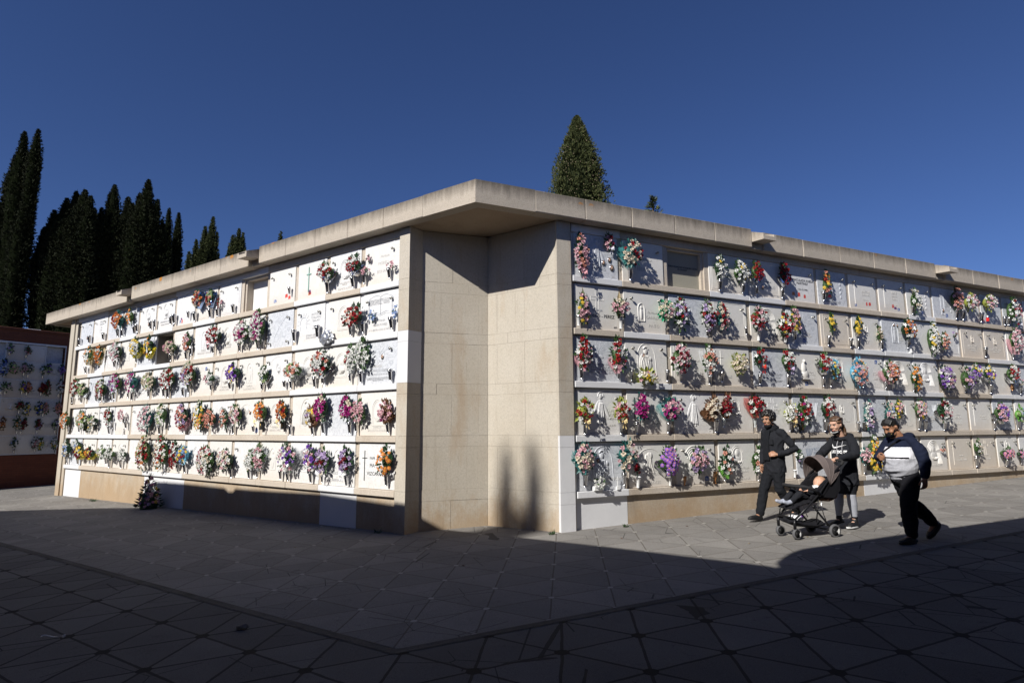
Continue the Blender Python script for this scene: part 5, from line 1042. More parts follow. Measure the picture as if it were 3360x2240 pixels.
# pink wreath of flowers standing on the ground against the plinth
def ground_spray():
    rg = random.Random(99); M = T(-8.08, 13.62, gz(-8.08, 13.62)) @ RZ(AL) @ Matrix.Scale(.80, 4)
    cols = 'pDwyl'; mats = [FM[c] for c in cols]+[M_YC]; fl = MB(); lf = MB()
    for i in range(85):
        t = rg.random()**.8; zz = .06+.78*(1-t)*.98; rad = .10+.34*t; a = rg.uniform(0, 6.28)
        c = Vector((rad*math.cos(a)*.95, rad*math.sin(a)*.6, zz+rg.uniform(-.03, .03))); ax = Vector((math.cos(a), math.sin(a), .6)); fl.k = rg.choice([0, 0, 1, 2, 3, 4]); rose(fl, c, ax, rg.uniform(.035, .055), rg)
    for i in range(230):
        t = rg.random()**.8; zz = .02+.72*(1-t); rad = .09+.38*t; a = rg.uniform(0, 6.28); d = Vector((math.cos(a), math.sin(a)*.7, .3)); leaf(lf, Vector((d.x*rad*.8, d.y*rad*.8, zz)), d, rg.uniform(.08, .17), .018, rg)
    for i in range(14): leaf(lf, Vector((rg.uniform(-.03, .03), 0, .75)), Vector((rg.uniform(-.5, .5), rg.uniform(-.3, .1), 1)), rg.uniform(.15, .3), .014, rg)
    lf.lathe([(.22, 0), (.24, .15), (.12, .5), (0, .66)], n=8)
    o = fl.build('flower_spray', mats, M); lf.build('foliage', M_LEAFD, M, o)
    tag(o, 'mauve, pink and white floor spray of flowers leaning on whitewashed plinth', 'flower spray')
ground_spray()
# crumpled foil, figurines, box of white flowers
def misc(name, lb, cat, M, fn, mats):
    q = MB(); fn(q); return tag(q.build(name, mats, M), lb, cat)
def crumple(q):
    rg = random.Random(4); bm = bmesh.new(); bmesh.ops.create_icosphere(bm, subdivisions=4, radius=1)
    for v in bm.verts: v.co = Vector((v.co.x*.15, v.co.y*.04, v.co.z*.12-.05*abs(v.co.x)))*(1+.4*noise.noise(v.co*2.2)+.28*abs(noise.noise(v.co*7)))
    q.addbm(bm); bm.free()
misc('crumpled_foil', 'crumpled silver foil hanging on whitewashed ledge, second row left of recess', 'foil', M_L @ T(-2.78, -.04, 3.22), crumple, simple('crumpled_foil_film', (.6, .61, .63), .32, .8, .6, .3, 90))
def figurine(q):
    q.lathe([(.04, 0), (.045, .01), (.03, .10), (.025, .16), (.012, .18)], n=10); q.k = 1; q.ell((0, 0, .205), (.025, .025, .03)); q.k = 2; q.ell((0, .006, .215), (.027, .027, .028))
misc('angel_figurine', 'small pale figurine of a robed child on ledge, second row right of recess', 'figurine', M_R @ T(S0_R+W_R*9-.05, .02, ZL[1]), figurine, [M_WHITEPL, SKIN_PH, M_LEAFN])
misc('virgin_figurine', 'small white statuette on ledge, fourth row left of recess', 'figurine', M_L @ T(-10.78, .02, ZL[3]), lambda q: (q.lathe([(.035, 0), (.03, .02), (.022, .1), (.012, .13)], n=10), q.ell((0, 0, .145), .018)), [M_SLAB['w']])
def planter(q):
    q.bbox((-.09, -.03, 0), (.09, .03, .07)); 
misc('white_planter', 'small white trough under white flowers, bottom row first slab right of recess', 'planter', M_R @ T(.34, -.0, ZL[4]+.001), planter, [M_WHITEPL])
misc('grave_cross', 'small thin metal cross in white block on bottom ledge right of recess', 'cross', M_R @ T(.70, .0, ZL[4]+.001), lambda q: (q.box((-.025, -.02, 0), (.025, .02, .05)), q.box((-.004, -.004, .05), (.004, .004, .2)), q.box((-.025, -.0045, .15), (.025, .0045, .158))), [M_WHITEPL])
misc('icon_plaque', 'narrow framed icon plaque leaning on grey slab, third row right of recess', 'plaque', M_R @ T(S0_R+W_R*12.0-.5, .035, ZL[2]+.30), lambda q: (q.bbox((-.09, 0, 0), (.09, .02, .38)),), [simple('icon_paint', (.38, .28, .16), .5, 0, .4, .7, 14)])
for i, (x, m_) in enumerate(((9.95, 0), (9.4, 0))): pass

# ------------------------------------------------------------------ far brick block
def brick_mat():
    m = NT('red_brick'); b = m.n.new('ShaderNodeTexBrick'); sx = m.n.new('ShaderNodeSeparateXYZ'); m.link(m.co(), sx.inputs[0])
    cb = m.n.new('ShaderNodeCombineXYZ'); m.link(m.math('ADD', sx.outputs[0], sx.outputs[1]), cb.inputs[0]); m.link(sx.outputs[2], cb.inputs[1]); m.link(cb.outputs[0], b.inputs['Vector'])
    b.inputs['Scale'].default_value = 1; b.inputs['Brick Width'].default_value = .25; b.inputs['Row Height'].default_value = .075; b.inputs['Mortar Size'].default_value = .006
    b.inputs['Color1'].default_value = (.26, .085, .045, 1); b.inputs['Color2'].default_value = (.19, .06, .035, 1); b.inputs['Mortar'].default_value = (.10, .055, .035, 1)
    m.col(m.mix(m.noise(3, 4), b.outputs['Color'], (.14, .055, .035), 'MIX')); m.bump(m.math('MULTIPLY', b.outputs['Fac'], -1.0), .6, .01); return m.p(.9, 0, .2)
M_BRICK = brick_mat()
fb = empty('brick_niche_block', M_F @ T(-2, 0, -.3)); tag(fb, 'brick block of burial niches in shade at the far left, slabs in a white frame', 'burial niche block')
NF = 14; xr = -FS0; xl = xr-FW*NF
mb = MB(); mb.box((xr, .0, -1.2), (1.6, 6, 5.02)); mb.box((xl, .0, FZ[0]+.06), (xr, .0+6, 5.02)); mb.box((xl, 0, -1.2), (xr, 6, FZ[6]-.03)); mb.box((xl, .3, FZ[6]-.03), (xr, 6, FZ[0]+.06)); mb.box((xl-.5, 0, -1.2), (xl, 6, 5.02))
mb.bbox((xl-.6, -.05, 5.02), (1.7, 6.1, 5.10), .01)
mb.build('brick_wall', M_BRICK, M_F, fb)
mb = MB()
mb.box((xl, -.015, FZ[0]), (xr+.03, .3, FZ[0]+.06)); mb.box((xr-.0, -.014, FZ[6]-.03), (xr+.03, .3, FZ[0]))
for z in FZ[1:]: mb.box((xl, .006, z-.014), (xr, .3, z+.014))
for k in range(1, NF): mb.box((xr-FW*k-.012, .007, FZ[6]), (xr-FW*k+.012, .3, FZ[0]))
mb.build('slab_frame', M_SLAB['w'], M_F, fb)
mb = MB(); mb.bbox((-1.15, .4, 5.101), (-.75, 1.0, 5.17), .01); mb.build('roof_vent', M_SLAB['g'], M_F, fb)
for r in range(6):
    for k in range(NF):
        cx = xr-FW*(k+.5); zz = FZ[r+1]
        if k > 5 and (k+r) % 1 == 0 and k > 8: continue
        Ms = M_F @ T(cx, .05, zz+.016)
        pit_ = (r, k) in ((0, 0), (0, 3))
        mb = MB(); hh = FZ[r]-zz-.032
        if pit_: mb.box((-FW/2+.015, .12, 0), (FW/2-.015, .14, hh))
        else: mb.bbox((-FW/2+.014, -.035, 0), (FW/2-.014, 0, hh), .003)
        mt = 'ctcgtc'[(r*3+k*2) % 6] if not pit_ else 'g'
        o = mb.build('memorial_plaque', M_SLAB[mt], Ms)
        if (r+k) % 2 and not pit_:
            kind = ['arch', 'oval', 'niche', 'frame'][(r+k*3) % 4]; key = kind+'f'
            if key not in _relc: _relc[key] = rel(kind).mesh('relief', M_SLAB['w'])
            place(bpy.data.objects.new('relief', _relc[key]), Ms @ T(0, -.035, -.02) @ Matrix.Diagonal((.68, 1, .78, 1)), o); rn = RELW[kind]
        else: rn = 'plain face' if not pit_ else 'recessed bare face'
        for q in (-1, 1):
            if not pit_:
                e = MB(); e.ell((0, 0, 0), .012, None, 6, 4); e.build('knob', M_BRASS, Ms @ T(q*.2, -.045, hh-.1), o)
        if (r, k) == (2, 1): inkmesh('FAMILIA\nMADUEÑO-ORTIZ', .05, 'g', Ms @ T(.05, -.037, .16), o)
        if (r, k) == (3, 2): inkmesh('FAMILIA\nCANO DEL TORO\nMARTINEZ-SAEZ', .05, 'o', Ms @ T(.05, -.037, .3), o)
        if (r, k) == (4, 0): inkmesh('ANTONIO\nMORENO\n23-12-2013', .05, 'g', Ms @ T(.0, -.037, .35), o)
        tag(o, '%s plaque, %s, far brick block, %s row, %s from right' % (MATW[mt], rn, FROW[r], ORD[k]), 'memorial plaque', 'memorial plaques of the far brick block')

# ------------------------------------------------------------------ gallery behind the camera whose eave shades the court
def shv(x, y, dz=.2): return (x-dz/.93*.84, y-dz/.93)
ed = [(-40, 8.4), (-14.3, 8.46), (-12.96, 8.3), (-12.57, 8.99), (-12.34, 9.14), (-11.22, 8.38), (-10.0, 7.50), (-9.93, 7.34), (-9.78, 7.24), (-9.66, 7.27), (-8.88, 6.74), (-7.4, 5.76), (-5.76, 4.47), (-3.81, 3.12), (-3.21, 2.68), (-1.68, 1.50), (-1.56, 1.34), (-1.47, 1.31), (-1.40, 1.40), (-1.38, 1.62), (-1.28, 1.90), (-1.14, 2.08), (-.9, 2.28), (1.05, 3.12), (3.29, 4.03)]
ed = [shv(*q) for q in ed]; ed.append((ed[-1][0]+.906*24, ed[-1][1]+.4226*24))
mb = MB(); mb.prism(([(26, -16), (-40, -16)]+ed), 4.95, 5.2)
gal = empty('opposite_niche_block', T(-4, -6, 0)); tag(gal, 'pale stone block with deep flat eave behind the viewpoint, shading the court', 'burial niche block')
mb.build('roof', M_SOFFIT, Matrix.Identity(4), gal)
mb = MB(); a1 = (-12.4-.93, 8.9-1.7); a2 = (-2.4, -1.0); a3 = (-.4+.42*4.3-1.0, 2.4-.906*4.3); 
mb.prism([(26, -15.5), (-39, -15.5), (-39, 6.6), a1, (-2.55, -.45), (-1.9, -1.75), (24, 9.8)], -1.5, 4.96)
mb.build('wall', M_STONE, Matrix.Identity(4), gal)

# ------------------------------------------------------------------ cypresses
def fol(name, c1, c2, c3):
    m = NT(name); g = m.n.new('ShaderNodeNewGeometry'); m.col(m.ramp(g.outputs['Random Per Island'], [(0, c1), (.55, c2), (1, c3)])); return m.p(.75, 0, .15)
M_CYP = fol('cypress_green', (.020, .028, .011), (.058, .072, .027), (.12, .13, .05)); M_CYPD = fol('cypress_shaded', (.008, .011, .005), (.015, .020, .008), (.028, .033, .013))  # darker set: left group's foliage with its shade put into the colour
M_CORE = simple('cypress_shadow_core', (.006, .008, .004), 1, 0, .0); M_BARK = simple('cypress_bark', (.12, .08, .055), .9, 0, .2, .4, 12)  # core tube: shade inside the crown as near-black colour, stops see-through
M_CONE = simple('cypress_cone', (.17, .14, .095), .9, 0, .1)
G_MINI = True
def cypress(x, y, leaders, label, group, mat, seed, zlow=.8, cl=.16, dens=70, cones=0, spread=.5, zvis=None, bl=5.0):
    """leaders: (x,y,ztop,R) spires; each is a plume of small upright sprigs"""
    rg = random.Random(seed); zb = gz(x, y); M = T(x, y, zb)
    root = empty('cypress_tree', M); tag(root, label, 'cypress tree', group)
    crown = MB(); core = MB(); cn = MB()
    zv = zvis if zvis is not None else zlow
    extra = []
    if G_MINI and len(leaders) > 2:
        for (lx, ly, zt, Rm) in leaders:
            for j in range(3):
                a_ = rg.uniform(0, 6.28); e_ = rg.uniform(.35, .85)*Rm; extra.append((lx+e_*math.cos(a_), ly+e_*math.sin(a_)*.6, zt-rg.uniform(.35, 1.5)*(.6+Rm), Rm*rg.uniform(.26, .42)))
    leaders = list(leaders)+extra
    for li, (lx, ly, zt, Rm) in enumerate(leaders):
        H = zt-zb; ox, oy = lx-x, ly-y; base = Vector((ox*.25, oy*.25, 0))
        def cen(t): return Vector((ox*(.55+.45*t), oy*(.55+.45*t), t*H))    # t 0..1 bottom..top
        def rad(t):
            d = (1-t)*H
            return Rm*min(1.0, (d/(Rm*bl+1e-6))**.68)*(1 if t > .12 else t/.12*.5+.5)*(.9+.14*noise.noise(Vector((lx, t*H*.8, seed))))
        n = 14
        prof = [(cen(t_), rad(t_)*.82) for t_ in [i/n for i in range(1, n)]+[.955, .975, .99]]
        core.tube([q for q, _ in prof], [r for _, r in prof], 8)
        area = 2*math.pi*Rm*(zt-zv); N = int(area*dens)
        for i in range(N):
            t = (zv-zb+(zt-zv)*(1-rg.random()**1.15))/H; t = min(.999, max(.02, t)); a = rg.uniform(0, 2*math.pi)
            lump = 1+.22*noise.noise(Vector((math.cos(a)*1.6*Rm*2, math.sin(a)*1.6*Rm*2, t*H*1.1+seed*3)))+.34*noise.noise(Vector((math.cos(a)*Rm*7, math.sin(a)*Rm*7, t*H*4+seed*3)))
            rr = rad(t)*lump*rg.uniform(.70, 1.04)
            c = cen(t)+Vector((math.cos(a)*rr, math.sin(a)*rr, 0)); s_ = cl*rg.uniform(.55, 1.15)*(1 if t < .93 else .75)
            o = Vector((math.cos(a), math.sin(a), 0))
            for b in range(4):
                d = (o*rg.uniform(.1, 1.0)+Vector((rg.uniform(-.7, .7), rg.uniform(-.7, .7), rg.uniform(.35, 1.2)))).normalized(); q = d.cross(Vector((rg.uniform(-1, 1), rg.uniform(-1, 1), rg.uniform(-.3, .3)))).normalized()*s_*.12
                i0 = crown.pt(c-q); i1 = crown.pt(c+q); i2 = crown.pt(c+d*s_*.6+q*.8); i3 = crown.pt(c+d*s_); i4 = crown.pt(c+d*s_*.55-q*.9)
                crown.face((i0, i1, i2, i3, i4))
        # loose wisps at the tip
        for i in range(10):
            c = cen(rg.uniform(.93, .998)); d = Vector((rg.uniform(-.5, .5), rg.uniform(-.5, .5), 1)).normalized(); q = d.orthogonal().normalized()*cl*.12
            crown.face((crown.pt(c-q), crown.pt(c+q), crown.pt(c+d*cl*1.6)))
        for i in range(int(cones*Rm*2)):
            t = rg.uniform(max(.3, (zv-zb)/H), .97); a = rg.uniform(3.2, 6.2); rr = rad(t)*1.02; cn.ell(cen(t)+Vector((math.cos(a)*rr, math.sin(a)*rr, 0)), .022, None, 5, 4)
    crown.build('crown', mat, M, root); core.build('shade_core', M_CORE, M, root)
    if cones: tag(cn.build('cones', M_CONE, M, root), kind='stuff')
    tr = MB(); Rm = max(l[3] for l in leaders); tr.tube([(0, 0, -.3), (0, 0, 1.2), (.05, 0, 3.5)], [.22+.1*Rm, .17+.08*Rm, .10], 9); tr.build('trunk', M_BARK, M, root)
    return root
G = 'cypresses standing behind the niche walls'
def jit(ls, a=.5):
    rg = random.Random(len(ls)); return [(x, y+rg.uniform(-a, a), z, r) for x, y, z, r in ls]
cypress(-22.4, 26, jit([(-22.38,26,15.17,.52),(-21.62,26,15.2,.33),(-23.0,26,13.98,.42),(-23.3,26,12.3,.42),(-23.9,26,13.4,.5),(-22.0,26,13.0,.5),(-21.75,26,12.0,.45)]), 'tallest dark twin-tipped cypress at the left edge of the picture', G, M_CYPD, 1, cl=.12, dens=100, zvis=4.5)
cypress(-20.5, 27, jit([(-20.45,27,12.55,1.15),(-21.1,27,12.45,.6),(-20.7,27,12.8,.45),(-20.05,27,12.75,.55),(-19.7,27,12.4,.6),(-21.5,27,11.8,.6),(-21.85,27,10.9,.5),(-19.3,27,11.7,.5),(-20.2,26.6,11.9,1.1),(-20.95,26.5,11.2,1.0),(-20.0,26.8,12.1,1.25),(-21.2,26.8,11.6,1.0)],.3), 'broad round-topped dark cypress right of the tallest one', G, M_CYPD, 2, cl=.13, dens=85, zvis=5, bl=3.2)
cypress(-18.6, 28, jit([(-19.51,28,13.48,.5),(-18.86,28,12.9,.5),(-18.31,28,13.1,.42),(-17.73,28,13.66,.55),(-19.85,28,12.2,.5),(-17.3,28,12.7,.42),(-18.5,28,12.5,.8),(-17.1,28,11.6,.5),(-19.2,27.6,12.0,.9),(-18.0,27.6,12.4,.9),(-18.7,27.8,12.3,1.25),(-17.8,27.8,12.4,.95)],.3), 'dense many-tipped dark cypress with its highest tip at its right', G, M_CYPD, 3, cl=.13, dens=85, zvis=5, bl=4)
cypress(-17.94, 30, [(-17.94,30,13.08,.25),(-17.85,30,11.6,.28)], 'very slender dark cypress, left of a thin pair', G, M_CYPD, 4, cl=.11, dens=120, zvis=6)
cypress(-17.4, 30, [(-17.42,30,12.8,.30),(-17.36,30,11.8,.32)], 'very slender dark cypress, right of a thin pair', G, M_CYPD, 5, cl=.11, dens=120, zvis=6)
cypress(-17.0, 32, [(-16.64,32,13.3,.40),(-17.05,32,12.75,.38),(-17.5,32,12.0,.33),(-17.85,32,11.3,.3),(-16.5,32,12.0,.45)], 'mid-sized cypress stepping down to its left above the left roof', G, M_CYP, 6, cl=.12, dens=110, zvis=8)
cypress(-16.1, 34, [(-16.1,34,13.3,.40),(-16.45,34,12.9,.33),(-15.85,34,13.05,.28)], 'short blunt cypress tip showing above the left roof', G, M_CYP, 7, cl=.12, dens=110, zvis=10)
cypress(-14.42, 36, [(-14.42,36,13.8,.24)], 'tiny cypress tip just showing above the left roof', G, M_CYP, 8, cl=.14, dens=80, zvis=10)
cypress(2.6, 22, [(2.60,22,13.68,1.28),(2.85,21.8,12.9,.6)], 'large green cypress dotted with cones behind the right wing of the wall', G, M_CYP, 9, cl=.11, dens=230, cones=70, zvis=8.5, bl=2.7)
def scraggy():
    x, y = 5.95, 24; zb = gz(x, y); M = T(x, y, zb); rg = random.Random(3)
    root = empty('cypress_tree', M); tag(root, 'small scraggy conifer top above the right roof, beside the large cypress', 'cypress tree', G)
    cr = MB(); br = MB(); br.tube([(0, 0, -.3), (0, 0, 9), (0, 0, 11.0-zb)], [.2, .08, .015], 7)
    for i in range(46):
        zz = 11.1-zb-i*.045; L_ = min(.75, .06+i*.018)*rg.uniform(.55, 1.15); a = rg.uniform(0, 6.28); d = Vector((math.cos(a), math.sin(a), .25)); p1 = Vector((0, 0, zz))+d*L_
        br.tube([(0, 0, zz), p1], [.012, .005], 4)
        for j in range(26):
            c = Vector((0, 0, zz))+d*L_*rg.uniform(.15, 1.05)+Vector([rg.uniform(-.07, .07) for _ in range(3)])
            e = (d+Vector((rg.uniform(-.5, .5), rg.uniform(-.5, .5), rg.uniform(0, 1)))).normalized(); q = e.orthogonal().normalized()*.025; cr.face((cr.pt(c-q), cr.pt(c+q), cr.pt(c+e*.11+q*.6), cr.pt(c+e*.13)))
    cr.build('crown', M_CYP, M, root); br.build('trunk', M_BARK, M, root)
scraggy()
# trees behind the viewpoint: a pair whose tips fall as a soft shadow on the recess, and an unseen row added to shade the far left
def back(px, py, pz, dist): q = Vector((px, py, pz))+SUN*dist; return q
a = back(-.12, 9.70, 1.25, 42); b = back(.25, 9.38, 1.38, 42)
cypress(a.x+.1, a.y, [(a.x, a.y, a.z, .30), (b.x, b.y, b.z, .28), (a.x*.4+b.x*.6, a.y*.4+b.y*.6, a.z-.95, .46)], 'twin-tipped tall cypress behind the viewpoint', 'cypresses behind the viewpoint', M_CYP, 21, cl=.2, dens=28, zvis=5, bl=9)
for i, (x, y, h) in enumerate(((-33, 10, 17), (-31.5, 13.5, 16), (-35, 14, 18), (-29.8, 10.6, 15.5), (-28.2, 13.0, 14.6))):
    cypress(x, y, [(x, y, h, 1.1), (x+.5, y+.3, h-1.5, .9)], ['tall', 'leaning', 'broad', 'dense', 'shorter'][i]+' cypress added outside the left edge of the picture for its shade', 'cypresses behind the viewpoint', M_CYP, 30+i, cl=.3, dens=9, zvis=3)

# ------------------------------------------------------------------ weeds and litter on the paving
def weed(x, y, n, h, lb):
    rg = random.Random(int(x*100)); q = MB()
    for i in range(n): leaf(q, Vector((rg.uniform(-.05, .05), rg.uniform(-.02, .02), 0)), Vector((rg.uniform(-1, 1), rg.uniform(-1, .3), rg.uniform(.3, 1.2))), h*rg.uniform(.5, 1.1), .006, rg)
    tag(q.build('weed', M_LEAF, T(x, y, gz(x, y)) @ RZ(AR)), lb, 'weed')
weed(.56, 8.97, 26, .09, 'small green weed growing at foot of the whitewashed right corner pillar')
weed(1.71, 9.40, 22, .08, 'small flat weed at foot of the whitewashed plinth right of recess')
weed(-2.10, 9.55, 16, .10, 'thin weed at foot of the left corner pillar')
weed(-10.6, 15.45, 22, .12, 'weed in the joint below the stained left plinth')
q = MB(); bm = bmesh.new(); bmesh.ops.create_icosphere(bm, subdivisions=2, radius=1)
for v in bm.verts: v.co = Vector((v.co.x*.05, v.co.y*.035, v.co.z*.025))*(1+.5*noise.noise(v.co*2))
q.addbm(bm); bm.free(); tag(q.build('stone', M_DARKHOLE, T(-2.24, 5.22, gz(-2.24, 5.22)+.012)), 'loose dark stone lying on outer paving, left foreground', 'stone')
q = MB(); q.tube([(.09*math.cos(i*.35), .05*math.sin(i*.35), .01+.012*math.sin(i)) for i in range(10)], (.012, .002), 6); tag(q.build('plastic_scrap', M_CELLO, T(-3.72, 5.10, gz(-3.72, 5.10)+.005)), 'curled scrap of clear plastic on outer paving, left foreground', 'litter')
rg = random.Random(77)
for i in range(9):
    x, y = [(2.6, 9.3), (3.9, 8.2), (1.5, 8.5), (-3.0, 8.6), (-5.2, 9.9), (6.4, 9.9), (-.6, 7.2), (3.0, 7.9), (-1.2, 8.9)][i]
    q = MB(); leaf(q, Vector((0, 0, .004)), Vector((math.cos(i), math.sin(i), .08)), .05, .016, rg, Vector((0, 0, 1))); tag(q.build('dry_leaf', M_DRY if i % 2 else M_LEAFN, T(x, y, gz(x, y))), ['dry leaf on sunlit paving beside the right plinth', 'dry leaf on sunlit paving in front of the pushchair', 'dry leaf on paving near the right corner pillar', 'brown leaf on shaded paving before the left plinth', 'dry leaf on shaded paving farther along the left wall', 'brown leaf on sunlit paving behind the boy', 'dry leaf on shaded paving in front of the recess', 'brown leaf near the tip of the sunlit paving', 'dry leaf on paving at left corner pillar'][i], 'leaf')
# ------------------------------------------------------------------ people
def skin_mat(name, c):
    m = NT(name); m.col(m.mix(m.noise(30, 3), c, tuple(x*.8 for x in c))); m.b.inputs['Subsurface Weight'].default_value = .08; m.b.inputs['Subsurface Radius'].default_value = (.01, .004, .002); return m.p(.5, 0, .35)
SK1 = skin_mat('skin_tan', (.42, .225, .14)); SK2 = skin_mat('skin_fair', (.60, .36, .26)); SK3 = skin_mat('skin_brown', (.36, .18, .105)); SK4 = skin_mat('skin_baby', (.62, .36, .25))
def cloth(name, c, var=.2, rough=.9): return simple(name, c, rough, 0, .15, var, 60, .15)
C_BLK = cloth('black_cotton', (.016, .017, .021)); C_BLK2 = cloth('black_denim', (.011, .012, .015)); C_SHOE = simple('black_shoe', (.012, .012, .013), .5)
C_NAVY = cloth('navy_fleece', (.011, .015, .033)); C_WHT = cloth('white_fleece', (.74, .74, .79), .06); C_GRY = cloth('grey_marl', (.38, .385, .42), .25); C_LEG = cloth('grey_leggings', (.30, .31, .35), .15)
C_TROU = cloth('black_track_cloth', (.010, .010, .013)); C_SOLE = simple('white_sole', (.6, .6, .6), .6); C_MASK = cloth('black_mask', (.008, .008, .010)); C_TAUPE = cloth('taupe_canopy', (.145, .118, .112), .12); C_SOCK = cloth('grey_sock', (.36, .38, .45), .12)
H_BLK = simple('black_hair', (.010, .009, .008), .45, 0, .5, .5, 50); H_BRN = simple('brown_hair', (.085, .045, .024), .45, 0, .5, .5, 40)
EYE_W = simple('eye_white', (.7, .68, .64), .3); EYE_D = simple('eye_iris', (.02, .012, .008), .2); LIPS = simple('lips', (.38, .13, .11), .5)
def HM(c, yaw, pitch, roll=0): return Matrix.Translation(c) @ Matrix.Rotation(yaw, 4, 'Z') @ Matrix.Rotation(pitch, 4, 'Y') @ Matrix.Rotation(roll, 4, 'X')
def head_blob(mb, M, s=1.0, jaw=1.0, fat=0):
    old = mb.M; mb.M = (old @ M if old is not None else M)
    def e(c, r, Mx=None): mb.ell([q*s for q in c], [q*s for q in r], Mx, 14, 10)
    e((-.012, 0, .035), (.093, .074, .088)); e((.018, 0, -.005), (.070, .064, .085)); e((.030, 0, -.058), (.052*jaw, .050+fat, .048)); e((.064, 0, -.092), (.020, .022, .018))
    e((.070, 0, .045), (.022, .050, .018)); e((.055, .034, -.018), (.028, .022+fat, .026)); e((.055, -.034, -.018), (.028, .022+fat, .026))
    mb.cap([(.082*s, 0, .030*s), (.092*s, 0, .008*s), (.102*s, 0, -.013*s)], [.007*s, .008*s, .0105*s], 8); e((.094, .011, -.018), (.011, .008, .008)); e((.094, -.011, -.018), (.011, .008, .008))
    e((.083, 0, -.050), (.013, .024, .008)); e((.081, 0, -.060), (.013, .020, .008)); 
    for q in (-1, 1): e((-.008, .075*q, -.002), (.017, .008, .031)); e((-.005, .083*q, .010), (.013, .006, .018))
    mb.M = old
def face_parts(M, root, s=1.0, brow=H_BLK, eyes=True, lips=True):
    q = MB()
    for d in (-1, 1):
        q.k = 0; q.ell((.076*s, .029*d*s, .016*s), (.008*s, .013*s, .0045*s), None, 10, 6); q.k = 1; q.ell((.0805*s, .029*d*s, .0155*s), (.005*s, .006*s, .0045*s), None, 8, 6); q.k = 1; q.ell((.0775*s, .029*d*s, .021*s), (.008*s, .015*s, .0018*s), None, 10, 4)
    q.build('eyes', [EYE_W, EYE_D], M, root)
    q = MB()
    for d in (-1, 1): q.tube([(.091*s, .012*d*s, .036*s), (.089*s, .028*d*s, .041*s), (.077*s, .046*d*s, .037*s)], [.0035*s, .0042*s, .0022*s], 6)
    q.build('eyebrows', brow, M, root)
    if lips:
        q = MB(); q.ell((.093*s, 0, -.0505*s), (.006*s, .021*s, .0045*s), None, 10, 6); q.ell((.091*s, 0, -.059*s), (.006*s, .018*s, .0055*s), None, 10, 6); q.build('lips', LIPS, M, root)
def hand_blob(mb, wrist, d, palm, s=1.0, curl=.9, thumb=1, spread=.0):
    """d: direction wrist->knuckles, palm: palm normal; five separate jointed fingers"""
    W = Vector(wrist); d = Vector(d).normalized(); p = Vector(palm); p = (p-d*p.dot(d)).normalized(); a = d.cross(p)*thumb
    # palm
    B = Matrix((a, d, p)).transposed()
    mb.ell(W+d*.045*s, (.037*s, .050*s, .015*s), B, 12, 8); mb.cap([W-d*.02*s, W+d*.03*s], [(.024*s), .024*s], 10); mb.ell(W+d*.03*s+a*.022*s+p*.006*s, (.017*s, .030*s, .015*s), B)
    for i, (off, ln) in enumerate(((.030, .072), (.011, .080), (-.009, .074), (-.027, .058))):
        k0 = W+d*.083*s+a*off*s; c = curl*(1+.07*i); q0 = k0-d*.02*s
        ang = 0; P = [q0, k0]; dirv = d
        for j, fr in enumerate((.42, .32, .26)):
            ang += c*(.75 if j == 0 else 1.0); dirv = d*math.cos(ang)+p*math.sin(ang)+a*spread*off*10; P.append(P[-1]+dirv.normalized()*ln*fr*s)
        r = [.0098*s, .0098*s, .0092*s, .0086*s, .0075*s]; mb.cap(P, r, 8)
    t0 = W+d*.022*s+a*.026*s; t1 = t0+(d*.6+a*.7+p*.35).normalized()*.034*s; t2 = t1+(d*.9+a*.15+p*.5).normalized()*.030*s; t3 = t2+(d*.8-a*.25+p*.55).normalized()*.024*s
    mb.cap([t0, t1, t2, t3], [.014*s, .0115*s, .0105*s, .0085*s], 8)
def mesh_ob(name, me, mats, M, parent=None):
    me.name = name; me.materials.clear()
    for m in mats: me.materials.append(m)
    o = bpy.data.objects.new(name, me); return place(o, M, parent)
def by_pos(me, fn):
    for p in me.polygons: p.material_index = fn(p.center)
def person_frame(x, y, f):
    f = Vector((f[0], f[1], 0)).normalized(); M = Matrix.Identity(4); M.col[0][:3] = f; M.col[1][:3] = (-f.y, f.x, 0); M.translation = Vector((x, y, gz(x, y))); return M
def leg(mb, hip, kn, an, r0, r1, r2, side=(0, 1, 0)):
    h, k, a = map(Vector, (hip, kn, an)); mb.cap([h, h.lerp(k, .5), k, k.lerp(a, .35), a], [r0, (r0+r1)/2*1.02, r1, (r1*1.02), r2], 14, side)
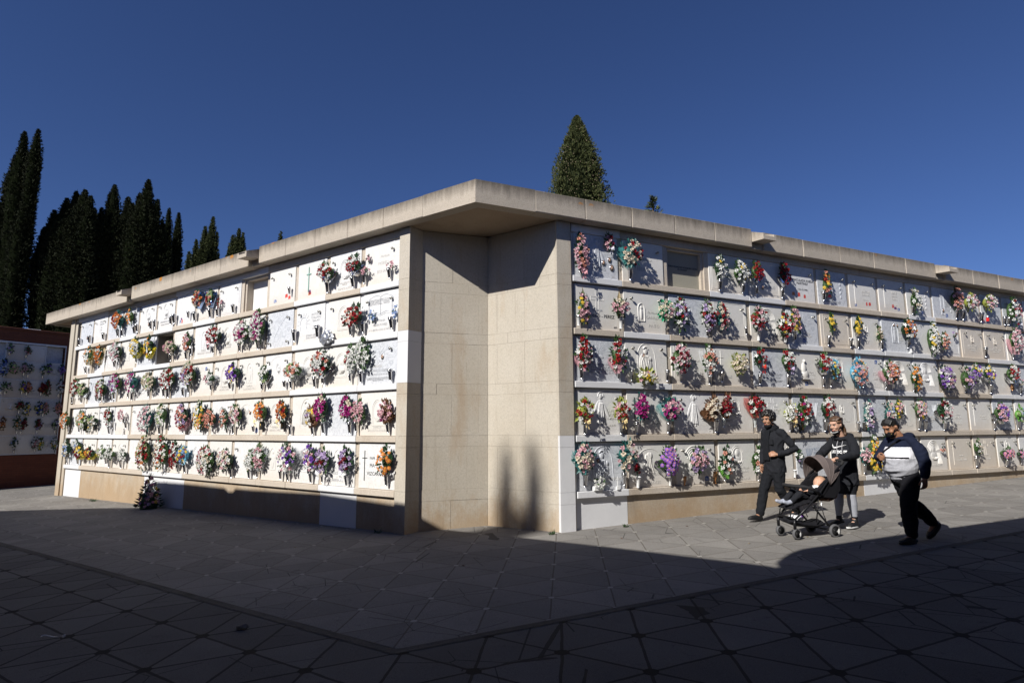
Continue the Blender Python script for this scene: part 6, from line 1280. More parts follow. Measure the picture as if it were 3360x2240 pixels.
def shoe(name, an, toe, root, M, h=.075, sole=None, ln=.27, w_=.048, mat=None):
    """an: ankle point above the heel, toe: direction in x/y/z"""
    a = Vector(an); t = Vector(toe).normalized(); up_ = Vector((0, 0, 1)); sd = t.cross(up_).normalized(); u = sd.cross(t)
    B = Matrix((t, -sd, u)).transposed(); mb = MB()
    heel = a-u*h-t*.055
    mb.cap([heel+u*.035+t*.03, heel+t*.10+u*.038, heel+t*.19+u*.030, heel+t*(ln-.035)+u*.022], [(w_*.80, .034), (w_*.95, .040), (w_, .028), (w_*.78, .019)], 12, sd)
    mb.cap([a+u*.01, heel+u*.04+t*.045], [.042, .040], 12)
    mb.ell(heel+u*.03+t*.015, (.03, w_*.75, .03), B)
    me = remesh(mb, .006, 2); o = mesh_ob(name, me, [mat or C_SHOE], M, root)
    q = MB(); n = 20; ring = []
    for i in range(n):
        an_ = 2*math.pi*i/n; x = math.cos(an_); y = math.sin(an_); ww = w_*(1.04 if x > .1 else .86); L2 = ln/2+.004
        ring.append(heel+t*(ln/2-.005+x*L2)+sd*y*ww*(1-.12*x*x))
    lo = [q.pt(r-u*.004) for r in ring]; hi = [q.pt(r+u*.020) for r in ring]
    q.face(lo); q.face(hi[::-1])
    for i in range(n): q.face((lo[i], hi[i], hi[(i+1) % n], lo[(i+1) % n]), True)
    q.build('sole', sole or C_SHOE, M, o); return o
def decal(bvh, me, orig, right, upv, fwd, off=.004):
    """wrap flat lettering (mesh in x,y) on a garment: cast each vertex along -fwd"""
    for v in me.vertices:
        p = orig+right*v.co.x+upv*v.co.y+fwd*.5
        h = bvh.ray_cast(p, -fwd, 1.0)
        v.co = (h[0]+fwd*off) if h[0] is not None else orig+right*v.co.x+upv*v.co.y
def dense(me, ln):
    bm = bmesh.new(); bm.from_mesh(me); bmesh.ops.triangulate(bm, faces=bm.faces[:])
    for _ in range(4):
        es = [e for e in bm.edges if e.calc_length() > ln]
        if not es: break
        bmesh.ops.subdivide_edges(bm, edges=es, cuts=1)
    bm.to_mesh(me); bm.free()
def textmesh(s, size, bold=.0, sx=1):
    c = bpy.data.curves.new('t', 'FONT'); c.body = s; c.size = size; c.align_x = 'CENTER'; c.offset = bold; c.resolution_u = 3
    o = bpy.data.objects.new('t', c); S.collection.objects.link(o); dg = bpy.context.evaluated_depsgraph_get(); me = bpy.data.meshes.new_from_object(o.evaluated_get(dg)); bpy.data.objects.remove(o); bpy.data.curves.remove(c)
    me.transform(Matrix.Diagonal((sx, 1, 1, 1))); dense(me, .02); return me
def hair_tufts(mb, M, s, rg, n, rtop, zmin, xmax, tuft):
    for i in range(n):
        u = rg.uniform(-1, 1); a = rg.uniform(0, 6.28); q = math.sqrt(1-u*u); v = Vector((q*math.cos(a), q*math.sin(a), u))
        p = Vector((-.014+v.x*.098, v.y*.080, .040+v.z*.092))*s
        if p.z < zmin or (p.x > xmax and p.z < .075*s): continue
        mb.ell(M @ (p*rtop), tuft*rg.uniform(.7, 1.25), None, 7, 5)

# --- man in black
def man():
    M = person_frame(4.12, 9.56, (-.93, -.37)); hM = HM((.075, 0, 1.545), R(8), R(10))
    B = MB(); head_blob(B, hM, 1.0)
    B.cap([(-.005, 0, 1.36), (.045, 0, 1.48)], [.058, .055], 12)
    B.cap([(0, 0, .86), (0, 0, 1.05), (0, 0, 1.25), (0, 0, 1.36)], [(.12, .08), (.12, .08), (.12, .08), (.08, .05)], 16, (0, 1, 0))
    for d, el, wr in ((1, (-.13, .29, 1.11), (.09, .17, 1.015)), (-1, (-.04, -.25, 1.09), (.02, -.25, .85))): B.cap([(0, .135*d, 1.31), el, wr], [.034, .033, .024], 12)
    leg(B, (.0, -.08, .86), (.17, -.09, .47), (.29, -.09, .10), .075, .05, .035); leg(B, (.0, .08, .86), (.03, .09, .47), (-.26, .09, .17), .075, .05, .035)
    B.cap([(.29, -.09, .09), (.38, -.09, .05)], [.035, .03]); B.cap([(-.26, .09, .16), (-.19, .09, .06)], [.035, .03])
    hand_blob(B, (.105, .155, 1.013), (.75, -.65, .02), (-.35, -.75, -.35), 1.0, .95, -1); hand_blob(B, (.02, -.25, .84), (.12, .05, -1), (0, 1, .05), 1.0, .4, 1)
    body = mesh_ob('person', remesh(B, .006, 2), [SK1], M); tag(body, 'curly-haired man in black shirt and black scarf, walking beside the pushchair', 'person')
    hw = M @ hM; face_parts(hw, body)
    # beard shadow
    q = MB(hM); q.ell((.032, 0, -.070), (.050, .0515, .036), None, 14, 10); q.ell((.088, 0, -.039), (.008, .022, .004)); mesh_ob('beard', remesh(q, .005, 1), [simple('stubble', (.07, .04, .03), .8)], M, body)
    q = MB(); rg = random.Random(5); hair_tufts(q, hM, 1.05, rg, 330, 1.10, -.01, .050, .019); q.ell(hM @ Vector((-.02, 0, .055)), (.090, .078, .076)); 
    for i in range(26): q.ell(hM @ Vector((.060+rg.uniform(-.012, .014), rg.uniform(-.055, .06), .095+rg.uniform(-.02, .03))), .014, None, 6, 5)
    mesh_ob('hair', remesh(q, .0055, 0), [H_BLK], M, body)
    # shirt
    q = MB(); q.cap([(-.005, 0, .74), (.0, 0, .90), (.005, 0, 1.10), (0, 0, 1.27), (-.005, 0, 1.37)], [(.178, .135), (.165, .128), (.175, .125), (.195, .115), (.13, .075)], 20, (0, 1, 0))
    q.cap([(-.015, 0, 1.35), (.02, 0, 1.435)], [.078, .066], 14)
    q.cap([(0, .150, 1.35), (-.08, .245, 1.20), (-.14, .29, 1.10), (-.02, .24, 1.05), (.07, .18, 1.025)], [.066, .062, .058, .052, .044], 14); q.cap([(0, -.155, 1.35), (-.03, -.225, 1.20), (-.04, -.252, 1.08), (.015, -.252, .88)], [.066, .060, .054, .043], 14)
    me = remesh(q, .009, 2); folds(me, .015, 7, 3.2, 3); mesh_ob('shirt', me, [C_BLK], M, body)
    q = MB(); q.cap([(-.012, 0, 1.405), (.012, 0, 1.452)], [.072, .064], 14); mesh_ob('collar', remesh(q, .006, 1), [C_BLK], M, body)
    q = MB(); q.bbox((.120, .035, 1.16), (.136, .115, 1.25), .004)
    q.build('pocket', C_BLK, M, body)
    # trousers
    q = MB(); q.cap([(0, 0, .80), (0, 0, .90)], [(.155, .115), (.155, .115)], 16, (0, 1, 0)); leg(q, (.0, -.078, .84), (.17, -.09, .47), (.275, -.09, .12), .096, .070, .062); leg(q, (.0, .078, .84), (.03, .09, .47), (-.24, .09, .18), .096, .070, .060)
    me = remesh(q, .009, 2); folds(me, .012, 8, 5, 9); mesh_ob('trousers', me, [C_BLK2], M, body)
    shoe('shoe', (.295, -.09, .10), (1, -.02, .10), body, M, .085); shoe('shoe', (-.26, .09, .18), (1, .02, -.62), body, M, .085)
    # scarf: loop round the neck and one long tail
    q = MB(); n = 18
    for j in range(2): q.tube([(.0+.078*math.cos(2*math.pi*i/n), .075*math.sin(2*math.pi*i/n), 1.395+.022*math.cos(2*math.pi*i/n)*-1+j*.02) for i in range(n+1)], .022, 8)
    me = remesh(q, .007, 1); mesh_ob('scarf_loop', me, [C_BLK2], M, body)
    q = MB()
    for i in range(5): q.cap([(.10, -.055+.022*i, 1.39), (.142, -.06+.023*i, 1.24), (.150, -.065+.024*i, 1.05), (.152, -.07+.025*i, .92)], [(.014, .009), (.015, .009), (.016, .008), (.017, .006)], 8, (0, 1, 0))
    mesh_ob('scarf', remesh(q, .006, 1), [C_BLK2], M, body)
    q = MB(hM); q.ell((.040, 0, -.092), (.060, .060, .030), None, 16, 10); q.ell((.058, 0, -.108), (.036, .036, .024)); 
    for d in (-1, 1): q.cap([(.04, .058*d, -.07), (.0, .078*d, -.01), (-.015, .083*d, .02)], [.010, .004, .003], 6)
    mesh_ob('face_mask', remesh(q, .005, 1), [C_MASK], M, body)
man()

# --- woman in a long black hoodie
def woman():
    M = person_frame(4.80, 8.80, (-.93, -.365)); hM = HM((.11, .0, 1.44), R(6), R(14))
    B = MB(); head_blob(B, hM, .97, .92)
    B.cap([(.01, 0, 1.24), (.085, 0, 1.375)], [.052, .047], 12)
    B.cap([(-.01, 0, .80), (-.01, 0, .95), (0, 0, 1.12), (0, 0, 1.24)], [(.12, .08), (.11, .07), (.11, .07), (.07, .05)], 16, (0, 1, 0))
    LH = ((.13, .275, 1.03), (.40, .235, .985)); RH = ((.11, -.27, 1.03), (.42, -.05, .985))
    for d, (el, wr) in ((1, LH), (-1, RH)): B.cap([(0, .12*d, 1.20), el, wr], [.032, .030, .021], 12)
    leg(B, (-.01, .085, .80), (.03, .09, .44), (.0, .09, .10), .065, .048, .031); leg(B, (-.01, -.085, .80), (.06, -.085, .45), (.10, -.08, .12), .065, .048, .031)
    B.cap([(.0, .09, .09), (.08, .09, .045)], [.032, .028]); B.cap([(.1, -.08, .11), (.18, -.08, .05)], [.032, .028])
    hand_blob(B, LH[1], (.95, -.10, -.05), (.3, 0, -1), .93, 1.05, -1); hand_blob(B, RH[1], (.85, .25, -.05), (.3, 0, -1), .93, 1.05, 1)
    body = mesh_ob('person', remesh(B, .006, 2), [SK2], M); tag(body, 'woman in long black hoodie with white lettering, pushing the pushchair', 'person')
    hw = M @ hM; face_parts(hw, body, .97, H_BRN)
    # swept-back hair and a wavy tail
    q = MB(); rg = random.Random(8); q.ell(hM @ Vector((-.032, 0, .045)), (.088, .080, .088), hM.to_3x3()); q.ell(hM @ Vector((.008, 0, .078)), (.064, .062, .048), hM.to_3x3()); q.ell(hM @ Vector((-.055, 0, .0)), (.060, .072, .075), hM.to_3x3())
    for i in range(9):
        y = -.05+.0125*i; q.cap([hM @ Vector((.065-abs(y)*.5, y, .092-abs(y)*.35)), hM @ Vector((.0, y*1.45, .128-abs(y)*.5)), hM @ Vector((-.085, y*1.2, .085)), hM @ Vector((-.115, y*.5, .0))], [.008, .014, .014, .012], 6)
    for d in (-1, 1): q.cap([hM @ Vector((.048, .060*d, .055)), hM @ Vector((.01, .079*d, .045)), hM @ Vector((-.05, .070*d, .015))], [.009, .012, .014], 6)
    for i in range(7):
        ph = i*.9; q.cap([(-.0+.012*math.sin(ph), .02*math.cos(ph*1.3), 1.44), (-.035+.014*math.sin(ph+1), .028*math.cos(ph), 1.38), (-.04+.02*math.sin(ph+2), .035*math.cos(ph+1), 1.31), (-.055+.02*math.sin(ph+3), .03*math.cos(ph+2), 1.25)], [.022, .024, .020, .008], 8)
    me = remesh(q, .0055, 1)
    mesh_ob('hair', me, [H_BRN], M, body)
    q = MB(); q.tube([hM @ Vector((.072, -.052, .05)), hM @ Vector((.085, -.068, -.01)), hM @ Vector((.08, -.066, -.09)), hM @ Vector((.075, -.072, -.15))], [.005, .004, .004, .002], 5); q.tube([hM @ Vector((.068, -.058, .05)), hM @ Vector((.07, -.080, -.03)), hM @ Vector((.065, -.078, -.12))], [.004, .004, .002], 5); q.build('loose_strand', H_BRN, M, body)
    # hoodie dress
    q = MB(); q.cap([(-.0, 0, .60), (-.0, 0, .72), (-.0, 0, .90), (.0, 0, 1.05), (.0, 0, 1.16), (.0, 0, 1.245)], [(.175, .155), (.172, .145), (.165, .135), (.168, .128), (.165, .115), (.105, .068)], 20, (0, 1, 0))
    torso = q; q = MB(); q.cap([(.0, .135, 1.235), (.05, .225, 1.13), (.12, .272, 1.035), (.25, .255, 1.005), (.37, .238, .992)], [.062, .066, .066, .058, .044], 14); q.cap([(.0, -.135, 1.235), (.04, -.22, 1.13), (.11, -.272, 1.035), (.25, -.20, 1.0), (.385, -.08, .985)], [.062, .064, .064, .056, .044], 14)
    n = 16; q.cap([(-.02+.105*math.cos(2*math.pi*i/n+.2), .105*math.sin(2*math.pi*i/n+.2), 1.275-.030*math.cos(2*math.pi*i/n)) for i in range(n+1)], [.030]*(n+1), 8)
    q.ell((-.075, 0, 1.27), (.055, .10, .05))
    slv = remesh(q, .009, 2); folds(slv, .013, 5.5, 3.5, 23); me = remesh(torso, .009, 2); folds(me, .013, 5.5, 3.0, 21); ho = mesh_ob('hoodie', me, [C_BLK], M, body); mesh_ob('sleeves_and_hood', slv, [C_BLK], M, ho)
    bvh = BVHTree.FromPolygons([v.co.copy() for v in me.vertices], [tuple(p.vertices) for p in me.polygons])
    fwd = Vector((.96, .0, .0)); fwd = Matrix.Rotation(R(14), 3, 'Z') @ Vector((1, 0, 0)); right = Vector((0, 0, 1)).cross(fwd)*1.0; right = Vector((-fwd.y, fwd.x, 0)); upv = Vector((0, 0, 1))
    PR = simple('white_print', (.82, .82, .82), .6, var=.03)
    t = textmesh('JUST DO IT', .054, .003, .92); decal(bvh, t, Vector((0, -.02, 1.045))+fwd*.0, right, upv, fwd); mesh_ob('lettering', t, [PR], M, ho)
    # curved tick mark
    pts = [(-.125, .058), (-.108, .020), (-.085, .004), (-.045, .010), (.02, .032), (.135, .070), (.02, .046), (-.04, .034), (-.075, .034), (-.098, .045), (-.108, .070), (-.118, .078)]
    bm = bmesh.new(); vs = [bm.verts.new((x, y, 0)) for x, y in pts]; bm.faces.new(vs); tm = bpy.data.meshes.new('tick'); bm.to_mesh(tm); bm.free(); dense(tm, .015)
    tm.transform(Matrix.Scale(.85, 4)); decal(bvh, tm, Vector((0, -.015, 1.105)), right, upv, fwd); mesh_ob('emblem', tm, [PR], M, ho)
    for s_, y0, z0 in (('NIKE', .10, 1.262), ('NIKE', -.085, 1.25)):
        t = textmesh(s_, .022, .001); f2 = Vector((.9, .45 if y0 > 0 else -.3, .45)).normalized(); r2 = Vector((-f2.y, f2.x, 0)).normalized(); decal(bvh, t, Vector((.04, y0, z0)), r2, f2.cross(r2), f2); mesh_ob('collar_print', t, [PR], M, ho)
    for y, zb_ in ((-.030, .92), (.045, .95)):
        q = MB(); P = []
        for i in range(12):
            z = 1.215-(1.215-zb_)*i/11; h = bvh.ray_cast(Vector((0, y, z))+fwd*.5, -fwd, 1); P.append((h[0] if h[0] is not None else Vector((.12, y, z)))+fwd*.007)
        q.tube(P, .0045, 6); q.build('drawstring', simple('drawstring_cord', (.40, .40, .42), .7, var=.6, sc=180), M, ho)
    q = MB(); leg(q, (-.01, .085, .72), (.03, .09, .44), (.0, .09, .14), .088, .062, .038); leg(q, (-.01, -.085, .72), (.06, -.085, .45), (.10, -.08, .15), .088, .062, .038)
    me = remesh(q, .007, 2); 
    lg = mesh_ob('leggings', me, [C_LEG, C_BLK2], M, body)
    by_pos(me, lambda c: 1 if (c.z > .475 or c.z < .165) else 0)
    shoe('shoe', (.0, .09, .10), (1, .12, .0), body, M, .085, C_SOLE, .25); shoe('shoe', (.10, -.08, .125), (1, -.05, -.18), body, M, .085, C_SOLE, .25)
    q = MB(hM); q.ell((.042, 0, -.088), (.058, .058, .032), None, 16, 10); q.ell((.064, 0, -.104), (.034, .034, .024))
    for d in (-1, 1): q.cap([(.045, .056*d, -.06), (.01, .076*d, -.015), (-.01, .082*d, .015)], [.009, .004, .003], 6)
    mk = mesh_ob('face_mask', remesh(q, .005, 1), [C_MASK], M, body)
    q = MB(hM); n = 12; q.tube([(.045+.055*math.cos(R(-75+150*i/n)), .056*math.sin(R(-75+150*i/n)), -.072-.012*math.cos(R(-75+150*i/n))) for i in range(n+1)], (.003, .005), 6, (0, 0, 1)); q.build('mask_edge', PR, M, mk)
woman()

# --- boy in a navy, white and grey hoodie
def boy():
    M = person_frame(4.97, 7.74, (-.978, -.204)); hM = HM((.135, .0, 1.405), R(4), R(30))
    B = MB(); head_blob(B, hM, 1.02, 1.05, .010)
    B.cap([(-.01, 0, 1.22), (.085, 0, 1.35)], [.068, .062], 12)
    B.cap([(0, 0, .80), (.02, 0, .98), (.01, 0, 1.15), (0, 0, 1.22)], [(.13, .12), (.14, .15), (.13, .11), (.10, .07)], 16, (0, 1, 0))
    RW_ = ((.12, -.235, 1.02), (.275, -.09, 1.045)); LW_ = ((-.065, .265, 1.0), (-.03, .27, .79))
    for d, (el, wr) in ((1, LW_), (-1, RW_)): B.cap([(0, .14*d, 1.22), el, wr], [.045, .036, .025], 12)
    leg(B, (0, .08, .78), (.08, .105, .44), (.08, .105, .09), .09, .06, .04); leg(B, (0, -.08, .78), (-.14, -.09, .46), (-.44, -.07, .20), .09, .06, .04)
    B.cap([(.08, .105, .08), (.16, .105, .045)], [.035, .03]); B.cap([(-.44, -.07, .19), (-.38, -.07, .09)], [.035, .03])
    hand_blob(B, RW_[1], (.45, .70, -.15), (-.70, .45, .1), .98, .95, 1); hand_blob(B, LW_[1], (.15, 0, -1), (0, -1, 0), .98, .45, -1)
    body = mesh_ob('person', remesh(B, .006, 2), [SK3], M); tag(body, 'stout boy in navy, white and grey hoodie, head bowed, black mask', 'person')
    face_parts(M @ hM, body, 1.02, H_BLK, True, False)
    q = MB(); rg = random.Random(11); q.ell(hM @ Vector((-.018, 0, .046)), (.094, .080, .084), hM.to_3x3()); q.ell(hM @ Vector((-.06, 0, .0)), (.055, .068, .06), hM.to_3x3())
    for i in range(15):
        y = -.066+.0094*i; q.cap([hM @ Vector((.0, y*1.05, .135-abs(y)*.5)), hM @ Vector((.052, y*.98, .102-abs(y)*.40)), hM @ Vector((.080-abs(y)*.40, y, .056))], [.010, .009, .004], 6)
    me = remesh(q, .0055, 1); mesh_ob('hair', me, [H_BLK], M, body)
    # hoodie in three bands
    q = MB(); q.cap([(.015, 0, .845), (.03, 0, .90), (.04, 0, 1.0), (.025, 0, 1.10), (.01, 0, 1.18), (0, 0, 1.255)], [(.175, .165), (.195, .20), (.198, .205), (.185, .175), (.175, .140), (.12, .085)], 22, (0, 1, 0))
    torso = q; q = MB(); q.cap([(-.01, .140, 1.23), (-.05, .215, 1.12), (-.065, .255, .99), (-.045, .265, .88), (-.03, .268, .825)], [.072, .075, .068, .058, .048], 14); q.cap([(.0, -.150, 1.24), (.06, -.215, 1.12), (.12, -.24, 1.025), (.21, -.165, 1.03), (.255, -.115, 1.042)], [.078, .075, .066, .054, .045], 14)
    n = 16; q.cap([(-.02+.105*math.cos(2*math.pi*i/n), .11*math.sin(2*math.pi*i/n), 1.285-.030*math.cos(2*math.pi*i/n)) for i in range(n+1)], [.032]*(n+1), 8); q.ell((-.10, .0, 1.30), (.06, .10, .05)); 
    slv = remesh(q, .009, 2); folds(slv, .014, 5, 3.6, 35); me = remesh(torso, .0075, 2); folds(me, .012, 5, 3.6, 33); ho = mesh_ob('hoodie', me, [C_NAVY, C_WHT, C_GRY], M, body); mesh_ob('sleeves_and_hood', slv, [C_NAVY], M, ho)
    def band(c):
        return 0 if c.z > 1.165 else (1 if c.z > 1.02 else 2)
    by_pos(me, band)
    bvh = BVHTree.FromPolygons([v.co.copy() for v in me.vertices], [tuple(p.vertices) for p in me.polygons])
    q = MB(); P = []
    for i in range(14):
        t = i/13; y = .10-.235*t; z = 1.27-.22*t; h = bvh.ray_cast(Vector((.6, y, z)), Vector((-1, 0, 0)), 1); P.append((h[0] if h[0] is not None else Vector((.18, y, z)))+Vector((.010, 0, 0)))
    q.tube(P, (.004, .013), 6, (1, 0, 0)); P = []
    for i in range(16):
        t = i/15; a = R(-60+130*t); d = Vector((math.cos(a), math.sin(a), 0)); h = bvh.ray_cast(Vector((.03, 0, 1.035))+d*.6, -d, .6); P.append((h[0] if h[0] is not None else Vector((.2, 0, 1)))+d*.008)
    q.tube(P, (.009, .004), 6, (0, 0, 1)); q.build('bag_strap', C_MASK, M, body)
    q = MB(); q.cap([(.20, -.16, .91), (.245, -.12, .99)], [(.05, .02), (.055, .022)], 10, (.6, .7, 0)); bg_ = mesh_ob('shoulder_bag', remesh(q, .007, 1), [C_NAVY], M, body)
    q = MB(); q.cap([(0, 0, .80), (.01, 0, .87)], [(.165, .150), (.165, .150)], 16, (0, 1, 0)); leg(q, (.0, .085, .80), (.085, .10, .44), (.08, .105, .12), .112, .090, .068); leg(q, (.0, -.085, .80), (-.14, -.09, .46), (-.415, -.07, .22), .112, .088, .066)
    me = remesh(q, .009, 2); folds(me, .014, 6, 4, 41); mesh_ob('trousers', me, [C_TROU], M, body)
    s1 = shoe('shoe', (.08, .105, .09), (1, .1, 0), body, M, .085, None, .27, .05); shoe('shoe', (-.44, -.07, .20), (1, 0, -.80), body, M, .085, None, .27, .05)
    q = MB(hM); q.ell((.062, 0, -.050), (.054, .058, .046), None, 16, 10); q.ell((.085, 0, -.035), (.032, .030, .032)); q.ell((.050, 0, -.085), (.046, .046, .022))
    for d in (-1, 1): q.cap([(.055, .056*d, -.03), (.02, .078*d, -.0), (-.005, .086*d, .012)], [.012, .004, .003], 6)
    mk = mesh_ob('face_mask', remesh(q, .005, 1), [C_MASK], M, body)
    q = MB(hM); q.tube([(.100, .028, -.048), (.094, .040, -.040), (.084, .050, -.036), (.076, .056, -.042)], .0028, 5); q.build('mask_print', M_GOLD, M, mk)
boy()

# ------------------------------------------------------------------ pushchair and the child in it
def pushchair():
    O = Vector((4.0, 8.36))+Vector((.294, -.956))*.05; M = person_frame(O.x, O.y, (-.956, -.294))
    root = empty('pushchair', M); tag(root, 'black folding pushchair with taupe hood, pushed by the woman', 'pushchair')
    FR = simple('black_frame', (.012, .012, .014), .35, .3); TY = simple('grey_tyre', (.10, .10, .105), .7); RIM = simple('black_rim', (.015, .015, .016), .4); FAB = cloth('black_seat_fabric', (.012, .012, .015)); SIL = simple('silver_tube', (.45, .45, .46), .25, 1)
    for (x, y, r) in ((.375, .15, .066), (.375, -.15, .066), (-.185, .21, .085), (-.185, -.21, .085)):
        q = MB(M); ax = Matrix.Rotation(R(90), 3, 'X'); c = (x, y, r)
        q.lathe([(r*.74, -.018), (r*.93, -.020), (r, -.010), (r, .010), (r*.93, .020), (r*.74, .018)], c, 24, ax)
        wh = q.build('wheel', TY, Matrix.Identity(4), root)
        q = MB(M); q.lathe([(0, -.014), (r*.2, -.018), (r*.25, -.012), (r*.75, -.010), (r*.75, .010), (r*.25, .012), (r*.2, .018), (0, .014)], c, 20, ax); q.build('rim', RIM, Matrix.Identity(4), wh)
        sy = y+.019 if y > 0 else y-.019
        q = MB(M); a0 = -.2; P = [(x-.02, sy, r-.005)]+[(x-r*.72*math.cos(a0+.35*i-.6), sy, r+r*.72*math.sin(a0+.35*i-.6)) for i in range(5)]; ids = [q.pt(p) for p in P]; q.face(ids); q.build('hub_cover', M_WHITEPL, Matrix.Identity(4), wh)
    def part(name, fn, mat, par=root): q = MB(); fn(q); return q.build(name, mat, M, par)
    for y in (.15, -.15):
        part('fork', lambda q: (q.tube([(.375, y+.028, .066), (.385, y+.028, .12), (.40, y, .15)], .009, 8), q.tube([(.375, y-.028, .066), (.385, y-.028, .12), (.40, y, .15)], .009, 8), q.tube([(.40, y, .13), (.40, y, .25)], .019, 10)), FR)
    for sd in (1, -1):
        part('side_frame', lambda q: (q.tube([(.40, .15*sd, .24), (.20, .175*sd, .40), (.0, .19*sd, .57), (-.22, .19*sd, .80), (-.40, .18*sd, .93), (-.455, .165*sd, .965)], .013, 10), q.tube([(-.185, .185*sd, .085), (.0, .185*sd, .28), (.12, .18*sd, .42)], .013, 10), q.tube([(.0, .175*sd, .57), (.03, .165*sd, .35), (.06, .16*sd, .20)], .008, 8), q.ell((.0, .19*sd, .56), (.03, .018, .03)), q.ell((.10, .18*sd, .40), (.028, .018, .028))), FR)
        part('brace', lambda q: q.tube([(-.03, .17*sd, .47), (-.06, .165*sd, .30), (-.10, .16*sd, .22)], .006, 8), SIL)
    part('axle', lambda q: (q.tube([(-.185, -.2, .085), (-.185, .2, .085)], .010, 8), q.tube([(-.12, -.18, .15), (-.12, .18, .15)], .008, 8)), FR)
    part('handle', lambda q: q.tube([(-.40, .18, .93), (-.455, .17, .968), (-.475, .12, .985), (-.48, 0, .99), (-.475, -.12, .985), (-.455, -.17, .968), (-.40, -.18, .93)], .017, 12), simple('handle_foam', (.02, .02, .02), .9))
    part('bumper_bar', lambda q: q.tube([(.02, .20, .57), (.12, .215, .63), (.24, .19, .665), (.31, .10, .67), (.33, 0, .67), (.31, -.10, .67), (.24, -.19, .665), (.12, -.215, .63), (.02, -.20, .57)], .021, 12), simple('bar_cover', (.018, .018, .020), .8))
    part('front_frame', lambda q: (q.tube([(.40, .15, .25), (.42, .12, .27), (.42, -.12, .27), (.40, -.15, .25)], .013, 8), q.tube([(.42, .10, .27), (.40, .10, .36), (.36, .10, .44)], .008, 8), q.tube([(.42, -.10, .27), (.40, -.10, .36), (.36, -.10, .44)], .008, 8)), FR)
    # seat: reclined back, pan and leg rest as one padded tub
    q = MB(); q.cap([(-.30, 0, .68), (-.14, 0, .56), (.02, 0, .47), (.16, 0, .45), (.30, 0, .42), (.40, 0, .38)], [(.17, .03), (.17, .035), (.165, .035), (.16, .03), (.15, .025), (.145, .018)], 14, (0, 1, 0))
    for sd in (1, -1): q.cap([(-.33, .165*sd, .74), (-.16, .165*sd, .66), (.0, .16*sd, .56), (.12, .155*sd, .50)], [(.018, .10), (.018, .095), (.016, .07), (.014, .03)], 10, (0, 1, 0))
    q.cap([(-.33, -.15, .72), (-.33, .15, .72)], [(.02, .05), (.02, .05)], 10, (1, 0, 0))
    me = remesh(q, .008, 1); folds(me, .008, 9, 8, 5); mesh_ob('seat', me, [FAB], M, root)
    # hood: fabric over three bows fanning from the pivots
    q = MB(); rings = []; hub = Vector((-.17, 0, .68)); nb = 13; na = 18
    for i in range(nb):
        t = i/(nb-1); ang = R(74+68*t)                        # forward bow to rear bow, measured from forward axis
        ring = []
        for j in range(na+1):
            b = math.pi*j/na; y = .205*math.cos(b)*(1 if abs(math.cos(b)) < .98 else 1); rr = .375*math.sin(b)**.72 if math.sin(b) > 0 else 0
            sag = 1-.035*math.sin(math.pi*((t*3) % 1))
            ring.append(q.pt(hub+Vector((math.cos(ang)*rr*sag, y, math.sin(ang)*rr*sag))))
        rings.append(ring)
    for a_, b_ in zip(rings, rings[1:]):
        for j in range(na): q.face((a_[j], a_[j+1], b_[j+1], b_[j]), True)
    hd = q.build('hood', C_TAUPE, M, root)
    sol = hd.modifiers.new('thick', 'SOLIDIFY'); sol.thickness = .006
    for i, t in enumerate((0, .33, .66, 1.0)):
        ang = R(74+68*t); q = MB(); q.tube([hub+Vector((math.cos(ang)*.380*math.sin(math.pi*j/16)**.72, .208*math.cos(math.pi*j/16), math.sin(ang)*.380*math.sin(math.pi*j/16)**.72)) for j in range(17)], .007, 6); q.build('hood_bow', C_TAUPE, M, hd)
    # side curtains and rear sling
    q = MB()
    for sd in (1, -1):
        ids = [q.pt(p) for p in ((-.17, .205*sd, .70), (-.36, .19*sd, .83), (-.36, .18*sd, .60), (-.25, .185*sd, .50), (-.06, .19*sd, .52))]; q.face(ids)
    q.build('side_panel', FAB, M, root)
    q = MB(); q.cap([(-.36, 0, .60), (-.30, 0, .50), (-.20, 0, .46)], [(.17, .02), (.17, .03), (.16, .02)], 12, (0, 1, 0)); mesh_ob('rear_sling', remesh(q, .009, 1), [simple('tan_lining', (.20, .11, .075), .8)], M, root)
    # basket
    q = MB(); q.cap([(.40, 0, .235), (.25, 0, .175), (.05, 0, .15), (-.10, 0, .17)], [(.15, .045), (.15, .04), (.145, .04), (.14, .05)], 12, (0, 1, 0)); me = remesh(q, .009, 1); 
    bk = mesh_ob('basket', me, [FAB], M, root)
    root2 = None
    # things in the basket
    q = MB(M); rg = random.Random(2); bm = bmesh.new(); bmesh.ops.create_icosphere(bm, subdivisions=3, radius=1)
    for v in bm.verts: v.co = Vector((v.co.x*.085, v.co.y*.10, v.co.z*.045))*(1+.3*noise.noise(v.co*3))
    q.addbm(bm, T(.27, .03, .25), True); bm.free(); o = q.build('nappy_packet', [simple('packet_white', (.75, .75, .78), .35), simple('packet_purple', (.20, .04, .42), .35)], Matrix.Identity(4))
    Mi = M.inverted()
    by_pos(o.data, lambda c: 1 if (Mi @ c).x < .235 else 0); tag(o, 'white and purple plastic packet lying in the pushchair basket', 'packet')
    # child lying back, head under the hood, socked feet forward
    B = MB(); hM = HM((-.175, .02, .675), R(35), R(-35)); B2 = B
    B.ell((-.185, .01, .685), (.085, .075, .080)); B.ell((-.135, .02, .665), (.05, .05, .045)); B.ell((-.175, .088, .675), (.018, .010, .025)); B.ell((-.098, .03, .685), (.016, .012, .012))
    B.cap([(-.14, .01, .64), (-.09, .0, .60)], [.035, .035]); B.cap([(-.09, 0, .60), (.0, 0, .545), (.08, 0, .51)], [(.085, .055), (.085, .06), (.08, .055)], 14, (0, 1, 0))
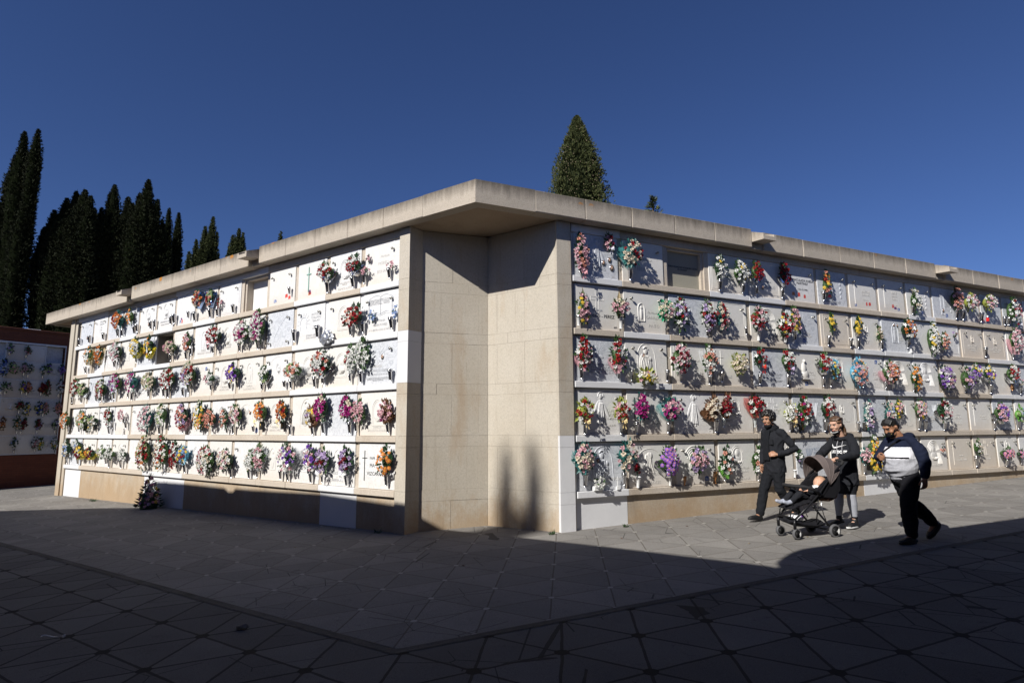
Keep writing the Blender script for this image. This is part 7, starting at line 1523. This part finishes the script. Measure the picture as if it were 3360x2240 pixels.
    for d in (1, -1): B.cap([(-.06, .08*d, .60), (.0, .125*d, .57), (.07, .07*d, .595)], [.03, .025, .02], 10); hand_blob(B, (.075, .068*d, .595), (.6, -.6*d, -.1), (0, 0, -1), .5, .6, -d)
    for d, k in ((1, (.22, .075, .56)), (-1, (.20, -.07, .575))): B.cap([(.08, .05*d, .51), k, (.36, .06*d, .46)], [.045, .035, .026], 10); B.cap([(.36, .06*d, .46), (.415, .062*d, .455)], [.025, .02], 8)
    ch = mesh_ob('person', remesh(B, .006, 2), [SK4], M); tag(ch, 'small child in black trousers and grey socks lying in the pushchair', 'person')
    q = MB(); q.ell((-.205, .0, .70), (.080, .079, .078)); mesh_ob('hair', remesh(q, .006, 1), [simple('fair_down_hair', (.42, .24, .15), .8)], M, ch)
    q = MB(); q.cap([(-.10, 0, .605), (.0, 0, .552), (.06, 0, .525)], [(.096, .064), (.096, .068), (.092, .064)], 14, (0, 1, 0)); 
    for d in (1, -1): q.cap([(-.06, .08*d, .60), (.0, .125*d, .575), (.06, .085*d, .593)], [.038, .034, .028], 10)
    me = remesh(q, .007, 2); folds(me, .008, 14, 14, 7); mesh_ob('jacket', me, [C_BLK2], M, ch)
    q = MB(); q.cap([(-.115, .03, .65), (-.065, .02, .635), (-.03, .0, .61)], [(.06, .02), (.065, .022), (.045, .016)], 12, (0, 1, 0)); bb = mesh_ob('bib', remesh(q, .006, 1), [M_WHITEPL], M, ch)
    q = MB(); q.cap([(.05, 0, .52), (.10, 0, .505)], [(.088, .062), (.085, .06)], 14, (0, 1, 0))
    for d, k in ((1, (.22, .078, .565)), (-1, (.20, -.072, .580))): q.cap([(.09, .05*d, .51), k, (.345, .062*d, .467)], [.058, .048, .038], 10)
    me = remesh(q, .007, 2); folds(me, .008, 12, 10, 8); mesh_ob('trousers', me, [C_BLK], M, ch)
    for d in (1, -1):
        q = MB(); q.cap([(.33, .062*d, .470), (.375, .064*d, .458), (.425, .066*d, .450), (.475, .068*d, .468)], [.030, .031, .028, .022], 10); mesh_ob('sock', remesh(q, .006, 2), [C_SOCK], M, ch)
pushchair()
print('objects', len(bpy.data.objects), 'polys', sum(len(m.polygons) for m in bpy.data.meshes))
